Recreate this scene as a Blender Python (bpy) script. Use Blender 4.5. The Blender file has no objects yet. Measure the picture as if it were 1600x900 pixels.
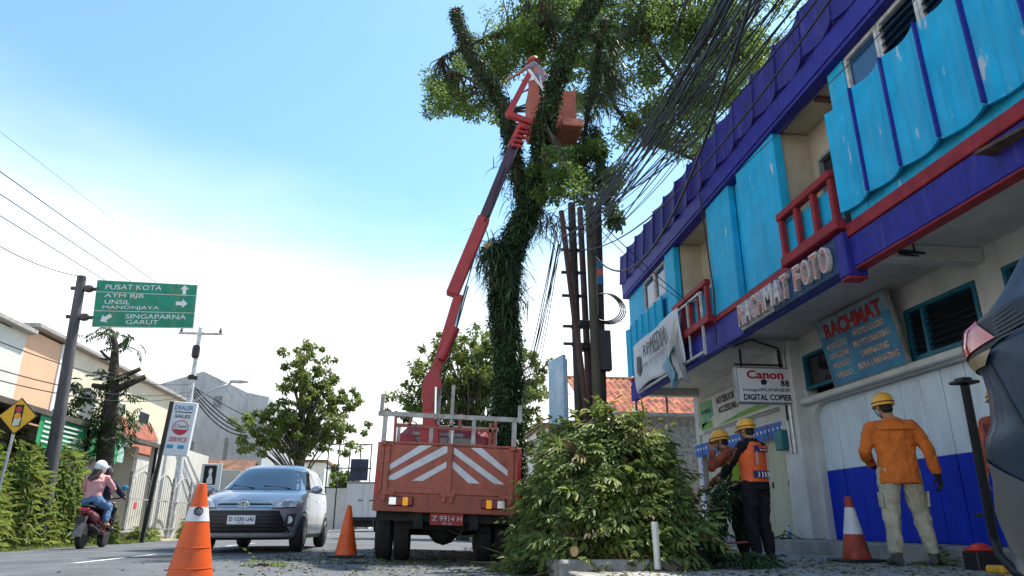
import bpy, bmesh, math, random
import numpy as np
from mathutils import Vector, Matrix, noise
random.seed(7); rng = np.random.default_rng(11)
SC = bpy.context.scene; COL = SC.collection
R = math.radians
# ---------------------------------------------------------------- camera
F = 1080.0; TH = math.atan(368/1080.0); YAW = R(6.55); CAMH = 0.53
cam = bpy.data.cameras.new('camera'); camo = bpy.data.objects.new('camera', cam); COL.objects.link(camo)
cam.sensor_width = 36.0; cam.lens = 36.0*F/1600.0; cam.clip_start = 0.05; cam.clip_end = 3000
camo.location = (0, 0, CAMH); camo.rotation_euler = (math.pi/2+TH, 0, -YAW); SC.camera = camo
# ---------------------------------------------------------------- sky, sun, exposure
SUN_EL, SUN_AZ = R(65), R(52)          # azimuth measured from +Y towards +X
w = bpy.data.worlds.new('World'); SC.world = w; w.use_nodes = True
nt = w.node_tree; N = nt.nodes; L = nt.links; N.clear()
out = N.new('ShaderNodeOutputWorld'); bg = N.new('ShaderNodeBackground'); bg.inputs[1].default_value = 0.115
sky = N.new('ShaderNodeTexSky'); sky.sky_type = 'NISHITA'; sky.sun_disc = False
sky.sun_elevation = SUN_EL; sky.sun_rotation = SUN_AZ; sky.air_density = 1.0; sky.dust_density = 0.6; sky.ozone_density = 2.2
tc = N.new('ShaderNodeTexCoord'); sep = N.new('ShaderNodeSeparateXYZ'); L.new(tc.outputs['Generated'], sep.inputs[0])
mp = N.new('ShaderNodeMapping'); mp.inputs['Scale'].default_value = (1, 1, 2.2); mp.inputs['Location'].default_value = (2.6, .4, 1.3); L.new(tc.outputs['Generated'], mp.inputs[0])
n1 = N.new('ShaderNodeTexNoise'); n1.inputs['Scale'].default_value = 1.7; n1.inputs['Detail'].default_value = 6; n1.inputs['Roughness'].default_value = .48
L.new(mp.outputs[0], n1.inputs['Vector'])
el = N.new('ShaderNodeMapRange'); el.inputs[1].default_value = 0.14; el.inputs[2].default_value = 0.53; el.inputs[3].default_value = 0.40; el.inputs[4].default_value = -0.20
L.new(sep.outputs['Z'], el.inputs[0])
ns = N.new('ShaderNodeMath'); ns.operation = 'MULTIPLY_ADD'; ns.inputs[1].default_value = .40; ns.inputs[2].default_value = .30; L.new(n1.outputs[0], ns.inputs[0])
ad = N.new('ShaderNodeMath'); ad.operation = 'ADD'; L.new(ns.outputs[0], ad.inputs[0]); L.new(el.outputs[0], ad.inputs[1])
cr = N.new('ShaderNodeMapRange'); cr.interpolation_type = 'SMOOTHSTEP'; cr.inputs[1].default_value = .36; cr.inputs[2].default_value = .80
L.new(ad.outputs[0], cr.inputs[0])
mx = N.new('ShaderNodeMix'); mx.data_type = 'RGBA'; mx.inputs[7].default_value = (6.6, 6.8, 7.0, 1)
L.new(cr.outputs[0], mx.inputs[0]); tn = N.new('ShaderNodeMix'); tn.data_type = 'RGBA'; tn.blend_type = 'MULTIPLY'; tn.inputs[0].default_value = 1; tn.inputs[7].default_value = (1.0, 1.24, 1.20, 1); L.new(sky.outputs[0], tn.inputs[6]); L.new(tn.outputs[2], mx.inputs[6]); L.new(mx.outputs[2], bg.inputs[0]); L.new(bg.outputs[0], out.inputs[0])
sl = bpy.data.lights.new('sun', 'SUN'); sl.energy = 4.2; sl.angle = R(.6); sl.color = (1, .94, .84)
so = bpy.data.objects.new('sun', sl); COL.objects.link(so)
sdir = Vector((math.sin(SUN_AZ)*math.cos(SUN_EL), math.cos(SUN_AZ)*math.cos(SUN_EL), math.sin(SUN_EL)))
so.rotation_euler = sdir.to_track_quat('Z', 'Y').to_euler(); so.location = (20, 10, 40)
vs = SC.view_settings; vs.view_transform = 'Standard'; vs.look = 'None'; vs.exposure = 1.12; vs.gamma = 1.0; vs.use_curve_mapping = False
SC.cycles.max_bounces = 8; SC.cycles.transparent_max_bounces = 12
# ---------------------------------------------------------------- pixel to direction
ct, st, cyw, syw = math.cos(TH), math.sin(TH), math.cos(YAW), math.sin(YAW)
FW = Vector((syw*ct, cyw*ct, st)); RT = Vector((cyw, -syw, 0)); UP = RT.cross(FW); CC = Vector((0, 0, CAMH))
def ray(x, y): return FW+RT*((x-800)/F)+UP*((450-y)/F)
def atx(x, y, X): d = ray(x, y); return CC+d*(X/d.x)
def aty(x, y, Y): d = ray(x, y); return CC+d*(Y/d.y)
def atz(x, y, z): d = ray(x, y); return CC+d*((z-CAMH)/d.z)
# ---------------------------------------------------------------- materials
MATS = {}
def mat(name, col, rough=.7, metal=0, var=.18, scale=6., bump=0., bscale=40., col2=None, trans=0, spec=.5, coat=0, isl=0, emit=0, stretch=None, dirt=0, dirtcol=(.08,.06,.045), ior=1.45, alpha=1):
    if name in MATS: return MATS[name]
    m = bpy.data.materials.new(name); m.use_nodes = True; MATS[name] = m
    t = m.node_tree; n = t.nodes; l = t.links; p = n['Principled BSDF']; o = n['Material Output']
    p.inputs['Roughness'].default_value = rough; p.inputs['Metallic'].default_value = metal
    p.inputs['Specular IOR Level'].default_value = spec; p.inputs['Coat Weight'].default_value = coat
    p.inputs['Coat Roughness'].default_value = .08; p.inputs['IOR'].default_value = ior
    tc = n.new('ShaderNodeTexCoord'); vec = tc.outputs['Object']
    if stretch:
        mpn = n.new('ShaderNodeMapping'); mpn.inputs['Scale'].default_value = stretch; l.new(vec, mpn.inputs[0]); vec = mpn.outputs[0]
    nz = n.new('ShaderNodeTexNoise'); nz.inputs['Scale'].default_value = scale; nz.inputs['Detail'].default_value = 6; nz.inputs['Roughness'].default_value = .62
    l.new(vec, nz.inputs['Vector'])
    mxn = n.new('ShaderNodeMix'); mxn.data_type = 'RGBA'
    c2 = col2 or tuple(max(0, c*(1-var*1.6)) for c in col); c1 = tuple(min(1, c*(1+var*.7)) for c in col) if not col2 else col
    mxn.inputs[6].default_value = (*c2, 1); mxn.inputs[7].default_value = (*c1, 1)
    mr = n.new('ShaderNodeMapRange'); mr.inputs[1].default_value = .32; mr.inputs[2].default_value = .68; l.new(nz.outputs[0], mr.inputs[0]); l.new(mr.outputs[0], mxn.inputs[0])
    colout = mxn.outputs[2]
    if isl:
        g = n.new('ShaderNodeNewGeometry'); hv = n.new('ShaderNodeHueSaturation'); l.new(colout, hv.inputs['Color'])
        a = n.new('ShaderNodeMapRange'); a.inputs[3].default_value = 1-isl; a.inputs[4].default_value = 1+isl*1.2; l.new(g.outputs['Random Per Island'], a.inputs[0]); l.new(a.outputs[0], hv.inputs['Value'])
        b = n.new('ShaderNodeMath'); b.operation = 'MULTIPLY'; b.inputs[1].default_value = 7.31; l.new(g.outputs['Random Per Island'], b.inputs[0])
        b2 = n.new('ShaderNodeMath'); b2.operation = 'FRACT'; l.new(b.outputs[0], b2.inputs[0])
        b3 = n.new('ShaderNodeMapRange'); b3.inputs[3].default_value = .475; b3.inputs[4].default_value = .515; l.new(b2.outputs[0], b3.inputs[0]); l.new(b3.outputs[0], hv.inputs['Hue'])
        colout = hv.outputs[0]
    if dirt:
        d = n.new('ShaderNodeTexNoise'); d.inputs['Scale'].default_value = 2.1; d.inputs['Detail'].default_value = 9; d.inputs['Roughness'].default_value = .7
        dm = n.new('ShaderNodeMapping'); dm.inputs['Scale'].default_value = (1.6, 1.6, .55); l.new(tc.outputs['Object'], dm.inputs[0]); l.new(dm.outputs[0], d.inputs['Vector'])
        dr = n.new('ShaderNodeMapRange'); dr.inputs[1].default_value = .5; dr.inputs[2].default_value = .72; dr.inputs[4].default_value = dirt; l.new(d.outputs[0], dr.inputs[0])
        dx = n.new('ShaderNodeMix'); dx.data_type = 'RGBA'; dx.inputs[7].default_value = (*dirtcol, 1); l.new(dr.outputs[0], dx.inputs[0]); l.new(colout, dx.inputs[6]); colout = dx.outputs[2]
    l.new(colout, p.inputs['Base Color'])
    if bump:
        bn = n.new('ShaderNodeTexNoise'); bn.inputs['Scale'].default_value = bscale; bn.inputs['Detail'].default_value = 5; l.new(vec, bn.inputs['Vector'])
        bb = n.new('ShaderNodeBump'); bb.inputs['Strength'].default_value = min(1, bump); bb.inputs['Distance'].default_value = .02; l.new(bn.outputs[0], bb.inputs['Height']); l.new(bb.outputs[0], p.inputs['Normal'])
    if trans:
        tr = n.new('ShaderNodeBsdfTranslucent'); mh = n.new('ShaderNodeMixShader'); mh.inputs[0].default_value = trans
        hs = n.new('ShaderNodeHueSaturation'); hs.inputs['Value'].default_value = 1.5; hs.inputs['Hue'].default_value = .485; l.new(colout, hs.inputs['Color']); l.new(hs.outputs[0], tr.inputs['Color'])
        l.new(p.outputs[0], mh.inputs[1]); l.new(tr.outputs[0], mh.inputs[2]); l.new(mh.outputs[0], o.inputs[0])
    if emit:
        p.inputs['Emission Color'].default_value = (*col, 1); p.inputs['Emission Strength'].default_value = emit
    return m
def glass(name, col=(.02,.03,.035), rough=.06):
    return mat(name, col, rough, var=.05, spec=.8)
# ---------------------------------------------------------------- mesh builder
class MB:
    def __init__(s): s.v = []; s.f = []; s.m = []; s.mi = 0
    def add(s, vs, fs):
        b = len(s.v); s.v += [tuple(v) for v in vs]; s.f += [tuple(i+b for i in f) for f in fs]; s.m += [s.mi]*len(fs); return s
    def box(s, a, b, bev=0, M=None):
        x0, y0, z0 = [min(p, q) for p, q in zip(a, b)]; x1, y1, z1 = [max(p, q) for p, q in zip(a, b)]
        if bev <= 0:
            vs = [(x, y, z) for z in (z0, z1) for y in (y0, y1) for x in (x0, x1)]
            fs = [(0,2,3,1),(4,5,7,6),(0,1,5,4),(2,6,7,3),(0,4,6,2),(1,3,7,5)]
        else:
            c = bev; vs = []
            sx, sy, sz = (x0, x1), (y0, y1), (z0, z1)
            idx = {}
            for i in (0,1):
                for j in (0,1):
                    for k in (0,1):
                        di, dj, dk = (c if i == 0 else -c), (c if j == 0 else -c), (c if k == 0 else -c)
                        idx[i,j,k,0] = len(vs); vs.append((sx[i], sy[j]+dj, sz[k]+dk))
                        idx[i,j,k,1] = len(vs); vs.append((sx[i]+di, sy[j], sz[k]+dk))
                        idx[i,j,k,2] = len(vs); vs.append((sx[i]+di, sy[j]+dj, sz[k]))
            fs = []
            for a_ in range(3):
                o = [q for q in range(3) if q != a_]
                for e in (0,1):
                    cyc = [(0,0),(1,0),(1,1),(0,1)]; f = []
                    for p_, q_ in cyc:
                        key = [0,0,0]; key[a_] = e; key[o[0]] = p_; key[o[1]] = q_; f.append(idx[(*key, a_)])
                    fs.append(tuple(f))
                for p_ in (0,1):
                    for q_ in (0,1):
                        k0 = [0,0,0]; k0[o[0]] = p_; k0[o[1]] = q_; k1 = list(k0); k1[a_] = 1
                        fs.append((idx[(*k0, o[0])], idx[(*k0, o[1])], idx[(*k1, o[1])], idx[(*k1, o[0])]))
            for i in (0,1):
                for j in (0,1):
                    for k in (0,1): fs.append((idx[i,j,k,0], idx[i,j,k,1], idx[i,j,k,2]))
        if M is not None: vs = [M @ Vector(v) for v in vs]
        return s.add(vs, fs)
    def bar(s, p, q, wx, wy=None, up=(0,0,1), bev=0):     # rectangular beam p to q
        p, q = Vector(p), Vector(q); d = q-p; ln = d.length; wy = wy or wx; z = d/ln
        u = Vector(up); 
        if abs(u.dot(z)) > .98: u = Vector((1,0,0))
        x = u.cross(z).normalized(); y = z.cross(x)
        M = Matrix((x, y, z)).transposed().to_4x4(); M.translation = p
        return s.box((-wx/2, -wy/2, 0), (wx/2, wy/2, ln), bev, M)
    def tube(s, pts, r, n=8, cap=True, sq=1.0):
        pts = [Vector(p) for p in pts]; k = len(pts)
        rs = r if hasattr(r, '__len__') else [r]*k
        vs = []; prev = None
        for i, p in enumerate(pts):
            d = (pts[min(i+1, k-1)]-pts[max(i-1, 0)])
            if d.length < 1e-9: d = Vector((0,0,1))
            d.normalize()
            if prev is None:
                a = Vector((0,0,1)) if abs(d.z) < .9 else Vector((0,1,0)); x = a.cross(d).normalized()
            else:
                x = prev-d*prev.dot(d); x = x.normalized() if x.length > 1e-6 else prev
            prev = x; y = d.cross(x)
            for j in range(n):
                t = 2*math.pi*j/n; vs.append(p+x*(rs[i]*math.cos(t))+y*(rs[i]*sq*math.sin(t)))
        fs = [(i*n+j, i*n+(j+1) % n, (i+1)*n+(j+1) % n, (i+1)*n+j) for i in range(k-1) for j in range(n)]
        if cap: fs += [tuple(range(n))[::-1], tuple(range((k-1)*n, k*n))]
        return s.add(vs, fs)
    def lathe(s, prof, c=(0,0,0), axis='z', n=24, M=None):   # prof: (r, h)
        vs = []
        for r, h in prof:
            for j in range(n):
                t = 2*math.pi*j/n; a, b = r*math.cos(t), r*math.sin(t)
                v = (a, b, h) if axis == 'z' else ((h, a, b) if axis == 'x' else (b, h, a))
                v = Vector(v)+Vector(c); vs.append(M @ v if M is not None else v)
        k = len(prof)
        fs = [(i*n+j, i*n+(j+1) % n, (i+1)*n+(j+1) % n, (i+1)*n+j) for i in range(k-1) for j in range(n)]
        fs += [tuple(range(n))[::-1], tuple(range((k-1)*n, k*n))]
        return s.add(vs, fs)
    def ell(s, c, r, n=14, k=9, M=None):
        prof = [(math.sin(math.pi*i/k), -math.cos(math.pi*i/k)) for i in range(k+1)]; prof[0] = (1e-3, -1); prof[-1] = (1e-3, 1)
        b = MB(); b.lathe(prof, n=n); rr = r if hasattr(r, '__len__') else (r, r, r)
        vs = [Vector((v[0]*rr[0], v[1]*rr[1], v[2]*rr[2])) for v in b.v]
        if M is not None: vs = [M @ v for v in vs]
        return s.add([v+Vector(c) for v in vs], b.f)
    def poly(s, pts, nrm, th):                                # flat polygon extruded by th along -nrm
        nrm = Vector(nrm).normalized(); a = [Vector(p) for p in pts]; b = [p-nrm*th for p in a]; n = len(a)
        ar = Vector((0,0,0))
        for i in range(n): ar += a[i].cross(a[(i+1) % n])
        if ar.dot(nrm) < 0: a.reverse(); b.reverse()
        return s.add(a+b, [tuple(range(n)), tuple(range(n, 2*n))[::-1]]+[(i, i+n, (i+1) % n+n, (i+1) % n) for i in range(n)])
    def grid(s, fn, nu, nv, close=False):
        vs = [fn(i/nu, j/nv) for j in range(nv+1) for i in range(nu+1)]
        fs = [(j*(nu+1)+i, j*(nu+1)+i+1, (j+1)*(nu+1)+i+1, (j+1)*(nu+1)+i) for j in range(nv) for i in range(nu)]
        return s.add(vs, fs)
    def sheet(s, fn, nu, nv, th, nrm):                        # grid with thickness
        nrm = Vector(nrm); a = [Vector(fn(i/nu, j/nv)) for j in range(nv+1) for i in range(nu+1)]
        m = len(a); vs = a+[p-nrm*th for p in a]; W = nu+1
        fs = [(j*W+i, j*W+i+1, (j+1)*W+i+1, (j+1)*W+i) for j in range(nv) for i in range(nu)]
        fs += [tuple(m+q for q in f[::-1]) for f in fs]
        bd = [i for i in range(W)]+[j*W+nu for j in range(1, nv+1)]+[nv*W+i for i in range(nu-1, -1, -1)]+[j*W for j in range(nv-1, 0, -1)]
        for q in range(len(bd)):
            i0, i1 = bd[q], bd[(q+1) % len(bd)]; fs.append((i1, i0, i0+m, i1+m))
        return s.add(vs, fs)
    def mesh(s, name, mats, smooth=False):
        me = bpy.data.meshes.new(name); me.from_pydata(s.v, [], s.f); mats = mats if isinstance(mats, (list, tuple)) else [mats]
        for q in mats: me.materials.append(q)
        if len(mats) > 1: me.polygons.foreach_set('material_index', s.m)
        if smooth: me.shade_smooth() if smooth is True else me.shade_smooth()
        if smooth == 'auto': me.set_sharp_from_angle(angle=R(38))
        me.update(); return me
    def build(s, name, mats, parent=None, smooth=False):
        o = bpy.data.objects.new(name, s.mesh(name, mats, smooth)); COL.objects.link(o)
        if parent is not None: o.parent = parent
        return o
def tag(o, label, cat, group=None):
    o['label'] = label; o['category'] = cat
    if group: o['group'] = group
    return o
def thing(name, label, cat, loc=(0,0,0), rz=0, group=None):
    o = bpy.data.objects.new(name, None); COL.objects.link(o); o.location = loc; o.rotation_euler = (0, 0, rz); o.empty_display_size = .1
    return tag(o, label, cat, group)
def struct(o): o['kind'] = 'structure'; return o
def stuff(o, label=None, cat=None):
    o['kind'] = 'stuff'
    if label: tag(o, label, cat)
    return o
def copy_tree(o, parent=None):
    c = o.copy(); COL.objects.link(c); c.parent = parent
    for ch in list(o.children): copy_tree(ch, c)
    return c
def place(mesh, name, parent, M):
    o = bpy.data.objects.new(name, mesh); COL.objects.link(o)
    if parent is not None: o.parent = parent
    o.matrix_local = M; return o
def frame(o, x, y, z=None):
    x, y = Vector(x), Vector(y); z = Vector(z) if z else x.cross(y)
    M = Matrix((x, y, z)).transposed().to_4x4(); M.translation = Vector(o); return M
def text(s, ctr, xd, up, m, parent, w=None, h=None, ext=.002, shear=0, bold=0, name='lettering', mode=None):
    cu = bpy.data.curves.new('lettering', 'FONT'); cu.body = s; cu.extrude = .5; cu.shear = shear; cu.offset = bold; cu.resolution_u = 3
    ob = bpy.data.objects.new('tmp', cu); COL.objects.link(ob)
    dg = bpy.context.evaluated_depsgraph_get(); me = bpy.data.meshes.new_from_object(ob.evaluated_get(dg)); bpy.data.objects.remove(ob)
    co = np.zeros(len(me.vertices)*3); me.vertices.foreach_get('co', co); co = co.reshape(-1, 3)
    mn, mxx = co.min(0), co.max(0); sz = mxx-mn; c = (mn+mxx)/2
    sy = h/sz[1] if h else w/sz[0]; sx = w/sz[0] if w else sy
    co = (co-c)*np.array([sx, sy, ext*2/max(sz[2], 1e-6)]); me.vertices.foreach_set('co', co.ravel()); me.materials.clear(); me.materials.append(m); me.update()
    xd = Vector(xd).normalized(); upv = Vector(up); upv = (upv-xd*upv.dot(xd)).normalized(); nn = xd.cross(upv)
    M = frame(Vector(ctr)+nn*ext*.9, xd, upv, nn)
    return place(me, name, parent, M)
def npmesh(name, V, Fq, m, parent=None, smooth=False):
    """V (n,3), Fq (m,k) arrays"""
    me = bpy.data.meshes.new(name); k = Fq.shape[1]; nf = len(Fq)
    me.vertices.add(len(V)); me.vertices.foreach_set('co', V.astype(np.float32).ravel())
    me.loops.add(nf*k); me.loops.foreach_set('vertex_index', Fq.astype(np.int32).ravel())
    me.polygons.add(nf); me.polygons.foreach_set('loop_start', np.arange(0, nf*k, k, dtype=np.int32)); me.polygons.foreach_set('loop_total', np.full(nf, k, np.int32))
    me.materials.append(m); me.update(calc_edges=True)
    if smooth: me.shade_smooth()
    o = bpy.data.objects.new(name, me); COL.objects.link(o)
    if parent is not None: o.parent = parent
    return o
def unit(a): return a/np.maximum(np.linalg.norm(a, axis=-1, keepdims=True), 1e-9)
def leaf_arrays(P, D, Nn, Ln, Wd, fold=.25, curl=.15):
    """one leaf: 6 verts, 2 quads folded along the midrib. P base, D direction, Nn normal"""
    D = unit(D); S = unit(np.cross(D, Nn)); U = np.cross(S, D); Ln = np.asarray(Ln).reshape(-1, 1); Wd = np.asarray(Wd).reshape(-1, 1)
    b = P; t = P+D*Ln-U*Ln*curl; m1 = P+D*Ln*.42
    l = m1+S*Wd*.5+U*Wd*fold; r = m1-S*Wd*.5+U*Wd*fold
    m2 = P+D*Ln*.78-U*Ln*curl*.5; l2 = m2+S*Wd*.33+U*Wd*fold*.6; r2 = m2-S*Wd*.33+U*Wd*fold*.6
    V = np.stack([b, l, l2, t, r2, r], 1)          # 6 verts
    n = len(P); base = (np.arange(n)*6)[:, None]
    Q = np.concatenate([base+np.array([0, 1, 2, 3]), base+np.array([0, 3, 4, 5])], 0)
    return V.reshape(-1, 3), Q
def merge(parts):
    Vs, Fs, o = [], [], 0
    for V, Q in parts: Vs.append(V); Fs.append(Q+o); o += len(V)
    return np.concatenate(Vs), np.concatenate(Fs)
def rdir(n, up=0):
    d = unit(rng.normal(size=(n, 3))); d[:, 2] += up; return unit(d)
def clump_leaves(C, Rr, n, ln, wd, droop=.2, flat=.75):
    """C (k,3) clump centres, Rr radii; n leaves each in sprays"""
    k = len(C); C = np.repeat(C, n, 0); Rr = np.repeat(np.asarray(Rr), n)[:, None]
    d = unit(rng.normal(size=(len(C), 3))); rad = rng.random((len(C), 1))**.45
    off = d*rad*Rr; off[:, 2] *= flat
    P = C+off; D = unit(d*.6+rng.normal(size=d.shape)*.6+np.array([0, 0, -droop])); Nn = rdir(len(C), 1.2)
    s = rng.uniform(.7, 1.3, len(C)); return leaf_arrays(P, D, Nn, ln*s, wd*s)
# ================================================================ materials of the place
M_asph = mat('asphalt', (.10,.106,.116), .82, var=.22, scale=1.4, bump=.5, bscale=260, dirt=.35, dirtcol=(.17,.165,.155))
M_dirt = mat('bare_earth', (.36,.31,.22), .95, var=.35, scale=1.2, bump=.6, bscale=30, dirt=.5, dirtcol=(.16,.17,.07))
M_conc = mat('concrete', (.33,.32,.3), .9, var=.25, scale=2.2, bump=.4, bscale=120, dirt=.5, dirtcol=(.13,.12,.1))
M_kerb = mat('kerb_concrete', (.36,.34,.31), .9, var=.3, scale=5, bump=.4, bscale=90, dirt=.6, dirtcol=(.12,.11,.07))
M_line = mat('road_paint', (.62,.62,.6), .7, var=.35, scale=18)
M_blue = mat('sky_blue_paint', (.012,.42,.70), .6, var=.10, scale=3, dirt=.35, dirtcol=(.012,.24,.46), bump=.1, bscale=14, spec=.2)
def peel(m, cc, lo, hi, sc, ms=(1, 1.5, .8), mxv=1.0):
    n = m.node_tree.nodes; l = m.node_tree.links; p = n['Principled BSDF']; src = p.inputs['Base Color'].links[0].from_socket
    g = n.new('ShaderNodeNewGeometry'); d = n.new('ShaderNodeTexNoise'); d.inputs['Scale'].default_value = sc; d.inputs['Detail'].default_value = 8; d.inputs['Roughness'].default_value = .55
    mp = n.new('ShaderNodeMapping'); mp.inputs['Scale'].default_value = ms; l.new(g.outputs['Position'], mp.inputs[0]); l.new(mp.outputs[0], d.inputs['Vector'])
    r = n.new('ShaderNodeMapRange'); r.inputs[1].default_value = lo; r.inputs[2].default_value = hi; r.inputs[4].default_value = mxv; l.new(d.outputs[0], r.inputs[0])
    x = n.new('ShaderNodeMix'); x.data_type = 'RGBA'; x.inputs[7].default_value = (*cc, 1); l.new(r.outputs[0], x.inputs[0]); l.new(src, x.inputs[6]); l.new(x.outputs[2], p.inputs['Base Color'])
peel(M_blue, (.10,.36,.52), .45, .75, 2.2, (5, 5, .35), .55); peel(M_blue, (.02,.14,.25), .54, .78, 2.6, (6, 6, .3), .55); peel(M_blue, (.50,.58,.6), .645, .69, 2.6, (1.5, 2.4, .6), .85)
M_purp = mat('deep_purple_paint', (.032,.027,.21), .6, spec=.25, var=.2, scale=4, dirt=.25, dirtcol=(.03,.02,.12))
peel(M_purp, (.02,.015,.06), .48, .75, 2.4, (6, 6, .35), .7); peel(M_purp, (.16,.15,.33), .55, .8, 3.0, (7, 7, .4), .5); peel(M_purp, (.3,.3,.44), .70, .73, 4, (2, 3, .8), .7)
M_beam = mat('violet_blue_paint', (.026,.029,.27), .55, spec=.25, var=.14, scale=4, dirt=.3, dirtcol=(.05,.03,.2))
peel(M_beam, (.02,.018,.1), .5, .8, 2.4, (5, 5, .5), .6); peel(M_beam, (.16,.15,.36), .56, .85, 3.0, (6, 6, .7), .4)
M_red = mat('brick_red_paint', (.30,.026,.034), .6, spec=.25, var=.2, scale=6, dirt=.3, dirtcol=(.14,.02,.03))
M_cream = mat('cream_wall', (.5,.44,.33), .85, var=.12, scale=2, dirt=.4, dirtcol=(.28,.24,.18))
M_white = mat('aged_white_wall', (.56,.57,.555), .85, var=.10, scale=2, bump=.15, bscale=30, dirt=.55, dirtcol=(.33,.34,.33))
M_soffit = mat('soffit_plaster', (.5,.49,.47), .9, var=.12, scale=1.5, dirt=.45, dirtcol=(.26,.25,.24))
M_teal = mat('teal_frame_paint', (.01,.13,.2), .5, var=.2)
M_glass = glass('dark_window_glass', (.015,.02,.024))
M_dark = mat('near_black', (.012,.012,.014), .6, var=.2)
M_black = mat('black_metal', (.016,.016,.018), .45, var=.2)
M_shw = mat('shutter_pale_blue', (.56,.68,.76), .5, var=.1, scale=5, stretch=(1,1,.25), dirt=.5, dirtcol=(.36,.45,.52))
M_shb = mat('shutter_deep_blue', (.002,.03,.46), .55, spec=.15, var=.14, scale=5, stretch=(1,1,.3), dirt=.3, dirtcol=(.004,.03,.24))
M_shc = mat('shutter_pale_green', (.44,.45,.34), .6, var=.1, scale=4, stretch=(1,1,.3), dirt=.4, dirtcol=(.3,.31,.24))
M_galv = mat('galvanised_steel', (.5,.52,.54), .4, metal=.7, var=.2, scale=12)
M_signw = mat('sign_white', (.72,.74,.75), .5, var=.06, dirt=.3, dirtcol=(.5,.5,.48))
# ================================================================ ground
b = MB(); b.grid(lambda u, v: Vector((-350+700*u, -120+520*v, -.02)), 8, 8); struct(b.build('ground', M_dirt))
def crown(X): return max(0, .10*(1-((X+3.4)/4.9)**2))
def road_x(y): return -max(0, y-30)**1.35*.012
b = MB(); ys = [-60+4*i for i in range(95)]
b.grid(lambda u, v: Vector((-8.5+road_x(ys[int(round(v*94))])+9.85*u, ys[int(round(v*94))], crown(-8.5+9.85*u))), 20, 94); struct(b.build('road', M_asph)); peel(M_asph, (.045,.047,.05), .56, .60, .55, (1.2, .28, 1), .55); peel(M_asph, (.035,.034,.032), .66, .7, 1.6, (1.4, .7, 1), .6)
b = MB()
for y0 in (-4, 2.4, 9.0, 15.2, 21.5, 28, 34.5, 41, 47.5, 54, 62):
    for k in range(5):
        a, c = y0+.5*k, y0+.5*k+.44+random.uniform(-.05, .06); dx = random.uniform(-.02, .02)
        b.add([(-4.02+road_x(a)+dx, a, crown(-4)+.004), (-3.93+road_x(a)+dx, a, crown(-4)+.004), (-3.93+road_x(c)+dx, c, crown(-4)+.004), (-4.02+road_x(c)+dx, c, crown(-4)+.004)], [(0,1,2,3)])
struct(b.build('road_marking', M_line))
b = MB(); b.box((1.45, -40, -.3), (40, 16.9, .1)); b.box((1.45, 17, -.3), (14, 90, .1)); struct(b.build('pavement', M_conc))
kerb = MB()
for i in range(48): kerb.box((1.33, -20+1.2*i, -.2), (1.447, -20+1.2*i+1.185, .112+random.uniform(-.008, .008)), .015)
struct(kerb.build('kerb', M_kerb))
# ================================================================ shop house on the right
BX, WX, Y0, Y1 = 4.85, 6.3, -2.6, 16.45
shop = thing('shop_house', 'two-storey shop house with sky blue fluted panels and purple parapet', 'building', (WX, 8, .1))
SH = Matrix.Translation((-WX, -8, -.1))
def part(bm, name, m, parent=None, smooth=False):
    p = parent or shop
    o = bm.build(name, m, p, smooth)
    if p is shop: o.matrix_local = SH
    return o
def bx(name, a, c, m, bev=.006, parent=None): b = MB(); b.box(a, c, bev); return part(b, name, m, parent)
bx('plinth', (5.75, Y0, .08), (WX+3, Y1-.05, .285), M_conc, .02)
# ground floor wall, built round its openings
W0, W1 = WX, WX+.2
def wall(y0, y1, z0, z1, x0=W0, x1=W1): wb.box((x0, y0, z0), (x1, y1, z1))
wb = MB()
wall(Y0, 3.0, .28, 2.4); wall(6.0, 6.38, .28, 2.4); wall(10.93, 11.07, .28, 2.4)
wall(Y0, 11.07, 2.4, 2.55); wall(Y0, 11.07, 3.26, 3.58)
for a, c in ((Y0, 4.6), (6.62, 7.02), (8.32, 10.05), (11.02, 11.07)): wall(a, c, 2.55, 3.26)
wall(5.6, 5.75, 2.55, 3.26)
wall(11.62, 16.2, 2.5, 3.58); wall(16.0, 16.2, .28, 2.5)
wb.box((W1, 16.0, .28), (W1+8, 16.2, 6.0)); wb.box((W1, Y0, .28), (W1+8, Y0+.2, 6.0)); wb.box((W1+8, Y0, .28), (W1+8.2, 16.2, 6.0))
wb.box((W1+1.6, Y0+.21, .28), (W1+1.7, 15.99, 3.58))
part(wb, 'wall', M_white)
bx('wall_pier', (WX-.22, 11.072, .28), (W1, 11.618, 3.575), M_white, .025)
bx('ledge', (WX-.13, 5.9, 2.42), (WX-.002, 11.068, 2.52), M_white, .02)
# rounded corner of the shutter opening
b = MB(); n = 8; pts = [(WX-.004, 10.928, 2.398)]+[(WX-.004, 10.928-.32*(1-math.sin(t)), 2.398-.32*(1-math.cos(t))) for t in [math.pi/2*i/n for i in range(n+1)]]
b.poly(pts, (-1,0,0), .2); part(b, 'arch_corner', M_white)
# shutter leaves: pale above, deep blue below
i = 0; y = 6.39
while y < 10.9:
    ww = .405; dx = random.uniform(0, .012)
    lf = bx('shutter_leaf', (WX+.1+dx, y+.004, 1.335), (WX+.13+dx, min(10.925, y+ww-.006), 2.396), M_shw, .006)
    lf = bx('shutter_leaf', (WX+.1+dx, y+.004, .29), (WX+.13+dx, min(10.925, y+ww-.006), 1.332), M_shb, .006)
    y += ww; i += 1
b = MB(); b.box((WX+.16, 6.39, .285), (WX+.19, 10.92, 2.398)); part(b, 'shutter_backing', M_dark)
y = 3.05
while y < 5.95:
    bx('shutter_leaf', (WX+.1, y, .29), (WX+.13, y+.395, 2.396), M_shc, .006); y += .405
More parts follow.
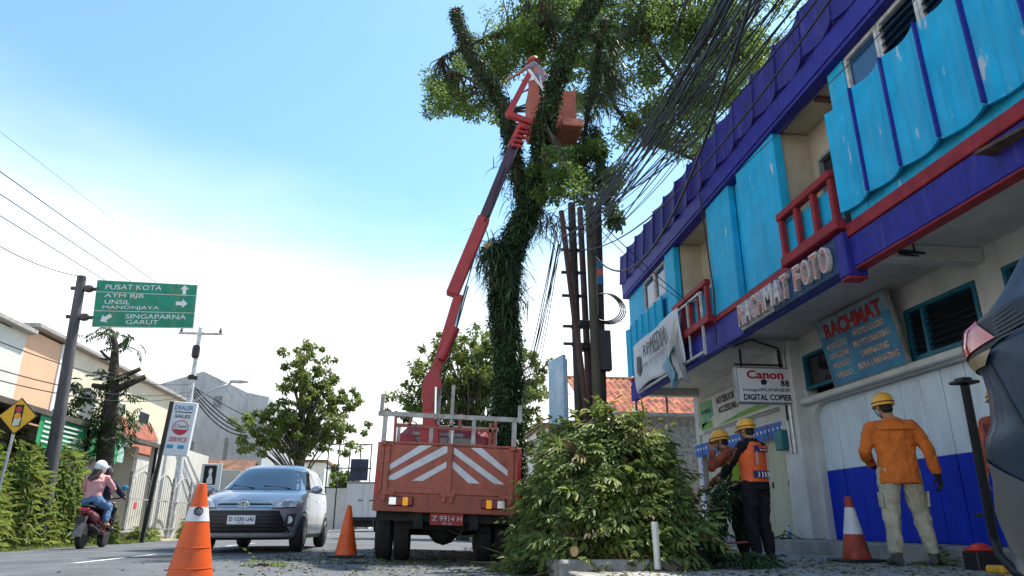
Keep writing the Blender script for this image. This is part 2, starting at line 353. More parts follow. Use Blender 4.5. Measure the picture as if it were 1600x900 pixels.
# shop two: pale green folding doors
for k, y in enumerate(np.arange(11.66, 15.95, .62)):
    d = bx('door_leaf', (WX+.1, y, .29), (WX+.135, min(y+.612, 15.98), 2.3), M_shc, .008)
    hb = MB(); hb.box((WX+.075, y+.5, 1.15), (WX+.099, y+.53, 1.26), .004); hb.build('handle', M_black, d)
bx('door_header', (WX+.05, 11.622, 2.302), (WX+.195, 15.995, 2.498), M_white)
bx('lining_strip', (WX-.02, 15.9, .3), (WX-.003, 16.02, 2.15), mat('blue_white_print', (.04,.14,.5), .5, var=.9, scale=16, col2=(.6,.65,.75)))
# high windows
def win(y0, y1, z0, z1, x=WX, lou=True, mull=()):
    f = MB(); t = .05
    f.box((x-.015, y0, z0), (x+.08, y1, z0+t)); f.box((x-.015, y0, z1-t), (x+.08, y1, z1)); f.box((x-.015, y0, z0+t), (x+.08, y0+t, z1-t)); f.box((x-.015, y1-t, z0+t), (x+.08, y1, z1-t))
    for m_ in mull: f.box((x-.012, m_-.025, z0+t), (x+.078, m_+.025, z1-t))
    w_ = part(f, 'window', M_teal)
    p = MB(); p.box((x+.05, y0+t, z0+t), (x+.056, y1-t, z1-t)); p.build('pane', M_glass, w_)
    if lou:
        z = z0+t+.03
        while z < z1-t-.03:
            s = MB(); s.bar((x+.03, y0+t, z), (x+.03, y1-t, z), .006, .085, up=(.6, 0, 1)); s.build('louvre', M_glass, w_); z += .085
    return w_
win(7.03, 8.31, 2.56, 3.25, mull=(7.97,)); win(10.06, 11.01, 2.66, 3.25, lou=False); win(5.76, 6.61, 2.66, 3.25, lou=False)
win(4.61, 5.59, 2.56, 3.25)
b = MB(); b.box((WX-.03, 15.55, 2.62), (WX-.004, 15.86, 3.2)); part(b, 'side_window', M_glass)
# canopy
bx('canopy_soffit', (BX+.06, Y0, 3.58), (W1+8, 16.2, 3.7), M_soffit, 0)
for y in (6.9, 11.25, 15.9, 2.6): bx('soffit_beam', (BX+.1, y-.1, 3.40), (WX-.005, y+.1, 3.578), M_soffit, .01)
bx('fascia_beam', (BX-.02, Y0, 3.36), (BX+.14, 7.06, 3.74), M_beam, .012)
bx('fascia_beam', (BX-.02, 10.05, 3.36), (BX+.14, Y1, 3.74), M_beam, .012)
bx('fascia_beam', (BX+.02, 7.25, 3.37), (BX+.14, 10.05, 3.74), M_beam, .012)
bx('beam_bracket', (BX-.10, 7.06, 3.27), (BX+.16, 7.25, 3.82), M_beam, .015)
bx('bracket_foot', (BX-.09, 7.07, 3.235), (BX+.15, 7.24, 3.268), M_red, .006)
bx('beam_drip', (BX-.012, Y0, 3.335), (BX+.13, 7.055, 3.358), M_red, .003)
bx('red_band', (BX-.045, Y0, 3.742), (BX+.14, 7.055, 3.90), M_red, .01)
bx('red_band', (BX-.03, 8.45, 3.842), (BX+.14, 12.9, 3.95), M_red, .01)
bx('floor_edge', (BX+.0, 7.26, 3.742), (BX+.138, Y1-.01, 3.84), M_beam, .006)
# upper floor
bx('balcony_floor', (BX+.142, Y0, 3.702), (W1+8, 16.2, 3.78), M_soffit, 0)
up = MB(); RX = 5.45
up.box((RX, 6.9, 3.78), (RX+.15, 7.62, 6.05)); up.box((RX, 8.38, 3.78), (RX+.15, 13.1, 6.05)); up.box((RX, 7.62, 3.78), (RX+.15, 8.38, 4.0)); up.box((RX, 7.62, 5.55), (RX+.15, 8.38, 6.05))
up.box((BX+.16, 12.9, 3.78), (RX, 13.05, 6.05)); up.box((BX+.16, 6.95, 3.78), (RX, 7.08, 6.05))
up.box((BX+.14, 8.52, 3.78), (RX, 8.60, 6.04)); up.box((BX+.14, 11.03, 3.78), (RX, 11.12, 6.04))
part(up, 'balcony_wall', M_cream)
f = MB(); f.box((RX-.02, 7.62, 4.0), (RX+.1, 7.67, 5.55)); f.box((RX-.02, 8.33, 4.0), (RX+.1, 8.38, 5.55)); f.box((RX-.02, 7.67, 5.5), (RX+.1, 8.33, 5.55)); f.box((RX-.02, 7.67, 5.12), (RX+.1, 8.33, 5.17)); f.box((RX-.02, 7.67, 4.0), (RX+.1, 8.33, 4.05))
dw = part(f, 'balcony_window', mat('grey_frame', (.3,.31,.3), .6)); p = MB(); p.box((RX+.05, 7.67, 4.05), (RX+.058, 8.33, 5.5)); p.build('pane', M_glass, dw)
bx('ceiling_slab', (BX-.05, Y0, 6.06), (W1+8, 16.2, 6.2), M_cream, 0)
for k in range(2): bx('ceiling_rib', (BX+.2, 7.1+.45*k, 6.0), (RX, 7.18+.45*k, 6.058), mat('brown_rib', (.16,.07,.05), .6), .005)
# flat blue wall panels
bx('wall_panel', (BX-.02, 8.45, 3.952), (BX+.13, 9.72, 5.998), M_blue, .01)
bx('wall_panel', (BX+.13, 9.72, 3.952), (BX+.25, 10.12, 5.998), M_blue, .01)
bx('wall_panel', (BX+.0, 10.12, 3.952), (BX+.13, 11.1, 5.998), M_blue, .01)
bx('wall_panel', (BX+.0, 12.9, 3.84), (BX+.13, 13.45, 5.998), M_blue, .01)
bx('wall_panel', (BX+.05, 13.45, 3.84), (BX+.13, 13.62, 5.998), M_blue, .01)
bx('wall_panel', (BX+.05, 13.62, 3.84), (BX+.13, 15.2, 5.25), M_blue, .01)
bx('wall_panel', (BX+.05, 15.2, 3.84), (BX+.13, Y1-.02, 5.998), M_blue, .01)
bx('wall_panel', (BX+.05, 6.72, 3.90), (BX+.15, 7.06, 5.998), M_blue, .01)
bx('wall_panel', (BX+.06, Y0, 3.90), (BX+.15, 6.72, 4.9), M_blue, .01)
bx('end_wall', (BX+.13, Y1-.14, 3.70), (W1+8, Y1-.02, 6.058), M_blue, .01)
# upper strip windows
def uwin(y0, y1, z0, z1, m_):
    f = MB(); x = BX+.06; t = .05
    for a, c in (((x, y0, z0), (x+.07, y1, z0+t)), ((x, y0, z1-t), (x+.07, y1, z1)), ((x, y0, z0+t), (x+.07, y0+t, z1-t)), ((x, y1-t, z0+t), (x+.07, y1, z1-t))): f.box(a, c)
    w_ = part(f, 'window', m_); p = MB(); p.box((x+.04, y0+t, z0+t), (x+.046, y1-t, z1-t)); p.build('pane', mat('sky_tinted_glass', (.02,.07,.16), .08, var=.1, spec=.8), w_); return w_
M_wfr = mat('weathered_white_frame', (.55,.56,.54), .7, var=.25, scale=9)
for a, c in ((6.06, 6.7), (5.4, 6.05), (4.7, 5.39), (4.0, 4.69)): 
    w_ = uwin(a, c, 4.9, 5.99, M_wfr)
    if a < 6:
        z = 4.98
        while z < 5.92: s = MB(); s.bar((BX+.07, a+.05, z), (BX+.07, c-.05, z), .006, .09, up=(.7,0,1)); s.build('louvre', M_glass, w_); z += .1
for a, c in ((13.63, 14.38), (14.4, 15.19)): uwin(a, c, 5.25, 5.99, M_wfr)
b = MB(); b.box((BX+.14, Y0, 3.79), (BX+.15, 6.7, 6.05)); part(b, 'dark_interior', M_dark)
# fluted panels
def flute(wd, h, amp, th=.035):
    def fn(u, v):
        s = .02+amp*abs(2*u-.9)**1.8/1.1
        return Vector((-s, wd*(1-u), h*v))
    b = MB(); b.sheet(fn, 12, 1, th, (-1, 0, 0)); return b
fm = flute(.567, 1.36, .085).mesh('fluted_panel', M_blue, 'auto'); gm = MB().box((-.045, -.011, 0), (.06, .011, 1.34)).mesh('panel_joint', M_beam)
y = 7.06-.565
while y > Y0:
    dz = random.uniform(-.012, .012)
    o = place(fm, 'fluted_panel', shop, SH @ Matrix.Translation((BX+.02, y, 4.05+dz)) @ Matrix.Rotation(random.uniform(-.012, .012), 4, 'Z'))
    place(gm, 'panel_joint', shop, SH @ Matrix.Translation((BX-.06, y-.004, 4.07)))
    y -= .575
fm2 = flute(.475, 1.2, .08).mesh('fluted_panel', M_blue, 'auto')
for k in range(6): place(fm2, 'fluted_panel', shop, SH @ Matrix.Translation((BX+.02, 13.62+.48*k, 3.96)))
fe = flute(.475, 1.2, .08).mesh('fluted_panel', M_blue, 'auto')
for k in range(4): place(fe, 'fluted_panel', shop, SH @ Matrix.Translation((BX+.2+.48*k, Y1+.0, 3.9)) @ Matrix.Rotation(-math.pi/2, 4, 'Z'))
bx('red_band', (BX-.03, 12.9, 3.842), (BX+.135, Y1, 3.90), M_red, .01)
# roof beam and scalloped parapet
bx('roof_beam', (BX-.06, Y0, 6.0), (BX+.14, Y1+.02, 6.058), M_beam, .004)
bx('roof_beam', (BX-.08, Y0, 6.06), (BX-.052, Y1+.03, 6.42), M_beam, .006)
bx('roof_beam', (BX-.08, Y1+.031, 6.0), (W1+8, Y1+.08, 6.42), M_beam, .006)
pm = flute(.713, .78, .085, .04).mesh('parapet_panel', M_purp, 'auto')
y = Y1+.04-.72
while y > Y0-.5:
    place(pm, 'parapet_panel', shop, SH @ Matrix.Translation((BX-.07, y, 6.36+random.uniform(-.015, .015))) @ Matrix.Rotation(R(4), 4, 'Y') @ Matrix.Rotation(random.uniform(-.012, .012), 4, 'Z')); y -= .715
pe = flute(.713, .78, .085, .04).mesh('parapet_panel', M_purp, 'auto')
for k in range(10): place(pe, 'parapet_panel', shop, SH @ Matrix.Translation((BX-.05+.715*k, Y1+.1, 6.34)) @ Matrix.Rotation(-math.pi/2, 4, 'Z'))
bx('roof_slab', (BX-.04, Y0, 6.425), (W1+8, Y1, 6.52), M_conc, 0)
# red balcony railings
def railing(y0, y1, n):
    bx('railing_rail', (BX-.14, y0, 4.55), (BX-.02, y1, 4.655), M_red, .012); bx('railing_rail', (BX-.15, y0-.02, 3.86), (BX-.02, y1, 4.0), M_red, .012)
    for k in range(n):
        yy = y0+.02+(y1-y0-.11)*k/(n-1); bx('railing_post', (BX-.12, yy, 4.0), (BX-.04, yy+.075, 4.55), M_red, .008)
    bx('railing_infill', (BX-.012, y0+.01, 3.98), (BX-.004, y1-.01, 4.5), M_blue, 0)
railing(7.08, 8.44, 4); railing(11.12, 12.88, 5)
bx('balcony_edge', (BX-.02, 7.26, 3.842), (BX+.13, 8.44, 3.9), M_beam, .004)
# conduit, lamp, drain, meter on the shop
b = MB(); b.tube([(WX-.25, 11.2, 3.5), (WX-.25, 11.2, 1.65)], .03); b.tube([(WX-.25, 11.33, 3.5), (WX-.25, 11.33, 1.65)], .02); part(b, 'drain_pipe', M_galv)
bx('electric_meter', (WX-.36, 11.42, 1.72), (WX-.222, 11.66, 2.06), mat('teal_plastic', (.02,.17,.18), .5), .02)
b = MB(); b.tube([(BX+.05, 10.6, 3.30), (BX+.5, 10.9, 3.5), (WX-.35, 11.15, 3.42), (WX-.28, 11.25, 3.1), (WX-.27, 11.28, 2.2)], .018, 6)
b.tube([(BX-.12, 11.0, 6.35), (BX-.05, 11.05, 5.2), (BX-.07, 10.9, 4.3), (BX-.1, 10.95, 3.4), (BX+.05, 10.6, 3.3)], .014, 6); part(b, 'conduit', M_black)
la, lc = atz(1405, 392, 3.47), atz(1499, 404, 3.47)
lamp = tag(MB().bar(la, lc, .05, .03).tube([la+Vector((0,0,-.035)), lc+Vector((0,0,-.035))], .013, 8).bar(la.lerp(lc,.25), la.lerp(lc,.25)+Vector((0,0,.11)), .02).bar(la.lerp(lc,.75), la.lerp(lc,.75)+Vector((0,0,.11)), .02).build('fluorescent_lamp', M_black), 'black unlit tube lamp fixed under the canopy', 'lamp')
b = MB(); b.poly([atz(1522,237,3.62), atz(1605,192,3.62), atz(1650,215,3.62), atz(1605,245,3.62)], (0,0,1), .03); q_ = atz(1596,222,3.62); b.bar(q_+Vector((0,0,-.01)), q_+Vector((.45,0,-.005)), .03); b.ell(q_+Vector((0,0,-.05)), .03); 
tag(b.build('canopy_lamp', mat('rusty_brown', (.12,.075,.05), .8, var=.4, scale=14)), 'rusty brown flat lamp housing sticking out of the purple beam', 'lamp')
# ---------------------------------------------------------------- signs on the shop
XF, ZU = (0,-1,0), (0,0,1)
sg = thing('letter_sign', 'raised white and red block letters RACHMAT FOTO on dark blue band', 'sign', (BX, 8.6, 3.36))
b = MB(); b.box((BX-.05, 7.27, 3.39), (BX+.015, 10.04, 3.84), .008); o = b.build('sign_band', mat('band_blue', (.02,.07,.17), .5, var=.3, dirt=.4, dirtcol=(.1,.1,.14)), sg); o.matrix_local = Matrix.Translation((-BX, -8.6, -3.36))
b = MB(); b.box((BX-.06, 8.95, 3.40), (BX-.049, 10.03, 3.83)); o = b.build('faded_patch', mat('faded_band', (.42,.42,.45), .7, var=.3, scale=5, dirt=.6, dirtcol=(.2,.18,.22)), sg); o.matrix_local = Matrix.Translation((-BX, -8.6, -3.36))
M_lw = mat('letter_side_white', (.66,.6,.58), .6, var=.3, scale=9, dirt=.5, dirtcol=(.4,.25,.22)); M_lr = mat('letter_face_red', (.42,.05,.04), .5, var=.3, scale=9, col2=(.5,.2,.17))
yy = 9.98
for ch, wd in zip('RACHMAT FOTO', (.2,.21,.2,.2,.25,.21,.19,.13,.18,.21,.19,.21)):
    if ch != ' ':
        cz = 3.61; faded = yy > 8.6
        text(ch, (-.06, yy-wd/2-8.6, cz-3.36), XF, ZU, M_lw, sg, w=wd*.93, h=.34, ext=.035, bold=.03, name='letter')
        text(ch, (-.122, yy-wd/2-8.6, cz-3.36), XF, ZU, M_lw if (faded and ch in 'MTA') else M_lr, sg, w=wd*.80, h=.29, ext=.003, bold=-.002, name='letter_face')
    yy -= wd+.02
# RACHMAT photo studio board (leans out at the top)
brd = thing('studio_signboard', 'leaning blue signboard with red letters RACHMAT and lists of photo services', 'sign', (WX-.1, 9.1, 2.5))
T0 = Matrix.Rotation(R(-9), 4, 'Y')
def tb(b, name, m, par=brd): o = b.build(name, m, par); o.matrix_local = T0; return o
tb(MB().box((-.03, -.88, 0), (.03, .88, 1.06), .006), 'board_frame', mat('worn_frame', (.25,.25,.24), .7, var=.3))
M_bd = mat('cyan_board', (.02,.26,.42), .45, var=.5, scale=2.6, col2=(.03,.09,.22), dirt=.4, dirtcol=(.25,.4,.45))
tb(MB().box((-.038, -.85, .03), (-.031, .85, .78)), 'board_face', M_bd); tb(MB().box((-.038, -.85, .782), (-.031, .85, 1.03)), 'board_heading', mat('board_head_pale', (.3,.42,.45), .5, var=.4, scale=3, col2=(.08,.22,.35)))
M_hr = mat('heading_red', (.4,.02,.02), .5, var=.25); M_pk = mat('list_peach', (.62,.42,.3), .6, var=.3)
def btext(s, y, z, w_, h_, m_, bold=.02): o = text(s, (0,0,0), XF, ZU, m_, brd, w=w_, h=h_, ext=.002, bold=bold); o.matrix_local = T0 @ Matrix.Translation((-.041, y, z)) @ o.matrix_basis; return o
btext('RACHMAT', -.02, .86, 1.42, .24, M_hr, .04)
for k, s in enumerate(('ALAT FOTO', 'CUCI CETAK', 'PAS FOTO', 'VIDEO')): btext(s, .50, .62-.15*k, .52 if k < 2 else .42, .085, M_pk)
for k, s in enumerate(('PHOTO STUDIO', 'PHOTO PRINTING', 'LAMINATING', 'BUKA LAMINATING')): btext(s, -.33, .66-.155*k, (.72, .84, .62, .92)[k], .09, M_pk)
b = MB(); b.bar((0, -.6, 1.0), (.12, -.6, 1.0), .03); b.bar((0, .6, 1.0), (.12, .6, 1.0), .03); b.bar((-.02, -.7, .0), (.1, -.7, .0), .03); b.bar((-.02, .7, 0), (.1, .7, 0), .03); b.build('bracket', M_black, brd)
# hanging copier sign
cp = thing('hanging_copier_sign', 'white light box sign reading DIGITAL COPIER hung under the canopy', 'sign', (5.65, 11.2, 2.47))
b = MB(); b.box((-.53, -.07, -.02), (.50, .07, .61), .015); b.build('box_frame', mat('sign_frame_grey', (.3,.31,.33), .45, var=.2, metal=.4), cp)
b = MB(); b.box((-.50, -.076, .01), (.47, -.0705, .58)); b.box((-.50, .0705, .01), (.47, .076, .58)); b.build('sign_face', M_signw, cp)
XC = (1,0,0); M_ink = mat('print_navy', (.015,.018,.06), .5); M_cr = mat('print_crimson', (.42,.015,.04), .5)
text('Canon', (-.01, -.078, .475), XC, ZU, M_cr, cp, w=.66, h=.15, bold=.03); [text('8', (x_, -.078, .33), XC, ZU, M_ink, cp, w=.07, h=.11, bold=.03) for x_ in (.29, .37)]
text('imageRUNNER', (-.01, -.078, .205), XC, ZU, M_ink, cp, w=.84, h=.075); text('DIGITAL COPIER', (0, -.078, .085), XC, ZU, M_ink, cp, w=.86, h=.105, bold=.03)
b = MB(); b.poly([(-.09,-.079,.30), (-.01,-.079,.30), (.02,-.079,.36), (-.03,-.079,.40), (-.1,-.079,.37)], (0,-1,0), .003); b.build('emblem', M_ink, cp)
b = MB()
for x in (-.38, .32): b.bar((x, 0, .61), (x, 0, 1.11), .03)
b.bar((-.5, 0, .66), (.55, 0, .66), .03); b.build('hanger', M_black, cp)
# notebook accessories sign
nb = thing('accessories_signboard', 'white and green signboard reading NOTEBOOK ACCESSORIES above the pale doors', 'sign', (WX-.06, 13.7, 2.5))
b = MB(); b.box((-.04, -2.05, .03), (.05, 1.95, .74), .006); b.build('board', mat('board_mint', (.55,.6,.55), .5, var=.1, dirt=.3, dirtcol=(.4,.45,.4)), nb)
b = MB(); b.poly([(-.043, 1.9, .08), (-.043, 1.9, .70), (-.043, 1.15, .66), (-.043, 1.1, .30)], (-1,0,0), .002); b.build('logo_patch', mat('patch_teal', (.05,.3,.25), .5, col2=(.2,.45,.2), var=.4, scale=3), nb)
b = MB(); b.poly([(-.043, 1.0, .05), (-.043, -.2, .16), (-.043, -2.0, .24), (-.043, -2.0, .10), (-.043, -.2, .07)], (-1,0,0), .002); b.poly([(-.043, 1.85, .05), (-.043, 1.2, .05), (-.043, 1.2, .22), (-.043, 1.8, .2)], (-1,0,0), .002); b.build('green_swoosh', mat('swoosh_green', (.2,.42,.06), .5, var=.4, scale=2, col2=(.08,.25,.1)), nb)
text('RP MEDIA', (-.046, 1.5, .44), XF, ZU, M_ink, nb, w=.55, h=.1); text('NOTEBOOK P40', (-.044, .25, .57), XF, ZU, M_ink, nb, w=1.25, h=.15, bold=.02); text('ACCESSORIES', (-.044, .3, .36), XF, ZU, M_ink, nb, w=1.05, h=.14, bold=.02)
# bunting
bt = thing('bunting', 'blue pennant bunting strung above the pale green doors', 'bunting', (WX-.05, 14, 2.3))
M_bt = mat('pennant_blue', (.01,.06,.36), .5, var=.8, scale=22, col2=(.05,.2,.55)); pmn = MB().poly([(0,-.08,0), (0,.08,0), (0,.075,-.21), (0,.035,-.285), (0,-.035,-.285), (0,-.075,-.21)], (-1,0,0), .004).mesh('pennant', M_bt)
dmn = MB().lathe([(.03,-.0025),(.03,.0025)], axis='x', n=10).mesh('pennant_badge', M_signw)
b = MB(); b.tube([(0, -2.5+.25*i, -.0-.015*math.sin(i)) for i in range(20)], .006, 5); b.build('string', M_signw, bt)
for k in range(29):
    o = place(pmn, 'pennant', bt, Matrix.Translation((0, -2.4+.163*k, -.02)) @ Matrix.Rotation(random.uniform(-.2, .2), 4, 'Z') @ Matrix.Rotation(random.uniform(-.06, .06), 4, 'X'))
    place(dmn, 'pennant_badge', o, Matrix.Translation((-.004, 0, -.11)))
# RP media banner in a slack steel frame
bn = thing('torn_banner', 'sagging white banner with grey lettering hung below the blue fluted panels', 'banner', (BX-.17, 13.7, 3.4))
def bfn(u, v):
    y = 1.75-3.2*u; return Vector((-.03*math.sin(u*9)-.02*math.sin(v*5+u*4)-.05*v, y, 1.06*v+.05*math.sin(u*3.1)*(1-v)-.02*math.sin(u*14)*(1-v)-.0))
b = MB(); b.sheet(bfn, 30, 10, .004, (-1,0,0)); b.build('banner_cloth', mat('banner_white', (.62,.64,.68), .75, var=.08, scale=3, dirt=.3, dirtcol=(.42,.43,.45)), bn, True)
M_gl = mat('print_grey', (.08,.08,.09), .6); M_gl2 = mat('print_light_grey', (.3,.31,.33), .6)
[text(c_, (-.095, y_, .73), XF, ZU, M_gl, bn, w=.22, h=.25, ext=.004) for c_, y_ in (('R', .68), ('P', .42))]; text('MEDIA', (-.1, -.25, .72), XF, ZU, M_gl, bn, w=1.0, h=.40, ext=.004); text('LIFE OF GADGET', (-.095, .05, .42), XF, ZU, M_gl2, bn, w=1.6, h=.09, ext=.004)
b = MB(); b.poly([(-.088, 1.35, .72), (-.088, 1.1, .7), (-.088, 1.05, .35), (-.088, 1.2, .25), (-.088, 1.36, .38)], (-1,0,0), .004); b.build('emblem', M_gl, bn)
b = MB(); b.bar((.05, 1.8, 0), (.05, -1.62, 0), .04); b.bar((.05, 1.8, 1.08), (.05, -2.3, 1.08), .04); b.bar((.05, -2.3, 1.1), (.05, -2.3, -.06), .04); b.bar((.05, -1.6, 0), (.05, -2.3, 0), .04); b.bar((.05,-1.62,.0), (.05,-1.62,1.08), .03); b.build('banner_frame', M_wfr, bn)
b = MB(); b.sheet(lambda u, v: Vector((-.06-.1*math.sin(u*6+v*3)*(.4+v), -1.2-.28*u+.16*math.sin(v*4), .95-1.25*v-.1*math.sin(u*3))), 10, 16, .004, (-1,0,0)); b.build('loose_flap', mat('flap_grey', (.5,.5,.47), .8, var=.2, scale=5), bn, True)
b = MB(); b.sheet(lambda u, v: Vector((-.1-.06*math.sin(u*8)-.05*math.sin(v*5), -.75-.6*u*(1-.6*v)+.1*math.sin(v*6), .28-.62*v-.06*math.sin(u*5))), 12, 12, .004, (-1,0,0)); b.build('plastic_sheet', mat('blue_plastic', (.22,.4,.5), .35, var=.3, scale=5), bn, True)
# air conditioner on the far balcony
ac = thing('air_conditioner', 'white outdoor air conditioner unit on the far balcony', 'air conditioner', (BX+.2, 11.9, 4.25))
b = MB(); b.box((-.15,-.38,0), (.15,.38,.55), .02); b.build('casing', M_signw, ac); b = MB(); b.lathe([(.2,-.006),(.22,0),(.18,.004)], c=(-.154,-.08,.28), axis='x', n=20); b.build('fan_grille', M_black, ac)
b = MB()
for q in (-.3, .3): b.bar((-.1, q, -.47), (-.1, q, 0), .03); b.bar((.1, q, -.47), (.1, q, 0), .03)
b.build('stand', M_galv, ac)
# ---------------------------------------------------------------- low neighbour house with tiled roof
nh = thing('neighbour_house', 'low house with rough grey plaster wall and orange tiled roof beyond the shop', 'house', (8, 21, .1))
NH = Matrix.Translation((-8, -21, -.1))
def npart(b, name, m, smooth=False): o = b.build(name, m, nh, smooth); o.matrix_local = NH; return o
NY = 19.0
M_rough = mat('rough_plaster', (.30,.27,.25), .95, var=.35, scale=9, bump=1.0, bscale=13, dirt=.5, dirtcol=(.13,.11,.1))
b = MB(); b.box((5.2, NY, .1), (13, NY+.2, 3.35)); b.box((4.0, NY+1.5, .1), (13, NY+1.7, 3.3)); b.box((4.0, NY+1.7, .1), (4.2, NY+8, 3.3)); npart(b, 'wall', M_rough)
b = MB(); b.box((4.6, NY-.35, 3.35), (13, NY+.3, 3.44)); npart(b, 'eaves', M_kerb)
b = MB(); b.box((4.35, NY+1.38, .2), (5.0, NY+1.49, 2.5), .01); npart(b, 'teal_door', mat('door_teal', (.01,.12,.16), .5))
M_tile = mat('clay_tile', (.42,.15,.07), .85, var=.4, scale=2.3, isl=.35, dirt=.4, dirtcol=(.2,.1,.06))
tb_ = MB(); tp = MB().grid(lambda u, v: Vector((.2*(u-.5), v*.27, .028*math.cos(u*math.pi*2)-.0+ -.015*v)), 6, 1)
for i in range(13):
    for j in range(42):
        x = 4.4+.2*j+random.uniform(-.006, .006); y = NY+.15+.21*i; z = 3.5+.115*i
        tb_.add([Vector(v)+Vector((x, y, z+random.uniform(-.006, .006)))+Vector((0, 0, v[1]*.55)) for v in tp.v], tp.f)
o = npart(tb_, 'roof_tiles', M_tile); o['kind'] = 'stuff'
b = MB(); b.poly([(4.4, NY+.15, 3.44), (13, NY+.15, 3.44), (13, NY+3.2, 5.0), (4.4, NY+3.2, 5.0)], (0, -.45, .9), .05); b.tube([(4.4, NY+3.15, 5.05), (13, NY+3.15, 5.05)], .1); npart(b, 'roof', M_tile)
b = MB()
for x in (5.62, 6.5): b.bar((x, NY-.3, 3.4), (x, NY-.3, 4.25), .045)
npart(b, 'eaves_post', M_black)
# ================================================================ planter, poles, pile
M_leafA = mat('leaf_fresh_green', (.125,.185,.045), .5, var=.3, scale=3, trans=.33, isl=.38, spec=.35)
M_leafB = mat('leaf_yellow_green', (.14,.195,.045), .5, var=.3, scale=3, trans=.35, isl=.35, spec=.35)
M_leafD = mat('leaf_dark_green', (.03,.07,.018), .5, var=.3, scale=3, trans=.22, isl=.4, spec=.4)
M_leafT = mat('tree_leaf_green', (.10,.175,.04), .5, var=.3, scale=3, trans=.48, isl=.4, spec=.3)
M_ivy = mat('ivy_leaf', (.042,.09,.03), .5, var=.4, scale=3, trans=.15, isl=.45, spec=.35)
M_fern = mat('strap_leaf', (.085,.135,.06), .5, var=.4, scale=3, trans=.2, isl=.45, spec=.4)
M_bark = mat('bark', (.06,.046,.034), .95, var=.5, scale=9, bump=1, bscale=30)
M_bark2 = mat('grey_bark', (.13,.12,.1), .95, var=.5, scale=8, bump=1, bscale=26)
M_cut = mat('fresh_cut_wood', (.62,.4,.18), .8, var=.25, scale=20)
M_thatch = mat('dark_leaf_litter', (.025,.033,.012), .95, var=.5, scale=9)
pl = thing('planter_kerb', 'low concrete planter edge in front of the cut branches', 'planter', (1.9, 8.4, 0))
for a, c in (((-.64,-1.42,-.1), (.66,-1.24,.20)), ((-.64,-1.235,-.1), (-.50,1.5,.19)), ((.52,-1.235,-.1), (.66,1.5,.19)), ((-.495,1.36,-.1), (.515,1.5,.19))): MB().box(a, c, .03).build('kerb_stone', M_kerb, pl)
MB().box((-.49,-1.23,0), (.51,1.35,.12)).build('soil', M_dirt, pl)
b = MB(); b.tube([(2.18, 6.86, 0.12), (2.175, 6.86, .545)], .032, 14); 
tag(b.build('plastic_pipe', mat('white_pvc', (.68,.67,.62), .5, var=.1, dirt=.3, dirtcol=(.5,.48,.4)), smooth='auto'), 'upright white plastic pipe stub in the branch pile', 'pipe')
# mound under the branches
PC = Vector((2.10, 8.6, 0))
def mound(a):     # radius factors by angle
    return 1+.07*math.sin(3*a+1)+.06*math.sin(5*a)
def pile_h(x, y):
    dx, dy = x-PC.x, y-PC.y; a = math.atan2(dy, dx); r = math.hypot(dx/(.95 if dx < 0 else .92), dy/1.5)/mound(a)
    h = max(0, 1-r**3.6)*(1.36+.5*noise.noise(Vector((x*1.9, y*1.9, 3))))+max(0, 1-math.hypot((x-2.1)/.5, (y-8.7)/.6)**2)*.22
    h = max(h, max(0, 1-(math.hypot((x-2.62)/.42, (y-7.4)/.55))**2)*.42)
    return h
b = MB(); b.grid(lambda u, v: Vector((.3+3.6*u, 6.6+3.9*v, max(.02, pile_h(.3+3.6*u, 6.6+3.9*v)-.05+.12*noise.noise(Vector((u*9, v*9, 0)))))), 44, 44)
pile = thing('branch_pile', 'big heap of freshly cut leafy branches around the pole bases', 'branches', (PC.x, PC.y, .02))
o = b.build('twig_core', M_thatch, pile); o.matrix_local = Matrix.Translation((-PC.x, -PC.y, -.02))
parts = []; partsB = []; partsC = []; tw = MB()
def sprig(p, d, nrm, ln, npair, ll, lw, dst):
    d = Vector(d).normalized(); nrm = Vector(nrm).normalized(); s = d.cross(nrm).normalized(); nn = s.cross(d)
    P, D, NN, Ls = [], [], [], []
    for i in range(npair):
        t = .15+.85*i/(npair-1); c = p+d*ln*t-nn*ln*.28*t*t
        dd = d-nn*.5*t
        for sg_ in (-1, 1):
            P.append(c); D.append(dd*.75+s*sg_*(.95-.45*t)+Vector((0,0,-.25))); NN.append(nn+s*sg_*.15); Ls.append(ll*random.uniform(.75, 1.15)*(.75+.5*math.sin(math.pi*min(1, t*.9+.1))))
    P.append(p+d*ln*1.0-nn*ln*.28); D.append(d-nn*.6); NN.append(nn); Ls.append(ll)
    P, D, NN = np.array([list(q) for q in P]), np.array([list(q) for q in D]), np.array([list(q) for q in NN])
    dst.append(leaf_arrays(P, D, NN, np.array(Ls), np.array(Ls)*lw/ll))
def pile_n(x, y):
    e = .06; return Vector((pile_h(x-e, y)-pile_h(x+e, y), pile_h(x, y-e)-pile_h(x, y+e), 2*e)).normalized()
cnt = 0
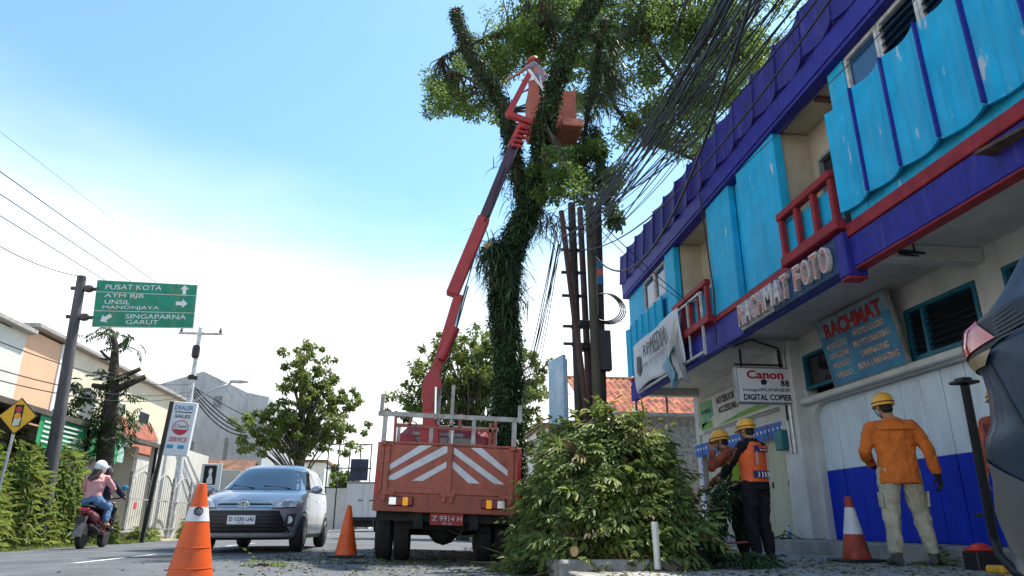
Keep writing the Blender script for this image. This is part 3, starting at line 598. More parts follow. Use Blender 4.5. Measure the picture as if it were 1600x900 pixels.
while cnt < 2150:
    x, y = random.uniform(.35, 3.85), random.uniform(6.55, 10.3); h = pile_h(x, y)
    if h < .04 or (y < 7.06 and random.random() < .85) or (h < .3 and (x < 1.45 or x > 2.7) and random.random() < .75): continue
    nrm = pile_n(x, y)
    if nrm.y > .35 and random.random() < .8: continue
    if (x > 2.85 or (x > 2.6 and y < 7.7)) and random.random() < .8: continue
    out_ = Vector((nrm.x, nrm.y, 0)); out_ = out_.normalized() if out_.length > .05 else Vector((random.uniform(-1,1), -1, 0)).normalized()
    kq = 1+1.2*random.random()**3; d = out_*.55+Vector((random.uniform(-.9,.9), random.uniform(-.9,.9), random.uniform(-.8,.6)))*kq
    big = 1 if y < 9.4 else .9
    k_ = noise.noise(Vector((x*1.3, y*1.3, h*1.6)))
    dst = partsB if k_+random.uniform(-.25,.25) > .05 else parts
    if random.random() < .05: dst = partsC
    sprig(Vector((x, y, h+random.uniform(-.05, .13))), d, nrm*.8+Vector((random.gauss(0,.35),-.2+random.gauss(0,.35),.5)), random.uniform(.2,.45), random.choice((4,5,5,6)), random.uniform(.065,.145)*big, .037*big, dst); cnt += 1
for i in range(120):      # twigs and limbs poking out
    x, y = random.uniform(.9, 3.0), random.uniform(7.2, 9.6); h = pile_h(x, y)
    p = Vector((x, y, h+.05)); d = Vector((random.uniform(-1,1), random.uniform(-1,.3), random.uniform(-.5,.6))).normalized(); ln = random.uniform(.3,.85)
    tw.tube([p-d*ln*.4, p+d*ln*.3+Vector((0,0,.04)), p+d*ln*.7], [.014,.011,.005], 5)
def loc(o): o.matrix_local = Matrix.Translation((-PC.x, -PC.y, -.02)); return o
V, Q = merge(parts); o = loc(npmesh('leaves', V, Q, M_leafA, pile)); o['kind'] = 'stuff'
V, Q = merge(partsB); o = loc(npmesh('pale_leaves', V, Q, M_leafB, pile)); o['kind'] = 'stuff'
V, Q = merge(partsC); o = loc(npmesh('wilted_leaves', V, Q, mat('leaf_wilted', (.17,.13,.05), .7, var=.3, isl=.4, trans=.2), pile)); o['kind'] = 'stuff'
loc(tw.build('twigs', mat('fresh_twig', (.16,.12,.07), .9, var=.4, scale=9), pile))['kind'] = 'stuff'
b = MB(); c = atz(1000-45, 745, 1.0); c = aty(955, 746, 7.55); b.ell(c, (.05,.012,.035)); loc(b.build('cut_end', M_cut, pile))
# logs in the pile
def log(p, q, r, label):
    p, q = Vector(p), Vector(q); t = thing('log', label, 'log', p); d = q-p
    pts = [d*i/6+Vector((random.uniform(-.01,.01),)*3) for i in range(7)]; b = MB(); b.tube(pts, [r*random.uniform(.92,1.08) for _ in pts], 14); b.build('bark', M_bark, t, 'auto')
    for e, s in ((pts[0], -1), (pts[-1], 1)):
        u = d.normalized()*s; b = MB(); M = u.to_track_quat('Z', 'Y').to_matrix().to_4x4(); M.translation = e+u*.004; b.lathe([(r*.9,-.004),(r*.88,.004)], M=M, n=14); b.build('cut_face', M_cut, t)
log(atz(897, 862, .27), atz(962, 859, .27), .06, 'thick mossy log lying along the concrete planter edge')
log((2.95, 8.3, .22), (3.3, 7.9, .25), .11, 'short round log at the feet of the two yellow-helmeted workers')
log((2.1, 7.35, .42), (2.5, 7.6, .5), .07, 'short brown log sunk among the leaves behind the pipe')
# ================================================================ pole cluster
PZ = .1
M_pole = mat('wooden_pole', (.045,.036,.032), .85, var=.4, scale=5, stretch=(1,1,.2)); M_pole2 = mat('mossy_pole', (.075,.068,.045), .85, var=.4, scale=5, stretch=(1,1,.2)); M_pole3 = mat('rusty_pole', (.07,.034,.027), .75, var=.4, scale=6, stretch=(1,1,.25))
POLES = [((916, 640), (877, 330), 8.9, .044, M_pole3, 'rusty leaning utility pole at the pile edge'),
         ((905, 640), (893, 318), 9.1, .062, M_pole, 'dark utility pole carrying bolted clamps'),
         ((922, 640), (906, 325), 9.6, .05, M_pole3, 'slim red brown pole between the clamped pole and the mossy pole'),
         ((934, 640), (920, 312), 8.8, .064, M_pole2, 'thick mossy olive utility pole'),
         ((942, 640), (929, 330), 9.7, .042, M_pole, 'thin dark pole half hidden by the mossy pole'),
         ((943, 640), (935, 318), 9.0, .046, M_pole, 'dark pole with a blue and orange painted ring')]
ptop = []
for (pb, pt, Y, r, m_, lb) in POLES:
    a, c = aty(*pb, Y), aty(*pt, Y+.05); d = (c-a); a0 = a-d*((a.z-PZ)/d.z)
    t = thing('utility_pole', lb, 'pole', a0, 0, 'utility poles in the cluster'); 
    b = MB(); n = 7; b.tube([(c-a0)*i/n for i in range(n+1)], [r*(1.12-.2*i/n) for i in range(n+1)], 14); b.build('shaft', m_, t, 'auto'); ptop.append(c)
    def onp(z): return (c-a0)*((z-a0.z)/(c.z-a0.z))
    if 'ring' in lb:
        for z, cm in ((3.72,(.03,.2,.45)), (3.84,(.55,.16,.08)), (3.96,(.03,.2,.45))):
            p0, p1 = onp(z), onp(z+.115); MB().tube([p0, p1], r*1.03, 14).build('painted_band', mat('ring_%d' % int(cm[0]*1000), cm, .6), t)
    if 'clamps' in lb:
        for z in (2.85, 3.1, 3.55, 3.9, 4.25, 4.6):
            q = onp(z); MB().tube([q, q+Vector((0,0,.04))], r*1.18, 14).bar(q+Vector((-.19,-.02,.02)), q+Vector((.17,-.02,.02)), .035).build('clamp', M_black, t)
    if 'mossy olive' in lb:
        q = onp(3.0); MB().box(q+Vector((.05,-.02,-.55)), q+Vector((.22,.1,.0)), .01).build('junction_box', M_black, t)
    if 'slim' in lb:
        for z in (2.9, 3.25): q = onp(z); MB().box(q+Vector((-.2,-.1,0)), q+Vector((.14,.08,.1)), .02).build('cable_clamp', M_black, t)
# coil of cable
cc = aty(947, 480, 8.9); b = MB()
for k in range(4):
    b.tube([cc+Vector(((.2+.01*k)*math.cos(t_)+.02*k, .02*k+.03*math.sin(t_*2), (.2+.008*k)*math.sin(t_))) for t_ in [2*math.pi*i/26 for i in range(27)]], .009, 5)
tag(b.build('cable_coil', M_black, smooth=True), 'round coil of black cable hanging on the poles', 'cable')
# overhead cable bundles: pole tops up and over towards the next pole line
def cable(p, q, sag, r=.012, name='overhead_cable', label=None, n=16, grp=None, extra=None):
    p, q = Vector(p), Vector(q); pts = []
    for i in range(n+1):
        t_ = i/n; v = p.lerp(q, t_); v.z -= sag*4*t_*(1-t_); pts.append(v)
    b = MB(); b.tube(pts, r, 5); o = b.build(name, M_black, None, True)
    if label: tag(o, label, 'cable', grp)
    return o
for k in range(44):
    t0 = random.choice(ptop); st_ = t0+Vector((random.uniform(-.12,.12), random.uniform(-.1,.1), random.uniform(-.75,.05)))
    en = CC+ray(1188-min(150, random.expovariate(1/42)), -40)*random.uniform(4.6, 5.6)
    st2 = st_; ln = en-st2; en2 = st2+ln*1.7
    cable(st2, en2, random.choice((random.uniform(0,.3), random.uniform(.2,.9))), random.choice((.004,.005,.006,.008)), label='black overhead cable running from the pole cluster over the shop front', grp='overhead cables from the pole cluster')
cable(aty(930, 400, 9), CC+ray(1190, -60)*4.2, .9, .012, label='thick slack black cable drooping below the overhead bundle')
cable(aty(920, 330, 9), atx(1085, 480, 4.7), .05, .008, label='thin cable from the poles to the far balcony', n=12)
cable(aty(925, 345, 9), atx(1080, 478, 4.72), .12, .006, label='second thin cable drooping from the poles to the far balcony', n=12)
for (a_, c_) in (((1020,430),(1380,60)),):
    cable(atx(985, 425, 4.6), atx(1500, -70, 4.6), .05, .006, label='fine wire stretched along the blue facade')
# sagging bundle from the poles down behind the trunk
for k in range(9):
    p = aty(880+random.uniform(-12,8), 345+random.uniform(-10,40), 9.6); q = aty(808+random.uniform(-6,6), 640+random.uniform(-50,40), 18)
    cable(p, q, random.uniform(.1,.7), random.choice((.007,.009)), label='dark cable dropping from the poles behind the ivy covered trunk', grp='cables behind the trunk')
# ================================================================ big ivy covered tree
TB = thing('ivy_covered_tree', 'tall pruned street tree wrapped in ivy and strap ferns beside the truck', 'tree', (1.62, 14.0, .1))
TI = Matrix.Translation((-1.62, -14.0, -.1))
def tpart(o): o.parent = TB; o.matrix_local = TI; return o
def path(pts, n=40):
    P = [aty(x, y, Y) for x, y, Y, r in pts]; Rr = [r for *_, r in pts]; out_ = []
    k = len(P)-1
    for i in range(n+1):
        t_ = i/n*k; j = min(int(t_), k-1); f_ = t_-j
        p0, p1, p2, p3 = P[max(j-1,0)], P[j], P[j+1], P[min(j+2,k)]
        v = .5*((2*p1)+(p2-p0)*f_+(2*p0-5*p1+4*p2-p3)*f_*f_+(3*p1-p0-3*p2+p3)*f_**3)
        out_.append((v, Rr[j]*(1-f_)+Rr[j+1]*f_))
    return out_
base = [(800, 812, 14.0, .27), (798, 740, 14.0, .25), (792, 640, 14.0, .235), (795, 560, 14, .235), (786, 470, 14, .25), (800, 385, 13.9, .23), (832, 318, 13.8, .21)]
right = [(832, 318, 13.8, .21), (845, 250, 12.9, .17), (852, 190, 12.0, .15), (870, 125, 11.5, .13), (895, 60, 11.2, .12), (930, 0, 11.2, .11), (965, -60, 11.2, .09)]
left = [(826, 325, 13.9, .17), (806, 262, 13.7, .15), (797, 205, 13.6, .14), (783, 160, 13.6, .13), (752, 112, 13.7, .12), (726, 66, 13.8, .11), (712, 16, 13.9, .10)]
stub = [(790, 420, 14, .14), (775, 396, 13.8, .12), (762, 384, 13.6, .1)]
mid = [(905, 45, 11.25, .10), (960, 60, 13, .09), (1010, 40, 14, .08), (1080, 60, 14.5, .06), (1140, 90, 14.5, .04)]
b1 = [(700, 110, 15.9, .03), (745, 130, 15.7, .05), (790, 175, 15.2, .07)]
b2 = [(945, 30, 12.0, .09), (930, 110, 13, .07), (915, 200, 13.2, .05), (905, 285, 12.9, .035)]
b3 = [(960, 60, 13, .07), (955, 150, 13.2, .05), (1000, 205, 13, .04), (1085, 250, 12.6, .03)]
b4 = [(905, 45, 11.3, .08), (850, 30, 14.5, .06), (760, 60, 16, .05), (690, 90, 16.5, .03)]
b5 = [(1000, 45, 14, .06), (1060, 130, 14.3, .05), (1110, 170, 14.3, .03)]
b6 = [(930, 200, 13, .05), (945, 300, 12, .035), (965, 360, 11.6, .02)]
limbs = {}
for nm, pp in dict(trunk=base, limb=right, sawn_limb=left, stub=stub, bough=mid, bough_=b2, bough__=b3, bough___=b4, bough____=b5, bough_____=b1, bough______=b6).items():
    pt = path(pp, 36); limbs[nm] = pt; b = MB(); b.tube([p for p, r in pt], [r for p, r in pt], 12); tpart(b.build(nm.rstrip('_'), M_bark, None, True))
def endcap(pt, flip=False):
    p, r = pt[-1]; u = (pt[-1][0]-pt[-3][0]).normalized(); M = u.to_track_quat('Z', 'Y').to_matrix().to_4x4(); M.translation = p+u*.01
    b = MB(); b.lathe([(r*1.02,-.03),(r*.95,.012)], M=M, n=14); tpart(b.build('cut_face', M_cut))
endcap(limbs['sawn_limb']); endcap(limbs['stub'])
# ivy: small leaves over the bark
def ivy(pt, dens, ll, thick, straps=0, sl=.5):
    P, D, Nn, Ls = [], [], [], []; SP, SD, SN, SL = [], [], [], []
    for (p, r), (q, r2) in zip(pt[:-1], pt[1:]):
        ax = q-p; ln = ax.length; ax.normalize(); a = Vector((0,0,1)).cross(ax); a = a.normalized() if a.length > .05 else Vector((1,0,0)); c = ax.cross(a)
        for i in range(int(dens*ln*r*40)):
            t_ = random.random(); an = random.uniform(0, 2*math.pi); nn = a*math.cos(an)+c*math.sin(an)
            rr = r+abs(random.gauss(0, thick)); P.append(p+ax*ln*t_+nn*rr); D.append(nn*.45+Vector((random.uniform(-.6,.6), random.uniform(-.6,.6), random.uniform(-1,.25)))); Nn.append(nn+Vector((0,0,.4))); Ls.append(ll*random.uniform(.6,1.5))
        for i in range(int(straps*ln) + (random.random() < straps*ln % 1)):
            an = random.uniform(0, 2*math.pi); nn = a*math.cos(an)+c*math.sin(an); SP.append(p+ax*ln*random.random()+nn*r); SD.append(nn*.9+Vector((random.uniform(-.4,.4), random.uniform(-.4,.4), random.uniform(-.1,.8)))); SL.append(sl*random.uniform(.5,1.3))
    ar = lambda L_: np.array([list(v) for v in L_])
    if P: ivyparts.append(leaf_arrays(ar(P), ar(D), ar(Nn), np.array(Ls), np.array(Ls)*.62))
    for p, d, l_ in zip(SP, SD, SL): strap(p, d, l_)
def strap(p, d, l_, w_=.022):
    d = Vector(d).normalized(); s = d.cross(Vector((0,0,1))); s = s.normalized() if s.length > .05 else Vector((1,0,0)); pos = Vector(p); vs = []; n = 6; v = d.copy()
    for i in range(n+1):
        ww = w_*(.7+.6*math.sin(math.pi*i/n))*(1-.85*(i/n)**3); vs += [list(pos-s*ww/2), list(pos+s*ww/2)]
        pos = pos+v*(l_/n); v = (v+Vector((0,0,-.42))).normalized()
    strapV.append(np.array(vs)); strapQ.append(np.array([[2*i, 2*i+1, 2*i+3, 2*i+2] for i in range(n)]))
ivyparts, strapV, strapQ = [], [], []
ivy(limbs['trunk'], 300, .055, .045, 60, .35); ivy(limbs['limb'], 270, .055, .035, 40, .25); ivy(limbs['sawn_limb'], 200, .05, .035, 75, .22); ivy(limbs['stub'], 240, .06, .05, 60, .5)
ivy(limbs['bough_'], 120, .06, .05, 40, .4); ivy(limbs['bough__'], 120, .05, .04, 10, .3); ivy(limbs['bough______'], 300, .06, .06, 20, .3); ivy(limbs['bough'], 110, .05, .03, 8, .3); ivy(limbs['bough___'], 110, .05, .03, 8, .3)
# strap fern masses
for (cx, cy, Y, sx, sz, n_, l_) in ((782, 420, 13.7, .38, .5, 420, .75), (765, 400, 13.6, .25, .3, 170, .7), (800, 470, 13.75, .3, .5, 220, .6), (955, 120, 12.9, .38, .6, 420, .75), (935, 150, 12.8, .25, .5, 180, .7), (815, 300, 13.9, .35, .7, 140, .6), (850, 350, 13.6, .35, .35, 160, .7), (800, 240, 13.7, .2, .6, 130, .5), (770, 140, 13.6, .2, .3, 90, .4)):
    c = aty(cx, cy, Y)
    for i in range(n_):
        p = c+Vector((random.gauss(0, sx*.5), random.gauss(0, sx*.4), random.gauss(0, sz*.5))); d = Vector((random.gauss(0,1), random.gauss(0,1), random.uniform(-.6,1))); strap(p, d, l_*random.uniform(.4,1.1), random.uniform(.012,.026))
V, Q = merge(ivyparts); tpart(npmesh('ivy', V, Q, M_ivy))['kind'] = 'stuff'
V, Q = merge(list(zip(strapV, strapQ))); tpart(npmesh('strap_ferns', V, Q, M_fern))['kind'] = 'stuff'
# crown: clumps of fine leaflets along branch ends
CL = []
def clumps(pts, n, spread, sx=40, sy=26):
    for i in range(int(n*1.75)):
        x, y, Y, r_ = random.choice(pts); CL.append((aty(x+random.gauss(0, sx*.55), y+random.gauss(0, sy*.55), Y+random.gauss(0, .7)), random.uniform(.5,1.25)*spread))
clumps([(700,120,17,0),(690,165,17,0),(720,100,17,0),(745,150,16.8,0),(725,175,16.8,0),(760,80,17,0),(705,145,17,0),(770,115,16.8,0),(690,130,17,0),(780,165,16.5,0)], 62, .27, 26, 20)
clumps([(800,45,16,0),(840,20,15.6,0),(790,75,15.8,0),(870,30,15.5,0),(820,60,15.8,0),(780,100,15.6,0),(840,75,15.6,0)], 75, .36, 34, 24)
clumps([(900,25,15,0),(950,20,14.8,0),(1000,15,14.8,0),(1050,25,14.7,0),(1100,35,14.6,0),(930,70,14.7,0),(985,65,14.6,0),(1120,10,14.6,0)], 120, .40, 46, 34)
clumps([(1060,80,14.6,0),(1110,90,14.6,0),(1150,70,14.6,0),(1180,75,14.6,0),(1090,130,14.4,0),(1130,140,14.4,0),(1080,160,14.4,0),(1165,105,14.5,0),(1010,120,14.6,0),(1030,170,14.5,0)], 120, .34, 30, 24)
clumps([(985,200,13.8,0),(1030,215,13.8,0),(1070,225,13.6,0),(1095,200,13.8,0),(1100,240,13.5,0)], 34, .28, 26, 16)
clumps([(880,120,15.6,0),(905,150,15.4,0),(920,100,15.3,0),(890,90,15.6,0)], 24, .32, 24, 20)
clumps([(870,240,12.6,0),(890,270,12.5,0),(870,300,12.5,0),(905,240,12.6,0),(915,285,12.4,0),(930,230,12.7,0),(955,270,12.6,0),(860,270,12.6,0)], 46, .22, 20, 16)
clumps([(960,345,11.6,0),(950,300,12,0)], 5, .15, 8, 10)
clumps([(1195,-8,13,0),(1150,-20,13.4,0),(1080,-40,14,0),(960,-50,14.4,0),(850,-30,15,0),(1000,-90,14.2,0),(900,-100,14.6,0)], 70, .45, 60, 40)
C = np.array([list(c) for c, r in CL]); Rr = np.array([r for c, r in CL])
V, Q = clump_leaves(C, Rr, 78, .095, .042, droop=.3, flat=.6); tpart(npmesh('crown', V, Q, M_leafT))['kind'] = 'stuff'
tw = MB(); allp = [p for nm in ('bough','bough_','bough__','bough___','bough____','bough_____','limb') for p, r in limbs[nm][4:]]
for c, r in CL:
    q = min(allp, key=lambda p: (p-c).length); mdp = q.lerp(c, .5)+Vector((random.uniform(-.15,.15), random.uniform(-.15,.15), random.uniform(-.05,.2)))
    tw.tube([q, mdp, c], [.022,.014,.005], 5, cap=False)
tpart(tw.build('twigs', M_bark, None))['kind'] = 'stuff'
# ================================================================ other trees
def tree(name, label, loc, h, crown, trunk_r, n, leaf, lw, m, nl=90, seed=1, lean=0, bare=0, group=None):
    """crown: list of (dx, dy, z, rx, rz) ellipsoids"""
    rn = random.Random(seed); t = thing(name, label, 'tree', loc, 0, group); b = MB(); z0 = min(c[2]-c[4]*.3 for c in crown)
    top = max(c[2] for c in crown)
    spine = [Vector((lean*(i/8)**1.5+rn.uniform(-.05,.05)*i/3, rn.uniform(-.05,.05)*i/3, top*i/8)) for i in range(9)]
    b.tube(spine, [trunk_r*(1.25-1.0*(i/8)**.8) for i in range(9)], 10); b.build('trunk', M_bark2, t, True)
    C, Rr = [], []; tot = sum(c[3]**2*c[4] for c in crown); lb = MB()
    for (dx, dy, z, rx, rz) in crown:
        k = max(4, int(2.0*n*rx*rx*rz/tot))
        for i in range(k):
            d = Vector((rn.gauss(0,1), rn.gauss(0,1), rn.gauss(0,1))).normalized()*rn.uniform(.35,1.18); p = Vector((dx+d.x*rx, dy+d.y*rx, z+d.z*rz)); C.append(list(p)); Rr.append(rn.uniform(.08,.22)*rx**.6)
            if i % 3 == 0:
                sp = spine[max(1, min(8, int((p.z*.72)/top*8)))]; lb.tube([sp, sp.lerp(p, .5)+Vector((0,0,.08*rx)), p], [trunk_r*.25, trunk_r*.14, trunk_r*.05], 5, cap=False)
    lb.build('branches', M_bark2, t)['kind'] = 'stuff'
    V, Q = clump_leaves(np.array(C), np.array(Rr), nl, leaf, lw, droop=.35, flat=.7); npmesh('crown', V, Q, m, t)['kind'] = 'stuff'
    return t
# ================================================================ boom truck
M_tr = mat('truck_faded_red', (.43,.115,.07), .55, var=.16, scale=5, dirt=.6, dirtcol=(.2,.075,.05)); M_tr2 = mat('truck_apron_red', (.40,.11,.068), .6, var=.2, scale=60, bump=.6, bscale=70, dirt=.4, dirtcol=(.2,.07,.05))
peel(M_tr, (.16,.055,.04), .56, .75, 3.2, (3, 3, .7), .75); peel(M_tr, (.52,.3,.24), .66, .72, 9, (1, 1, .5), .55); peel(M_tr2, (.15,.06,.045), .55, .75, 3, (3, 3, 1), .7)
M_boom = mat('boom_red', (.42,.035,.035), .42, var=.14, scale=4, dirt=.3, dirtcol=(.2,.03,.03)); M_cabr = mat('cab_crimson', (.3,.02,.035), .35, var=.15)
M_rk = mat('rusty_white_rail', (.52,.5,.45), .7, var=.3, scale=8, dirt=.7, dirtcol=(.25,.12,.06)); M_tyre = mat('tyre_rubber', (.018,.018,.019), .85, var=.3, scale=12, dirt=.5, dirtcol=(.06,.055,.05))
M_chas = mat('chassis_black', (.02,.019,.018), .8, var=.4, scale=7); M_wst = mat('reflective_white', (.68,.69,.7), .5, var=.1, dirt=.25, dirtcol=(.5,.45,.42)); M_refl = mat('reflector_red', (.5,.012,.025), .25, var=.2, scale=20)
M_amb = mat('amber_lens_lit', (1.0,.42,.02), .3, var=.1, emit=.12); M_rl = mat('red_lens', (.3,.012,.012), .2, var=.3, scale=20); M_chr = mat('chrome', (.6,.62,.64), .15, metal=1, var=.05)
TY = 9.45; tcx = aty(696, 780, TY).x
trk = thing('boom_lift_truck', 'faded red boom lift truck with white chevrons on its tailgate', 'truck', (tcx, TY, .045))
ROLL = Matrix.Rotation(R(1.9), 4, 'Y')
def tk(b, name, m, par=None, roll=True, smooth=False):
    o = b.build(name, m, par or trk, smooth)
    if roll and not par: o.matrix_local = ROLL
    return o
HW = .955; Z0, Z1, ZT = .61, .84, 1.46
b = MB(); b.box((-HW, -.02, Z0), (HW, .05, Z1), .008); ap = tk(b, 'rear_apron', M_tr2)
b = MB(); b.box((-HW+.10, .0, Z1+.002), (HW-.10, .04, ZT), .006); tg = tk(b, 'tailgate', M_tr)
for a, c in ((-HW+.10, -HW+.17), (-.035, .035), (HW-.17, HW-.10)): tk(MB().box((a, -.03, Z1-.03), (c, -.002, ZT+.005), .006), 'tailgate_rib', M_tr)
tk(MB().box((-HW+.171, -.022, Z1+.003), (-.036, -.002, Z1+.075), .005), 'tailgate_rail', M_tr); tk(MB().box((.036, -.022, Z1+.003), (HW-.171, -.002, Z1+.075), .005), 'tailgate_rail', M_tr)
tk(MB().box((-HW+.05, -.015, ZT+.006), (HW-.05, .05, ZT+.035), .006), 'tailgate_cap', M_tr)
for s in (-1, 1):
    tk(MB().box((s*HW, -.02, Z1+.002), (s*(HW-.095), .06, ZT+.02), .008), 'corner_post', M_tr)
    tk(MB().box((s*(HW-.005), -.026, Z1-.02 if s < 0 else Z1-.1), (s*(HW-.05), -.021, Z1+.27 if s < 0 else ZT)), 'reflector_strip', M_refl)
    tk(MB().tube([(s*(HW-.1), -.05, ZT-.02), (s*(HW-.1), -.05, ZT+.03)], .035, 10).box((s*(HW-.16), -.06, ZT-.03), (s*(HW-.05), -.02, ZT+.01), .008), 'latch', M_tr)
    tk(MB().box((s*HW, .06, .9), (s*(HW-.05), 3.25, ZT), .008), 'side_board', M_tr)
for x in (-.77, 0, .77):
    tk(MB().box((x-.09, -.045, Z1-.03), (x+.09, -.021, Z1+.015), .006).box((x-.07, -.05, Z1-.1), (x-.03, -.021, Z1-.03), .005).box((x+.03, -.05, Z1-.1), (x+.07, -.021, Z1-.03), .005), 'hinge', M_tr)
zs = lambda zx, zy: ((zx-474)*HW*2/(817-108)*.99, ZT+.03-(zy-(286+(zx-474)*.034))*HW*2/705)
for poly in ([(172,385),(172,412),(385,293),(322,293)], [(172,440),(172,457),(212,457),(462,327),(462,297),(440,297)], [(295,461),(348,462),(461,398),(461,370)],
             [(575,303),(630,303),(765,410),(765,438)], [(491,300),(491,332),(700,474),(752,477)], [(488,367),(488,400),(572,471),(630,474)]):
    pp = []
    for q in poly:
        x, z = zs(*q); pp.append((min(HW-.175, max(-HW+.175, x)) if abs(x) > .5 else (max(.04, x) if x > 0 else min(-.04, x)), -.004, max(Z1+.08, z)))
    tk(MB().poly(pp, (0,-1,0), .003), 'chevron_stripe', M_wst)
for s in (-1, 1):
    cx = s*.60-.0; lm = tk(MB().box((cx-.16, -.05, Z0+.07), (cx+.16, -.021, Z0+.185), .01), 'tail_lamp', M_black)
    for a, c, m_ in ((-.15,-.055,M_rl), (-.05,.045,M_rl), (.05,.15,M_chr)) if s > 0 else ((-.15,-.055,M_chr), (-.05,.02,M_rl), (.1,.15,M_rl)): o = MB().box((cx+a, -.058, Z0+.08), (cx+c, -.0505, Z0+.175), .004).build('lens', m_, lm)
    ax = cx-.06 if s > 0 else cx+.06; MB().box((ax-.035, -.066, Z0+.075), (ax+.035, -.059, Z0+.18), .006).build('indicator', M_amb, lm)
pt = tk(MB().box((-.21, .0, Z0-.15), (.22, .015, Z0-.005), .004), 'number_plate', mat('plate_red', (.3,.025,.02), .5, var=.2))
M_ptx = mat('plate_text', (.6,.58,.55), .5); text('Z 9914 H', (.01, -.002, Z0-.065), (1,0,0), (0,0,1), M_ptx, pt, w=.38, h=.06); text('08-25', (.01, -.002, Z0-.125), (1,0,0), (0,0,1), M_ptx, pt, w=.12, h=.025)
b = MB(); b.box((-.85, .06, Z0+.0), (.85, 5.2, Z0+.16)); b.box((-.42, .05, .42), (-.30, 5, Z0)); b.box((.30, .05, .42), (.42, 5, Z0)); b.box((-.6, .3, .4), (.6, .42, .6)); b.box((-HW+.05, .1, .5), (HW-.05, .14, Z0)); tk(b, 'chassis', M_chas)
b = MB(); b.lathe([(.06,-.6),(.07,-.2),(.16,-.12),(.2,0),(.16,.12),(.07,.2),(.06,.6)], c=(0,.72,.4), axis='x', n=16); tk(b, 'rear_axle', M_chas, roll=False, smooth=True)
b = MB(); b.tube([(.0,.2,.55), (.05,.22,.4), (.2,.2,.35), (.25,.2,.5)], .012, 6); tk(b, 'hose', M_black)
def tyre_prof(r, w): return [(r*.55,-w/2),(r*.9,-w/2),(r*.98,-w*.4),(r,-w*.25),(r,w*.25),(r*.98,w*.4),(r*.9,w/2),(r*.55,w/2)]
for x in (-.80, -.555, .545, .79):
    wz = crown(tcx+x)-.045+.345; o = MB().lathe(tyre_prof(.36, .215), c=(0,0,0), axis='x', n=32).build('wheel', M_tyre, trk, 'auto'); o.location = (x, .72, wz+.012)
    MB().lathe([(.02,-.06),(.19,-.06),(.19,.06),(.02,.06)], axis='x', n=20).build('rim', M_chas, o)
for x in (-.74, .74):
    o = MB().lathe(tyre_prof(.36, .2), axis='x', n=28).build('wheel', M_tyre, trk, 'auto'); o.location = (x, 4.5, crown(tcx+x)-.045+.357)
tk(MB().box((-.92, .06, Z0+.162), (.92, 3.3, .9)), 'bed_floor', M_tr)
# racks
b = MB(); b.bar((-HW-.04, .06, 1.86), (HW-.0, .06, 1.86), .055, .06); 
for x, z0, z1, w_ in ((-HW+.06, ZT, 1.84, .06), (HW-.10, ZT, 1.84, .06), (.30, ZT, 1.84, .05), (-.27, ZT, 1.70, .05)): b.bar((x, .07, z0), (x, .07, z1), w_)
b.bar((-HW+.0, .06, 1.84), (-HW-.0, .06, 2.12), .05); b.bar((HW-.03, .06, 1.84), (HW-.03, .06, 2.06), .05); tk(b, 'rear_rack', M_rk)
tk(MB().tube([(.02, .07, ZT), (.02, .07, 1.68)], .022, 10), 'short_pipe', M_galv)
b = MB(); y = 1.5
for p, q in (((-.82, y, 1.9), (.72, y, 1.88)), ((-.82, y, ZT-.2), (-.84, y, 2.12)), ((.70, y, ZT-.2), (.72, y, 2.05)), ((-.62, y, 1.9), (-.58, y, 2.12)), ((.16, y, 1.9), (.16, y, 2.12)), ((.64, y, 1.5), (.64, y, 2.0))): b.bar(p, q, .045)
tk(b, 'middle_rack', M_tr)
b = MB()
for x in (-.18, .06): b.bar((x, 3.0, 1.5), (x, 3.0, 2.86), .06)
b.bar((-.9, 3.0, 2.1), (.9, 3.0, 2.1), .06); b.bar((-.85, 3.0, .9), (-.85, 3.0, 2.1), .06); b.bar((.85, 3.0, .9), (.85, 3.0, 2.1), .06); tk(b, 'front_rack', M_rk)
# cab
def sbox(x0, x1, y0, y1, z0, z1, r=.12, n=5): 
    b = MB(); b.box((x0, y0, z0), (x1, y1, z1), r); return b
cab = tk(sbox(-.86, .86, 3.5, 5.1, .75, 2.16, .14), 'cab', M_cabr, smooth=False)
MB().box((-.55, 3.49, 1.6), (.55, 3.50, 1.98), .003).build('rear_window', M_glass, cab); MB().box((-.62, 3.485, 2.0), (.3, 3.498, 2.06)).build('label_strip', M_rk, cab)
for s in (-1, 1): MB().box((s*.861, 3.9, 1.45), (s*.868, 4.8, 1.98), .003).build('side_window', M_glass, cab)
MB().box((-.72, 5.1, 1.4), (.72, 5.108, 2.0), .003).build('windscreen', M_glass, cab)
# boom: pixel-traced in the vertical plane above the deck
TM = trk.matrix_basis.inverted(); TM = Matrix.Translation((-tcx, -TY, -.045))
def W(x, y, Y): return TM @ aty(x, y, Y)
BY = 12.5
b = MB(); b.bar(W(671, 672, BY), W(672, 610, BY), .25, .24, up=(0,1,0), bev=.02); b.bar(W(674, 765, BY), W(671, 672, BY), .34, .34, up=(0,1,0), bev=.02); tk(b, 'boom_column', M_boom, roll=False)
pr = [(660,655),(657,610),(665,590),(687,555),(700,520),(706,500),(716,480),(727,478),(716,520),(704,560),(690,600),(683,625),(672,628)]
b = MB(); b.poly([W(x, y, BY-.14) for x, y in [(664,640),(658,616),(662,592),(675,572),(686,575),(690,602),(684,622),(672,640)]], (0,-1,0), .30); tk(b, 'boom_knuckle', M_boom, roll=False)
b = MB(); b.bar(W(672, 612, BY), W(717, 462, BY-.02), .185, .22, up=(0,1,0), bev=.015); b.bar(W(706, 462, BY-.02), W(756, 342, BY-.04), .24, .26, up=(0,1,0), bev=.02); tk(b, 'lower_boom', M_boom, roll=False)
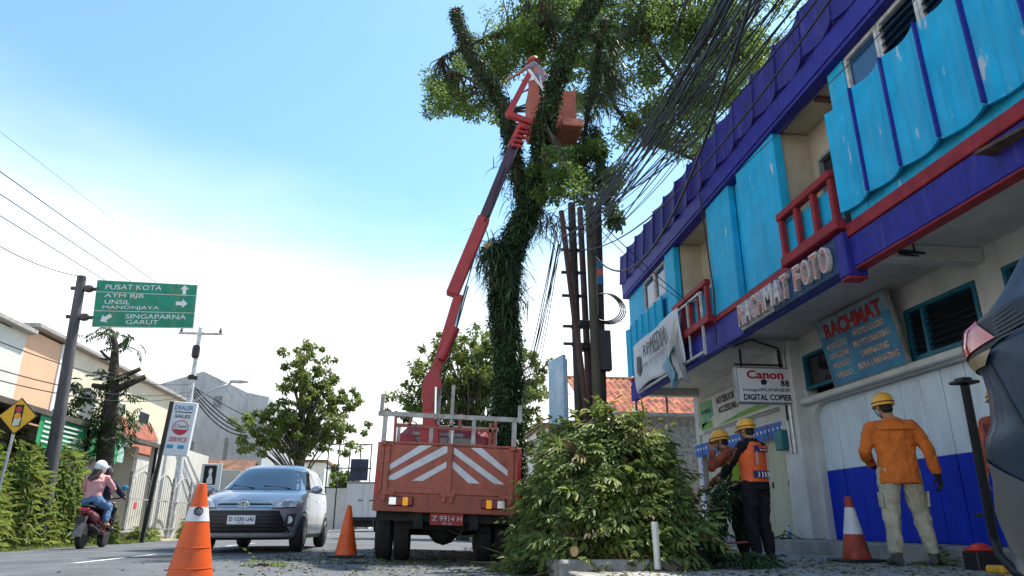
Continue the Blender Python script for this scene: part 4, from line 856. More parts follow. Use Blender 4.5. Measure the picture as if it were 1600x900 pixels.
b = MB(); b.bar(W(752, 352, BY-.04), W(805, 222, BY-.06), .19, .19, up=(0,1,0), bev=.012); tk(b, 'telescopic_boom', mat('boom_dark', (.035,.03,.06), .4, var=.25, scale=5, col2=(.08,.02,.03)), roll=False)
b = MB(); b.tube([W(690, 562, BY-.2), W(712, 512, BY-.22)], .085, 12); tk(b, 'lift_cylinder', M_boom, roll=False); tk(MB().tube([W(712, 512, BY-.22), W(730, 447, BY-.2)], .035, 10), 'piston_rod', M_chr, roll=False, smooth='auto'); tk(MB().tube([W(681, 655, BY-.2), W(682, 605, BY-.2)], .035, 10), 'piston_rod', M_chr, roll=False, smooth='auto'); tk(MB().tube([W(757, 345, BY-.2), W(768, 330, BY-.24), W(776, 296, BY-.22), W(790, 262, BY-.2)], .012, 6), 'hydraulic_hose', M_black, roll=False, smooth=True); tk(MB().tube([W(690, 600, BY-.25), W(706, 545, BY-.27), W(722, 470, BY-.27), W(742, 400, BY-.24)], .012, 6), 'hydraulic_hose', M_black, roll=False, smooth=True)
b = MB(); b.bar(W(800, 232, BY-.06), W(817, 196, BY-.08), .20, .22, up=(0,1,0), bev=.02)
for k in range(5): b.bar(W(800+3*k, 226-7*k, BY-.25), W(815+3*k, 230-7*k, BY-.2), .06, .06)
tk(b, 'boom_head', M_boom, roll=False)
b = MB(); b.bar(W(793, 180, BY-.1), W(829, 112, BY-.1), .11, .11, up=(0,1,0), bev=.012); b.bar(W(792, 178, BY-.1), W(836, 194, BY-.1), .12, .12, up=(0,1,0), bev=.012); tk(b, 'jib_link', M_boom, roll=False)
b = MB(); b.tube([W(826, 109, BY-.35), W(852, 143, BY-.35)], .03, 8); tk(b, 'levelling_cylinder', M_wst, roll=False)
# basket
bl, br, zb, zt2 = W(829, 200, BY).x, W(897, 190, BY).x, W(829, 203, BY).z, W(829, 126, BY).z
b = MB(); yb0, yb1 = BY-.15-TY, BY+.6-TY; wdt = br-bl
b.box((bl, yb0, zb), (br, yb1, zb+.05), .01); fl = tk(b, 'basket_floor', M_tr, roll=False)
tk(MB().poly([(bl-.02, yb0, zb+.05), (bl+.36*wdt, yb0, zb+.05), (bl+.40*wdt, yb0, zt2-.25), (bl+.2*wdt, yb0, zt2), (bl-.06, yb0, zt2-.12)], (0,-1,0), .03), 'basket_front', M_tr, roll=False)
tk(MB().box((bl+.42*wdt, yb0-.005, zb+.05), (br, yb0+.03, zt2-.30), .005), 'basket_front', M_tr, roll=False)
tk(MB().box((bl, yb1-.03, zb+.05), (br, yb1, zt2-.2), .005), 'basket_back', M_tr, roll=False)
tk(MB().box((bl-.03, yb0+.03, zb+.05), (bl, yb1-.03, zt2-.2), .005), 'basket_side', M_tr, roll=False)
tk(MB().box((br, yb0+.03, zb+.05), (br+.03, yb1-.03, zt2-.2), .005), 'basket_side', M_tr, roll=False)
tk(MB().bar((bl+.2*wdt, yb0-.02, zt2), (bl+.34*wdt, yb0-.02, zb+.35), .03, .03), 'basket_strut', M_wst, roll=False)
tk(MB().box((br-.32, yb0-.16, zb-.02), (br+.13, yb1, zb+.16), .02), 'step_tray', mat('tray_salmon', (.5,.17,.11), .6, var=.2), roll=False)
BASKET = Vector((bl, yb0, zb))-TM.translation*1.0
# ================================================================ cones
def cone_proto(label, grp, h=.70, r=.165, white=False, dirty=False, base=True, band=(.44,.62)):
    t = thing('traffic_cone', label, 'traffic cone', (0,0,0), 0, grp); mo = mat('cone_orange_worn', (.42,.06,.03), .6, var=.35, scale=7, dirt=.6, dirtcol=(.16,.06,.045)) if dirty else mat('cone_orange', (.72,.10,.012), .5, var=.12, scale=5, dirt=.25, dirtcol=(.35,.07,.03))
    rr = lambda z: r-(r-.028)*z/h
    pr_ = [(rr(z)+.0, z) for z in np.linspace(.035, h, 20)]; pr_ += [(.016, h+.004), (.014, h-.05)]
    if dirty: pr_ = [(rr(z)*(1.0), z) for z in np.linspace(.035, h*.9, 16)]+[(.05, h*.92), (.042, h)]
    MB().lathe(pr_, n=28).build('body', mo, t, 'auto')
    if white:
        z0, z1 = band[0]*h, band[1]*h; MB().lathe([(rr(z0)+.002, z0), (rr(z1)+.002, z1), (rr(z1)-.01, z1), (rr(z0)-.01, z0)], n=28).build('white_band', M_wst, t, 'auto')
    if not dirty:
        for f_ in (.24, .42): z = f_*h; MB().lathe([(rr(z)+.0015, z-.004), (rr(z)+.003, z), (rr(z)+.0015, z+.004), (rr(z)-.01, z)], n=28).build('rib_ring', mo, t)
    if base: MB().box((-r*1.45,-r*1.45,0), (r*1.45,r*1.45,.034), .012).build('base', M_dark, t)
    return t
def cone_at(t, x, y, h=.72, z=None):  # x,y pixel of the tip
    pass
c1 = cone_proto('large orange cone with white band and globe emblem on the road', 'orange traffic cones', white=True, band=(.655,.785)); c1.location = aty(303, 850, 5.1); c1.location.z = crown(c1.location.x)
# globe emblem
g = MB(); hz = .725*.72; rz_ = .165-.137*hz/.72; gr = .026
gd = (Vector((0,0,0))-c1.location); ga = math.atan2(gd.y, gd.x)
for k in range(-2, 3):
    pts = []; pts2 = []
    for i in range(13):
        t_ = math.pi*(i/12-.5); u, v = gr*.95*math.sin(k*.6)*math.cos(t_), gr*math.sin(t_); an = ga+u/rz_; pts.append(((rz_+.004-.19*v)*math.cos(an), (rz_+.004-.19*v)*math.sin(an), hz+v))
        hw_ = math.sqrt(max(0, 1-(k*.42)**2)); u = gr*hw_*math.sin(t_); v = gr*k*.42; an = ga+u/rz_; pts2.append(((rz_+.004-.19*v)*math.cos(an), (rz_+.004-.19*v)*math.sin(an), hz+v))
    g.tube(pts, .0022, 4); g.tube(pts2, .0022, 4)
for i_ in range(1): g.tube([((rz_+.004-.19*gr*math.sin(a))*math.cos(ga+gr*math.cos(a)/rz_), (rz_+.004-.19*gr*math.sin(a))*math.sin(ga+gr*math.cos(a)/rz_), hz+gr*math.sin(a)) for a in [2*math.pi*i/20 for i in range(21)]], .003, 4)
g.build('globe_emblem', M_ink, c1)
c2 = cone_proto('plain orange cone on a black base between the silver car and the truck', 'orange traffic cones'); c2.location = aty(541, 860, 10.7); c2.location.z = crown(c2.location.x)
c3 = cone_proto('worn red cone with white band standing on the shop pavement', 'orange traffic cones', h=.74, r=.17, white=True, dirty=True, band=(.42,.83)); p = atz(1340, 878, .1); c3.location = p
c4 = cone_proto('small orange cone standing in the truck bed by the right rack', 'orange traffic cones', h=.55, r=.12, base=False); c4.location = (tcx+.50, TY+1.0, 1.01)
c5 = cone_proto('small orange cone in the truck bed beside the crane column', 'orange traffic cones', h=.45, r=.12, base=False); c5.location = (tcx-.53, TY+.9, 1.07)
for c_, zz in ((c4, 1.46-.37), (c5, 1.46-.34)):
    c_.location.z = zz; pdst = MB().box((-.14,-.14, -(zz-.945)), (.14,.14,.036), .01); pdst.build('crate_base', M_dark, c_)
# ================================================================ cars
def car(name, label, loc, rz, paint, prof, detail, NX=2.3, NE=7.0):
    t = thing(name, label, 'car', loc, rz); pz = np.array(prof); zz, yf, yr, ww = pz.T
    FE = lambda z: (np.interp(z, zz, yf), np.interp(z, zz, yr), np.interp(z, zz, ww))
    def xs(y, z):
        f, r_, w_ = FE(z); c = (f+r_)/2; a = (f-r_)/2; u = min(1, abs((y-c)/a)); return w_*(1-u**NE)**(1/NX)
    def ye(x, z, front):
        f, r_, w_ = FE(z); c = (f+r_)/2; a = (f-r_)/2; u = min(1, abs(x)/w_); v = a*(1-u**NX)**(1/NE); return c+v if front else c-v
    lev = [];
    for i in range(len(zz)-1):
        k = 1+int(max(abs(zz[i+1]-zz[i])/.05, abs(yf[i+1]-yf[i])/.12, abs(yr[i+1]-yr[i])/.12))
        lev += [zz[i]+(zz[i+1]-zz[i])*j/k for j in range(k)]
    lev.append(zz[-1]); n = 84; b = MB(); vs = []
    for z in lev:
        f, r_, w_ = FE(z); c = (f+r_)/2; a = (f-r_)/2
        for j in range(n):
            th = 2*math.pi*j/n; C_, S_ = math.cos(th), math.sin(th)
            y = c+a*math.copysign(abs(S_)**(2/NE), S_); u = min(1, abs((y-c)/a)); x = math.copysign(w_*abs(C_)**(2/NX), C_)
            vs.append((x, y, z))
    k = len(lev); fs = [(i*n+j, i*n+(j+1) % n, (i+1)*n+(j+1) % n, (i+1)*n+j) for i in range(k-1) for j in range(n)]
    fs += [tuple(range(n))[::-1], tuple(range((k-1)*n, k*n))]
    b.add(vs, fs); body = b.build('body', paint, t, True)
    def side(name_, poly, m, s=1, off=.005, par=None, nu=14, nv=8):   # quad of (y, z): bl, br, tr, tl
        (y0,z0),(y1,z1),(y2,z2),(y3,z3) = poly; b = MB()
        def fn(u, v):
            y = (y0*(1-u)+y1*u)*(1-v)+(y3*(1-u)+y2*u)*v; z = (z0*(1-u)+z1*u)*(1-v)+(z3*(1-u)+z2*u)*v; return Vector((s*(xs(y, z)+off), y, z))
        b.grid(fn, nu, nv); return b.build(name_, m, par or t, True)
    def end(name_, poly, m, front=True, off=.006, par=None, nu=18, nv=8):
        (x0,z0),(x1,z1),(x2,z2),(x3,z3) = poly; b = MB(); q = 1 if front else -1
        def fn(u, v):
            x = (x0*(1-u)+x1*u)*(1-v)+(x3*(1-u)+x2*u)*v; z = (z0*(1-u)+z1*u)*(1-v)+(z3*(1-u)+z2*u)*v; return Vector((x, ye(x, z, front)+q*off, z))
        b.grid(fn, nu, nv); return b.build(name_, m, par or t, True)
    detail(t, side, end, xs, ye, FE); return t
MPV = [(.20,1.86,-1.84,.77),(.26,1.97,-1.97,.81),(.42,2.03,-2.03,.83),(.58,2.04,-2.05,.835),(.72,2.01,-2.05,.84),(.82,1.93,-2.04,.835),(.89,1.78,-2.03,.825),(.95,1.55,-2.01,.81),(.99,1.30,-2.0,.80),(1.03,1.10,-1.98,.785),(1.18,.80,-1.93,.715),(1.34,.49,-1.86,.645),(1.44,.26,-1.77,.595),(1.49,.10,-1.68,.545),(1.53,-.08,-1.50,.47),(1.555,-.32,-1.22,.36),(1.565,-.55,-1.0,.2)]
M_silver = mat('silver_paint', (.34,.36,.39), .32, metal=.3, var=.05, scale=2, coat=.6); M_navy = mat('dark_blue_paint', (.007,.026,.058), .42, metal=.3, var=.08, scale=2, coat=.15)
M_cgl = mat('tinted_windscreen', (.012,.035,.07), .05, var=.1, spec=1.0); M_cgl2 = mat('tinted_side_glass', (.01,.012,.015), .05, var=.1, spec=.8)
M_lens = mat('lamp_lens_clear', (.7,.73,.76), .2, metal=0, var=.3, scale=14); M_blk = mat('black_trim', (.014,.014,.016), .5, var=.2); M_alloy = mat('alloy_grey', (.28,.29,.3), .35, metal=.7, var=.2)
def wheels(t, xs, r=.30, ys=(1.22,-1.27), wx=.80):
    for y in ys:
        for s in (-1, 1):
            o = MB().lathe(tyre_prof(r, .19), axis='x', n=32).build('wheel', M_tyre, t, 'auto'); o.location = (s*(wx-.085), y, r)
            b = MB(); b.lathe([(.05,.0),(r*.66,.0),(r*.68,.02),(r*.62,.024),(r*.6,.004)], c=(.09*s if s > 0 else -.115,0,0), axis='x', n=28); rim = b.build('rim', M_blk, o)
            sp = MB()
            for k in range(10):
                a = 2*math.pi*k/10+.12*(k % 2); sp.bar((s*.108, .02*math.cos(a), .02*math.sin(a)), (s*.102, r*.63*math.cos(a), r*.63*math.sin(a)), .022, .02, up=(1,0,0))
            sp.lathe([(.03,-.01),(.035,.01)], c=(s*.105,0,0), axis='x', n=10); sp.build('spokes', M_alloy, o)
def arches(t, side, xs, m=M_blk, r=.355, ys=(1.22,-1.27), zc=.30):
    for y in ys:
        for s in (-1, 1):
            b = MB(); n = 26; vs = []; 
            for i in range(n+1):
                a = math.pi*(i/n); vs.append((s*(xs(y+r*math.cos(a), max(.2, zc+r*math.sin(a)))+.004), y+r*math.cos(a), max(.2, zc+r*math.sin(a))))
            vs.append((s*(xs(y, .2)+.004), y, .2)); b.add(vs, [(i, i+1, n+1) if s > 0 else (i+1, i, n+1) for i in range(n)]); b.build('wheel_arch', m, t)
def silver_detail(t, side, end, xs, ye, FE):
    end('windscreen', [(-.735,1.035),(.735,1.035),(.555,1.445),(-.555,1.445)], M_cgl, off=.004)
    end('rear_window', [(-.66,1.08),(.66,1.08),(.58,1.42),(-.58,1.42)], M_cgl2, False)
    for s in (-1, 1):
        side('front_window', [(.74,1.03),(-.12,1.03),(-.12,1.40),(.30,1.39)], M_cgl2, s); side('rear_door_window', [(-.17,1.04),(-1.02,1.05),(-1.0,1.39),(-.17,1.40)], M_cgl2, s); side('quarter_window', [(-1.07,1.06),(-1.72,1.10),(-1.62,1.36),(-1.06,1.385)], M_cgl2, s)
        side('window_trim', [(.80,.995),(-1.8,1.03),(-1.8,1.045),(.80,1.015)], M_blk, s)
        for y in (.86, -.145, -1.04): side('door_seam', [(y+.006,.36),(y-.006,.36),(y-.006,1.0),(y+.006,1.0)], M_blk, s, .003, nu=1)
        for y in (.02, -.92): side('door_handle', [(y,.84),(y-.16,.845),(y-.16,.875),(y,.87)], M_chr, s, .02, nu=4, nv=2)
        side('sill', [(.88,.21),(-.92,.21),(-.92,.27),(.88,.27)], M_blk, s, .004); side('waist_crease', [(1.0,.70),(-1.8,.78),(-1.8,.79),(1.0,.712)], M_chr if False else M_silver, s, .012)
        hl = end('headlamp', [(s*.45,.70),(s*.74,.715),(s*.785,.885),(s*.56,.83)], M_lens, True, .012); end('headlamp_reflector', [(s*.54,.735),(s*.66,.74),(s*.69,.82),(s*.58,.80)], mat('reflector_bowl', (.3,.32,.35), .35), True, .016)
        end('headlamp_rim', [(s*.43,.685),(s*.75,.70),(s*.745,.715),(s*.45,.70)], M_blk, True, .013)
        end('fog_recess', [(s*.60,.42),(s*.74,.40),(s*.76,.62),(s*.66,.60)], mat('fog_recess_grey', (.07,.07,.075), .5), True, .008); fo = ye(.68, .50, True)
        MB().lathe([(.055,-.02),(.06,.012),(.05,.016)], c=(s*.68, fo+.01, .51), axis='y', n=16).build('fog_lamp', M_lens, t)
        side('tail_lamp', [(-1.9,.88),(-2.02,.88),(-1.96,1.22),(-1.86,1.2)], M_rl, s, .008)
        mr = MB(); mr.ell((s*.93, .80, 1.03), (.10,.06,.07)); mr.bar((s*.78,.82,1.0), (s*.88,.82,1.01), .04); mr.build('mirror', M_silver, t, True); MB().ell((s*.93,.765,1.03), (.08,.035,.055)).build('mirror_glass', M_blk, t, True)
    end('grille', [(-.70,.31),(.70,.31),(.54,.655),(-.54,.655)], M_blk, True, .008)
    for k in range(5): z = .36+.055*k; w_ = .655-.58*(z-.33); end('grille_bar', [(-w_,z),(w_,z),(w_,z+.014),(-w_,z+.014)], mat('grille_bar_grey', (.05,.05,.055), .4), True, .018, nv=1)
    end('grille_surround', [(-.54,.655),(.54,.655),(.55,.672),(-.55,.672)], M_silver, True, .02, nv=2)
    end('upper_grille', [(-.43,.735),(.43,.735),(.40,.765),(-.40,.765)], M_blk, True, .012, nv=2); end('chrome_bar', [(-.42,.71),(.42,.71),(.43,.732),(-.43,.732)], M_chr, True, .016, nv=2)
    end('lower_lip', [(-.74,.235),(.74,.235),(.72,.30),(-.72,.30)], M_chr if False else mat('lip_silver', (.45,.47,.5), .35, metal=.3), True, .02, nv=3); end('under_bumper', [(-.74,.20),(.74,.20),(.74,.232),(-.74,.232)], M_blk, True, .01, nv=1)
    y0 = ye(0, .745, True); em = MB()
    for rx_, rz_, cz in ((.085,.06,0), (.034,.056,0), (.066,.022,.02)): em.tube([(rx_*math.cos(a), y0+.032, .745+cz+rz_*math.sin(a)) for a in [2*math.pi*i/24 for i in range(25)]], .009, 6)
    em.build('badge', M_chr, t, True); MB().lathe([(.092,-.01),(.09,.012)], c=(0,y0+.012,.745), axis='y', n=20).build('badge_disc', mat('badge_grey', (.3,.32,.36), .4), t)
    yp = ye(0, .5, True); pl_ = MB().box((-.215, yp+.02, .44), (.215, yp+.035, .575), .004).build('number_plate', M_signw, t); text('D 1230 UAI', (0, yp+.037, .52), (-1,0,0), (0,0,1), M_ink, pl_, w=.37, h=.06, bold=.01); text('07 27', (0, yp+.037, .462), (-1,0,0), (0,0,1), M_ink, pl_, w=.1, h=.022)
    wp = MB(); wp.tube([(-.5, ye(-.5,1.05,True)+.02, 1.05), (-.05, ye(-.05,1.09,True)+.015, 1.09)], .009, 5); wp.tube([(.1, ye(.1,1.05,True)+.02, 1.05), (.5, ye(.5,1.1,True)+.015, 1.1)], .009, 5); wp.build('wiper', M_blk, t)
    end('cowl', [(-.72,1.005),(.72,1.005),(.735,1.033),(-.735,1.033)], M_blk, True, .005, nv=2)
    arches(t, side, xs); wheels(t, xs, wx=.83)
    tw_ = MB(); tw_.tube([(-.5,1.2,.28),(.5,1.2,.28)], .05); tw_.box((-.6,-1.8,.2), (.6,1.7,.26)); tw_.build('underbody', M_chas, t)
scx = aty(391, 850, 11.6).x
silver = car('silver_car', 'silver compact people carrier driving towards the orange cones', (scx-.17, 11.6+2.04, crown(scx)-.0), math.pi, M_silver, MPV, silver_detail)
silver.scale = (.97, 1, .955)
# dark blue car: tail end only in view
CRO = [(.24,2.0,-2.0,.82),(.30,2.05,-2.06,.855),(.48,2.1,-2.085,.865),(.62,2.12,-2.06,.865),(.70,2.12,-2.075,.868),(.74,2.1,-2.06,.868),(.79,2.08,-2.02,.868),(.90,2.0,-2.0,.868),(.97,1.7,-2.0,.865),(1.02,1.3,-2.03,.86),(1.08,1.15,-2.05,.85),(1.14,1.05,-2.03,.845),(1.18,.98,-1.93,.835),(1.25,.88,-1.87,.80),(1.38,.68,-1.78,.75),(1.52,.45,-1.66,.69),(1.6,.25,-1.5,.62),(1.66,-.05,-1.2,.45),(1.68,-.4,-.9,.2)]
def blue_detail(t, side, end, xs, ye, FE):
    M_trim = mat('grey_cladding', (.06,.065,.068), .55, var=.15)
    for s in (-1, 1):
        end('tail_lamp', [(s*.56,1.02),(s*.80,1.02),(s*.80,1.13),(s*.58,1.13)], M_tl, False, .012)
        side('tail_lamp', [(-1.70,1.07),(-1.975,1.025),(-1.985,1.14),(-1.80,1.16)], M_tl, s, .012); side('lamp_surround', [(-1.45,1.14),(-1.93,.97),(-2.0,1.165),(-1.55,1.185)], M_blk, s, .006)
        for k in range(8): z = 1.055+.014*k; side('vent_slat', [(-1.52-.02*k,z+.022),(-1.70,z),(-1.70,z+.005),(-1.52-.02*k,z+.027)], mat('slat_grey', (.04,.042,.045), .4), s, .012, nu=4, nv=1)
        side('lamp_chrome', [(-1.77,.985),(-1.94,.985),(-1.95,1.015),(-1.72,1.035)], mat('lamp_amber_clear', (.28,.22,.13), .25, metal=.2), s, .013, nv=2)
        side('quarter_window', [(-1.02,1.24),(-1.60,1.27),(-1.45,1.5),(-1.0,1.53)], M_cgl2, s); side('rear_door_window', [(-.1,1.22),(-.95,1.235),(-.93,1.52),(-.1,1.54)], M_cgl2, s); side('front_window', [(.8,1.21),(-.05,1.22),(-.05,1.54),(.35,1.5)], M_cgl2, s)
        side('bumper_seam', [(-1.62,.66),(-1.628,.66),(-1.77,1.0),(-1.762,1.0)], M_blk, s, .004, nu=1, nv=8)
        side('sill', [(1.0,.33),(-.9,.33),(-.9,.45),(1.0,.45)], M_trim, s, .005); side('bumper_cladding', [(-1.62,.33),(-1.86,.36),(-2.035,.72),(-1.66,.56)], M_trim, s, .008)
        mr = MB(); mr.ell((s*.98,.85,1.22), (.12,.07,.09)); mr.bar((s*.82,.87,1.15), (s*.92,.87,1.19), .04); mr.build('mirror', M_navy, t, True)
        end('headlamp', [(s*.45,.86),(s*.8,.86),(s*.8,.97),(s*.5,.95)], M_lens, True, .01)
    end('rear_window', [(-.62,1.24),(.62,1.24),(.56,1.5),(-.56,1.5)], M_cgl2, False); end('windscreen', [(-.75,1.15),(.75,1.15),(.6,1.56),(-.6,1.56)], M_cgl, True)
    arches(t, side, xs, M_trim, .40, (1.3,-1.2), .36); wheels(t, xs, .34, (1.3,-1.2), .86)
M_tl = mat('tail_lamp_red', (.55,.02,.035), .12, var=.45, scale=12, coat=1, col2=(.25,.008,.015))
blue = car('blue_car', 'dark blue crossover car with red tail lamp parked by the black post', (1.84+.868, .33, .1), math.pi, M_navy, CRO, blue_detail, 3.4, 18.)
blue.scale = (1, 1, .95)
# ================================================================ left side of the road
M_lw1 = mat('pale_mint_wall', (.6,.62,.56), .9, var=.06, scale=1.5, dirt=.25, dirtcol=(.45,.46,.42)); M_lw2 = mat('peach_wall', (.68,.42,.27), .9, var=.05, scale=1.5, dirt=.2, dirtcol=(.5,.34,.24)); M_lw3 = mat('ivory_wall', (.66,.6,.46), .9, var=.06, scale=1.5, dirt=.25, dirtcol=(.5,.45,.36))
M_gw = mat('weathered_grey_wall', (.4,.42,.44), .95, var=.16, scale=.7, bump=.2, bscale=10, dirt=.55, dirtcol=(.19,.2,.21), stretch=(1,1,.45)); M_lwh = mat('garden_wall_white', (.6,.59,.55), .9, var=.08, scale=2, dirt=.4, dirtcol=(.42,.4,.36))
M_awn = mat('awning_brown', (.17,.14,.12), .8, var=.2, scale=3); M_gban = mat('green_banner', (.02,.33,.12), .6, var=.15, scale=3); M_rbrown = mat('old_clay_roof', (.2,.1,.065), .9, var=.45, scale=4, dirt=.4, dirtcol=(.12,.1,.08))
lh = thing('terrace_house', 'long two-storey house front in peach, mint and ivory bands', 'house', (-14.5, 30, 0))
LH = Matrix.Translation((14.5, -30, 0))
def lp(b, name, m): o = b.build(name, m, lh); o.matrix_local = LH; return o
for y0, y1, m_, z1 in ((6, 24.8, M_lw1, 6.9), (24.8, 25.8, M_lw1, 6.95), (25.8, 28.2, M_lw2, 7.15), (28.2, 28.95, M_signw, 7.18), (28.95, 42, M_lw3, 7.25)): lp(MB().box((-22, y0+.002, 0), (-14.5-(.0 if m_ is not M_signw else -.05), y1, z1)), 'wall', m_)
for y0, y1, z in ((6, 25.9, 6.95), (25.9, 42.1, 7.26)): lp(MB().box((-15.2, y0, z), (-14.2, y1, z+.16), .02), 'cornice', mat('cornice_grey', (.35,.34,.32), .9, var=.2)); lp(MB().box((-22.1, y0, z-.02), (-15.21, y1, z+.1)), 'roof', M_conc)
for y in (30.5, 33.5, 36.5): 
    w_ = lp(MB().box((-14.56, y, 4.4), (-14.49, y+1.3, 5.9), .01), 'window', M_wfr); MB().box((-14.485, y+.06, 4.46), (-14.48, y+1.24, 5.84)).build('pane', M_glass, w_)
ls = thing('roadside_shop', 'low roadside shop with brown awning and green banners', 'shop', (-11.5, 24, 0)); LS = Matrix.Translation((11.5, -24, 0))
def lsp(b, name, m): o = b.build(name, m, ls); o.matrix_local = LS; return o
lsp(MB().box((-14.4, 12, 0), (-11.8, 28.5, 3.3)), 'wall', mat('shop_grey_wall', (.33,.31,.28), .9, var=.2)); 
lsp(MB().poly([(-10.4, 12, 3.5), (-10.4, 29.0, 3.42), (-14.4, 29.0, 4.1), (-14.4, 12, 4.2)], (.15,0,1), .14), 'awning', M_awn)
for y0, y1, s in ((20.1, 22.8, 1), (23.1, 25.2, 2)):
    o = lsp(MB().sheet(lambda u, v: Vector((-10.52+.04*math.sin(u*7+s), y0+(y1-y0)*u, 2.45+.9*v+.05*math.sin(u*5))), 14, 4, .006, (1,0,0)), 'banner', M_gban)
for k_ in range(5): lsp(MB().box((-10.47, 20.3+.0*k_, 2.62+.13*k_), (-10.46, 22.5-.25*(k_%2), 2.67+.13*k_)), 'banner_print', M_signw)
lsp(MB().box((-10.56, 25.25, 2.5), (-10.5, 25.75, 3.3)), 'banner_end', mat('mint_cloth', (.35,.55,.45), .6))
for y in (19, 23, 28.6): lsp(MB().bar((-10.5, y, 0), (-10.5, y, 3.42), .08), 'awning_post', M_black)
# red gable behind
rg = thing('gable_roof_house', 'small house with red clay gable roof behind the roadside shop', 'house', (-13.2, 33, -.35)); rg.scale = (.62, 1, .95)
b = MB(); b.poly([(-15.4, 0, 4.1), (-12.2, 0, 4.1), (-13.4, 0, 5.5)], (0,-1,0), 3.5)
for v in range(len(b.v)): b.v[v] = (b.v[v][0]+13, b.v[v][1]-.9, b.v[v][2])
b.build('gable', M_lwh, rg); 
b = MB(); b.poly([(.95,-1.15,4.0), (.95,2.7,4.0), (-.4,2.7,5.6), (-.4,-1.15,5.6)], (1,0,1), .09); b.poly([(-.4,-1.15,5.6), (-.4,2.7,5.6), (-2.6,2.7,4.0), (-2.6,-1.15,4.0)], (-1,0,1), .09); b.build('roof', mat('red_clay_roof', (.32,.1,.06), .9, var=.35, scale=5), rg)
MB().box((-2.4,-.88,0), (.8,2.6,4.1)).build('wall', M_lwh, rg)
# white garden wall + gates
gw = thing('garden_wall', 'white stained garden wall behind the arched gates', 'wall', (-10.6, 31, 0))
MB().box((-.1,-2.4,0), (.1,4.2,3.55), .01).build('wall', M_lwh, gw); MB().box((-3.8,-2.8,0), (-.5,-2.5,3.3), .01).build('return_wall', M_lwh, gw)
def gate(y0, wd, label):
    t = thing('arched_gate', label, 'gate', (-9.9, y0, 0), 0, 'arched white iron gates'); m_ = mat('gate_white', (.36,.36,.35), .7, var=.35)
    for y in (0, wd): MB().box((-.05, y-.05, 0), (.05, y+.05, 2.2), .01).build('post', m_, t)
    b = MB(); b.tube([(0, wd*i/16, 1.75+.5*math.sin(math.pi*i/16)) for i in range(17)], .028, 6); b.build('arch', m_, t)
    for k in range(9):
        y = wd*(k+1)/10; MB().bar((0, y, .35), (0, y, 1.73+.5*math.sin(math.pi*(k+1)/10)), .014).build('bar', m_, t)
    MB().box((-.02, .05, .3), (.02, wd-.05, .36)).box((-.02,.05,1.3), (.02,wd-.05,1.34)).build('crossbar', m_, t); return t
g0 = gate(25.2, 1.9, 'arched white gate leaf nearest the scooter with a red badge'); MB().lathe([(.12,-.01),(.12,.01)], c=(.03,.6,1.1), axis='x', n=14).build('badge', mat('badge_red', (.5,.05,.04), .5), g0)
gate(27.3, 2.0, 'middle arched white gate leaf in front of the stained wall'); gate(29.4, 2.0, 'arched white gate leaf beside the standing dealer sign')
lb_ = thing('low_wall', 'low mossy grey wall under the last gate', 'wall', (-9.7, 32, 0)); MB().box((-.1,-.6,0), (.1,2.6,1.5), .01).build('wall', mat('grey_low_wall', (.35,.34,.32), .9, var=.3, dirt=.6, dirtcol=(.15,.15,.1)), lb_)
# grey gable building
gb = thing('grey_gable_building', 'big windowless weathered grey building with stepped gable top', 'building', (-14, 46, 0)); GX = lambda x, y: aty(x, y, 46)
sil = [GX(238, 800), GX(250, 600), GX(318, 580), GX(386, 613), GX(420, 620), GX(421, 800)]; sil[0].z = 0; sil[-1].z = 0; sil[0].x = sil[1].x; sil[-1].x = sil[-2].x
b = MB(); b.poly([p-Vector((-14, 46, 0)) for p in sil], (0,-1,0), 14); o = b.build('wall', M_gw, gb)
for x, y, w_, h_ in ((283,628,.5,.5), (340,628,.5,.7), (391,652,.6,.6), (352,705,.2,1.6), (296,696,.5,.5)):
    p = GX(x, y)-Vector((-14,46,0)); q = MB().box((p.x-w_/2, -.04, p.z-h_/2), (p.x+w_/2, -.003, p.z+h_/2), .004).build('vent_opening', mat('vent_grey', (.2,.21,.22), .8, var=.3), gb)
MB().box((sil[3].x+14-.05, -.05, 3), (sil[3].x+14+.05, -.002, sil[3].z-.1)).build('drain', M_gw, gb)
# small old roofs
for i, (x0, x1, yb, yt, Y, lb, m_) in enumerate(((305,388,744,718,38,'low hut with an old brown clay tile roof',M_rbrown), (325,372,770,741,33,'stall with a red striped canvas roof',mat('red_canvas', (.4,.06,.06), .7, var=.7, scale=14, col2=(.5,.45,.42), stretch=(1,.2,1))))):
    a, c = aty(x0, yb, Y), aty(x1, yb, Y); zt = aty(x0, yt, Y+1.5).z; t = thing(['clay_roof_hut','market_stall'][i], lb, ['hut','stall'][i], ((a.x+c.x)/2, Y, 0)); hw_ = (c.x-a.x)/2
    MB().box((-hw_+.1,.1,0), (hw_-.1,2.6,a.z)).build('wall', M_lwh, t); MB().poly([(-hw_,0,a.z), (hw_,0,a.z), (hw_,1.6,zt), (-hw_,1.6,zt)], (0,-1,1), .08).poly([(-hw_,1.6,zt), (hw_,1.6,zt), (hw_,3,a.z), (-hw_,3,a.z)], (0,1,1), .08).build('roof', m_, t)
ab = thing('advert_board', 'small black and white advert board with a pale bust beside the hut', 'sign', aty(321, 806, 29)); ab.location.z = 0
MB().box((-.38,-.03,1.75), (.38,.03,2.75), .01).build('board', M_signw, ab); MB().box((-.27,-.036,1.95), (.2,-.031,2.68)).build('picture', M_dark, ab)
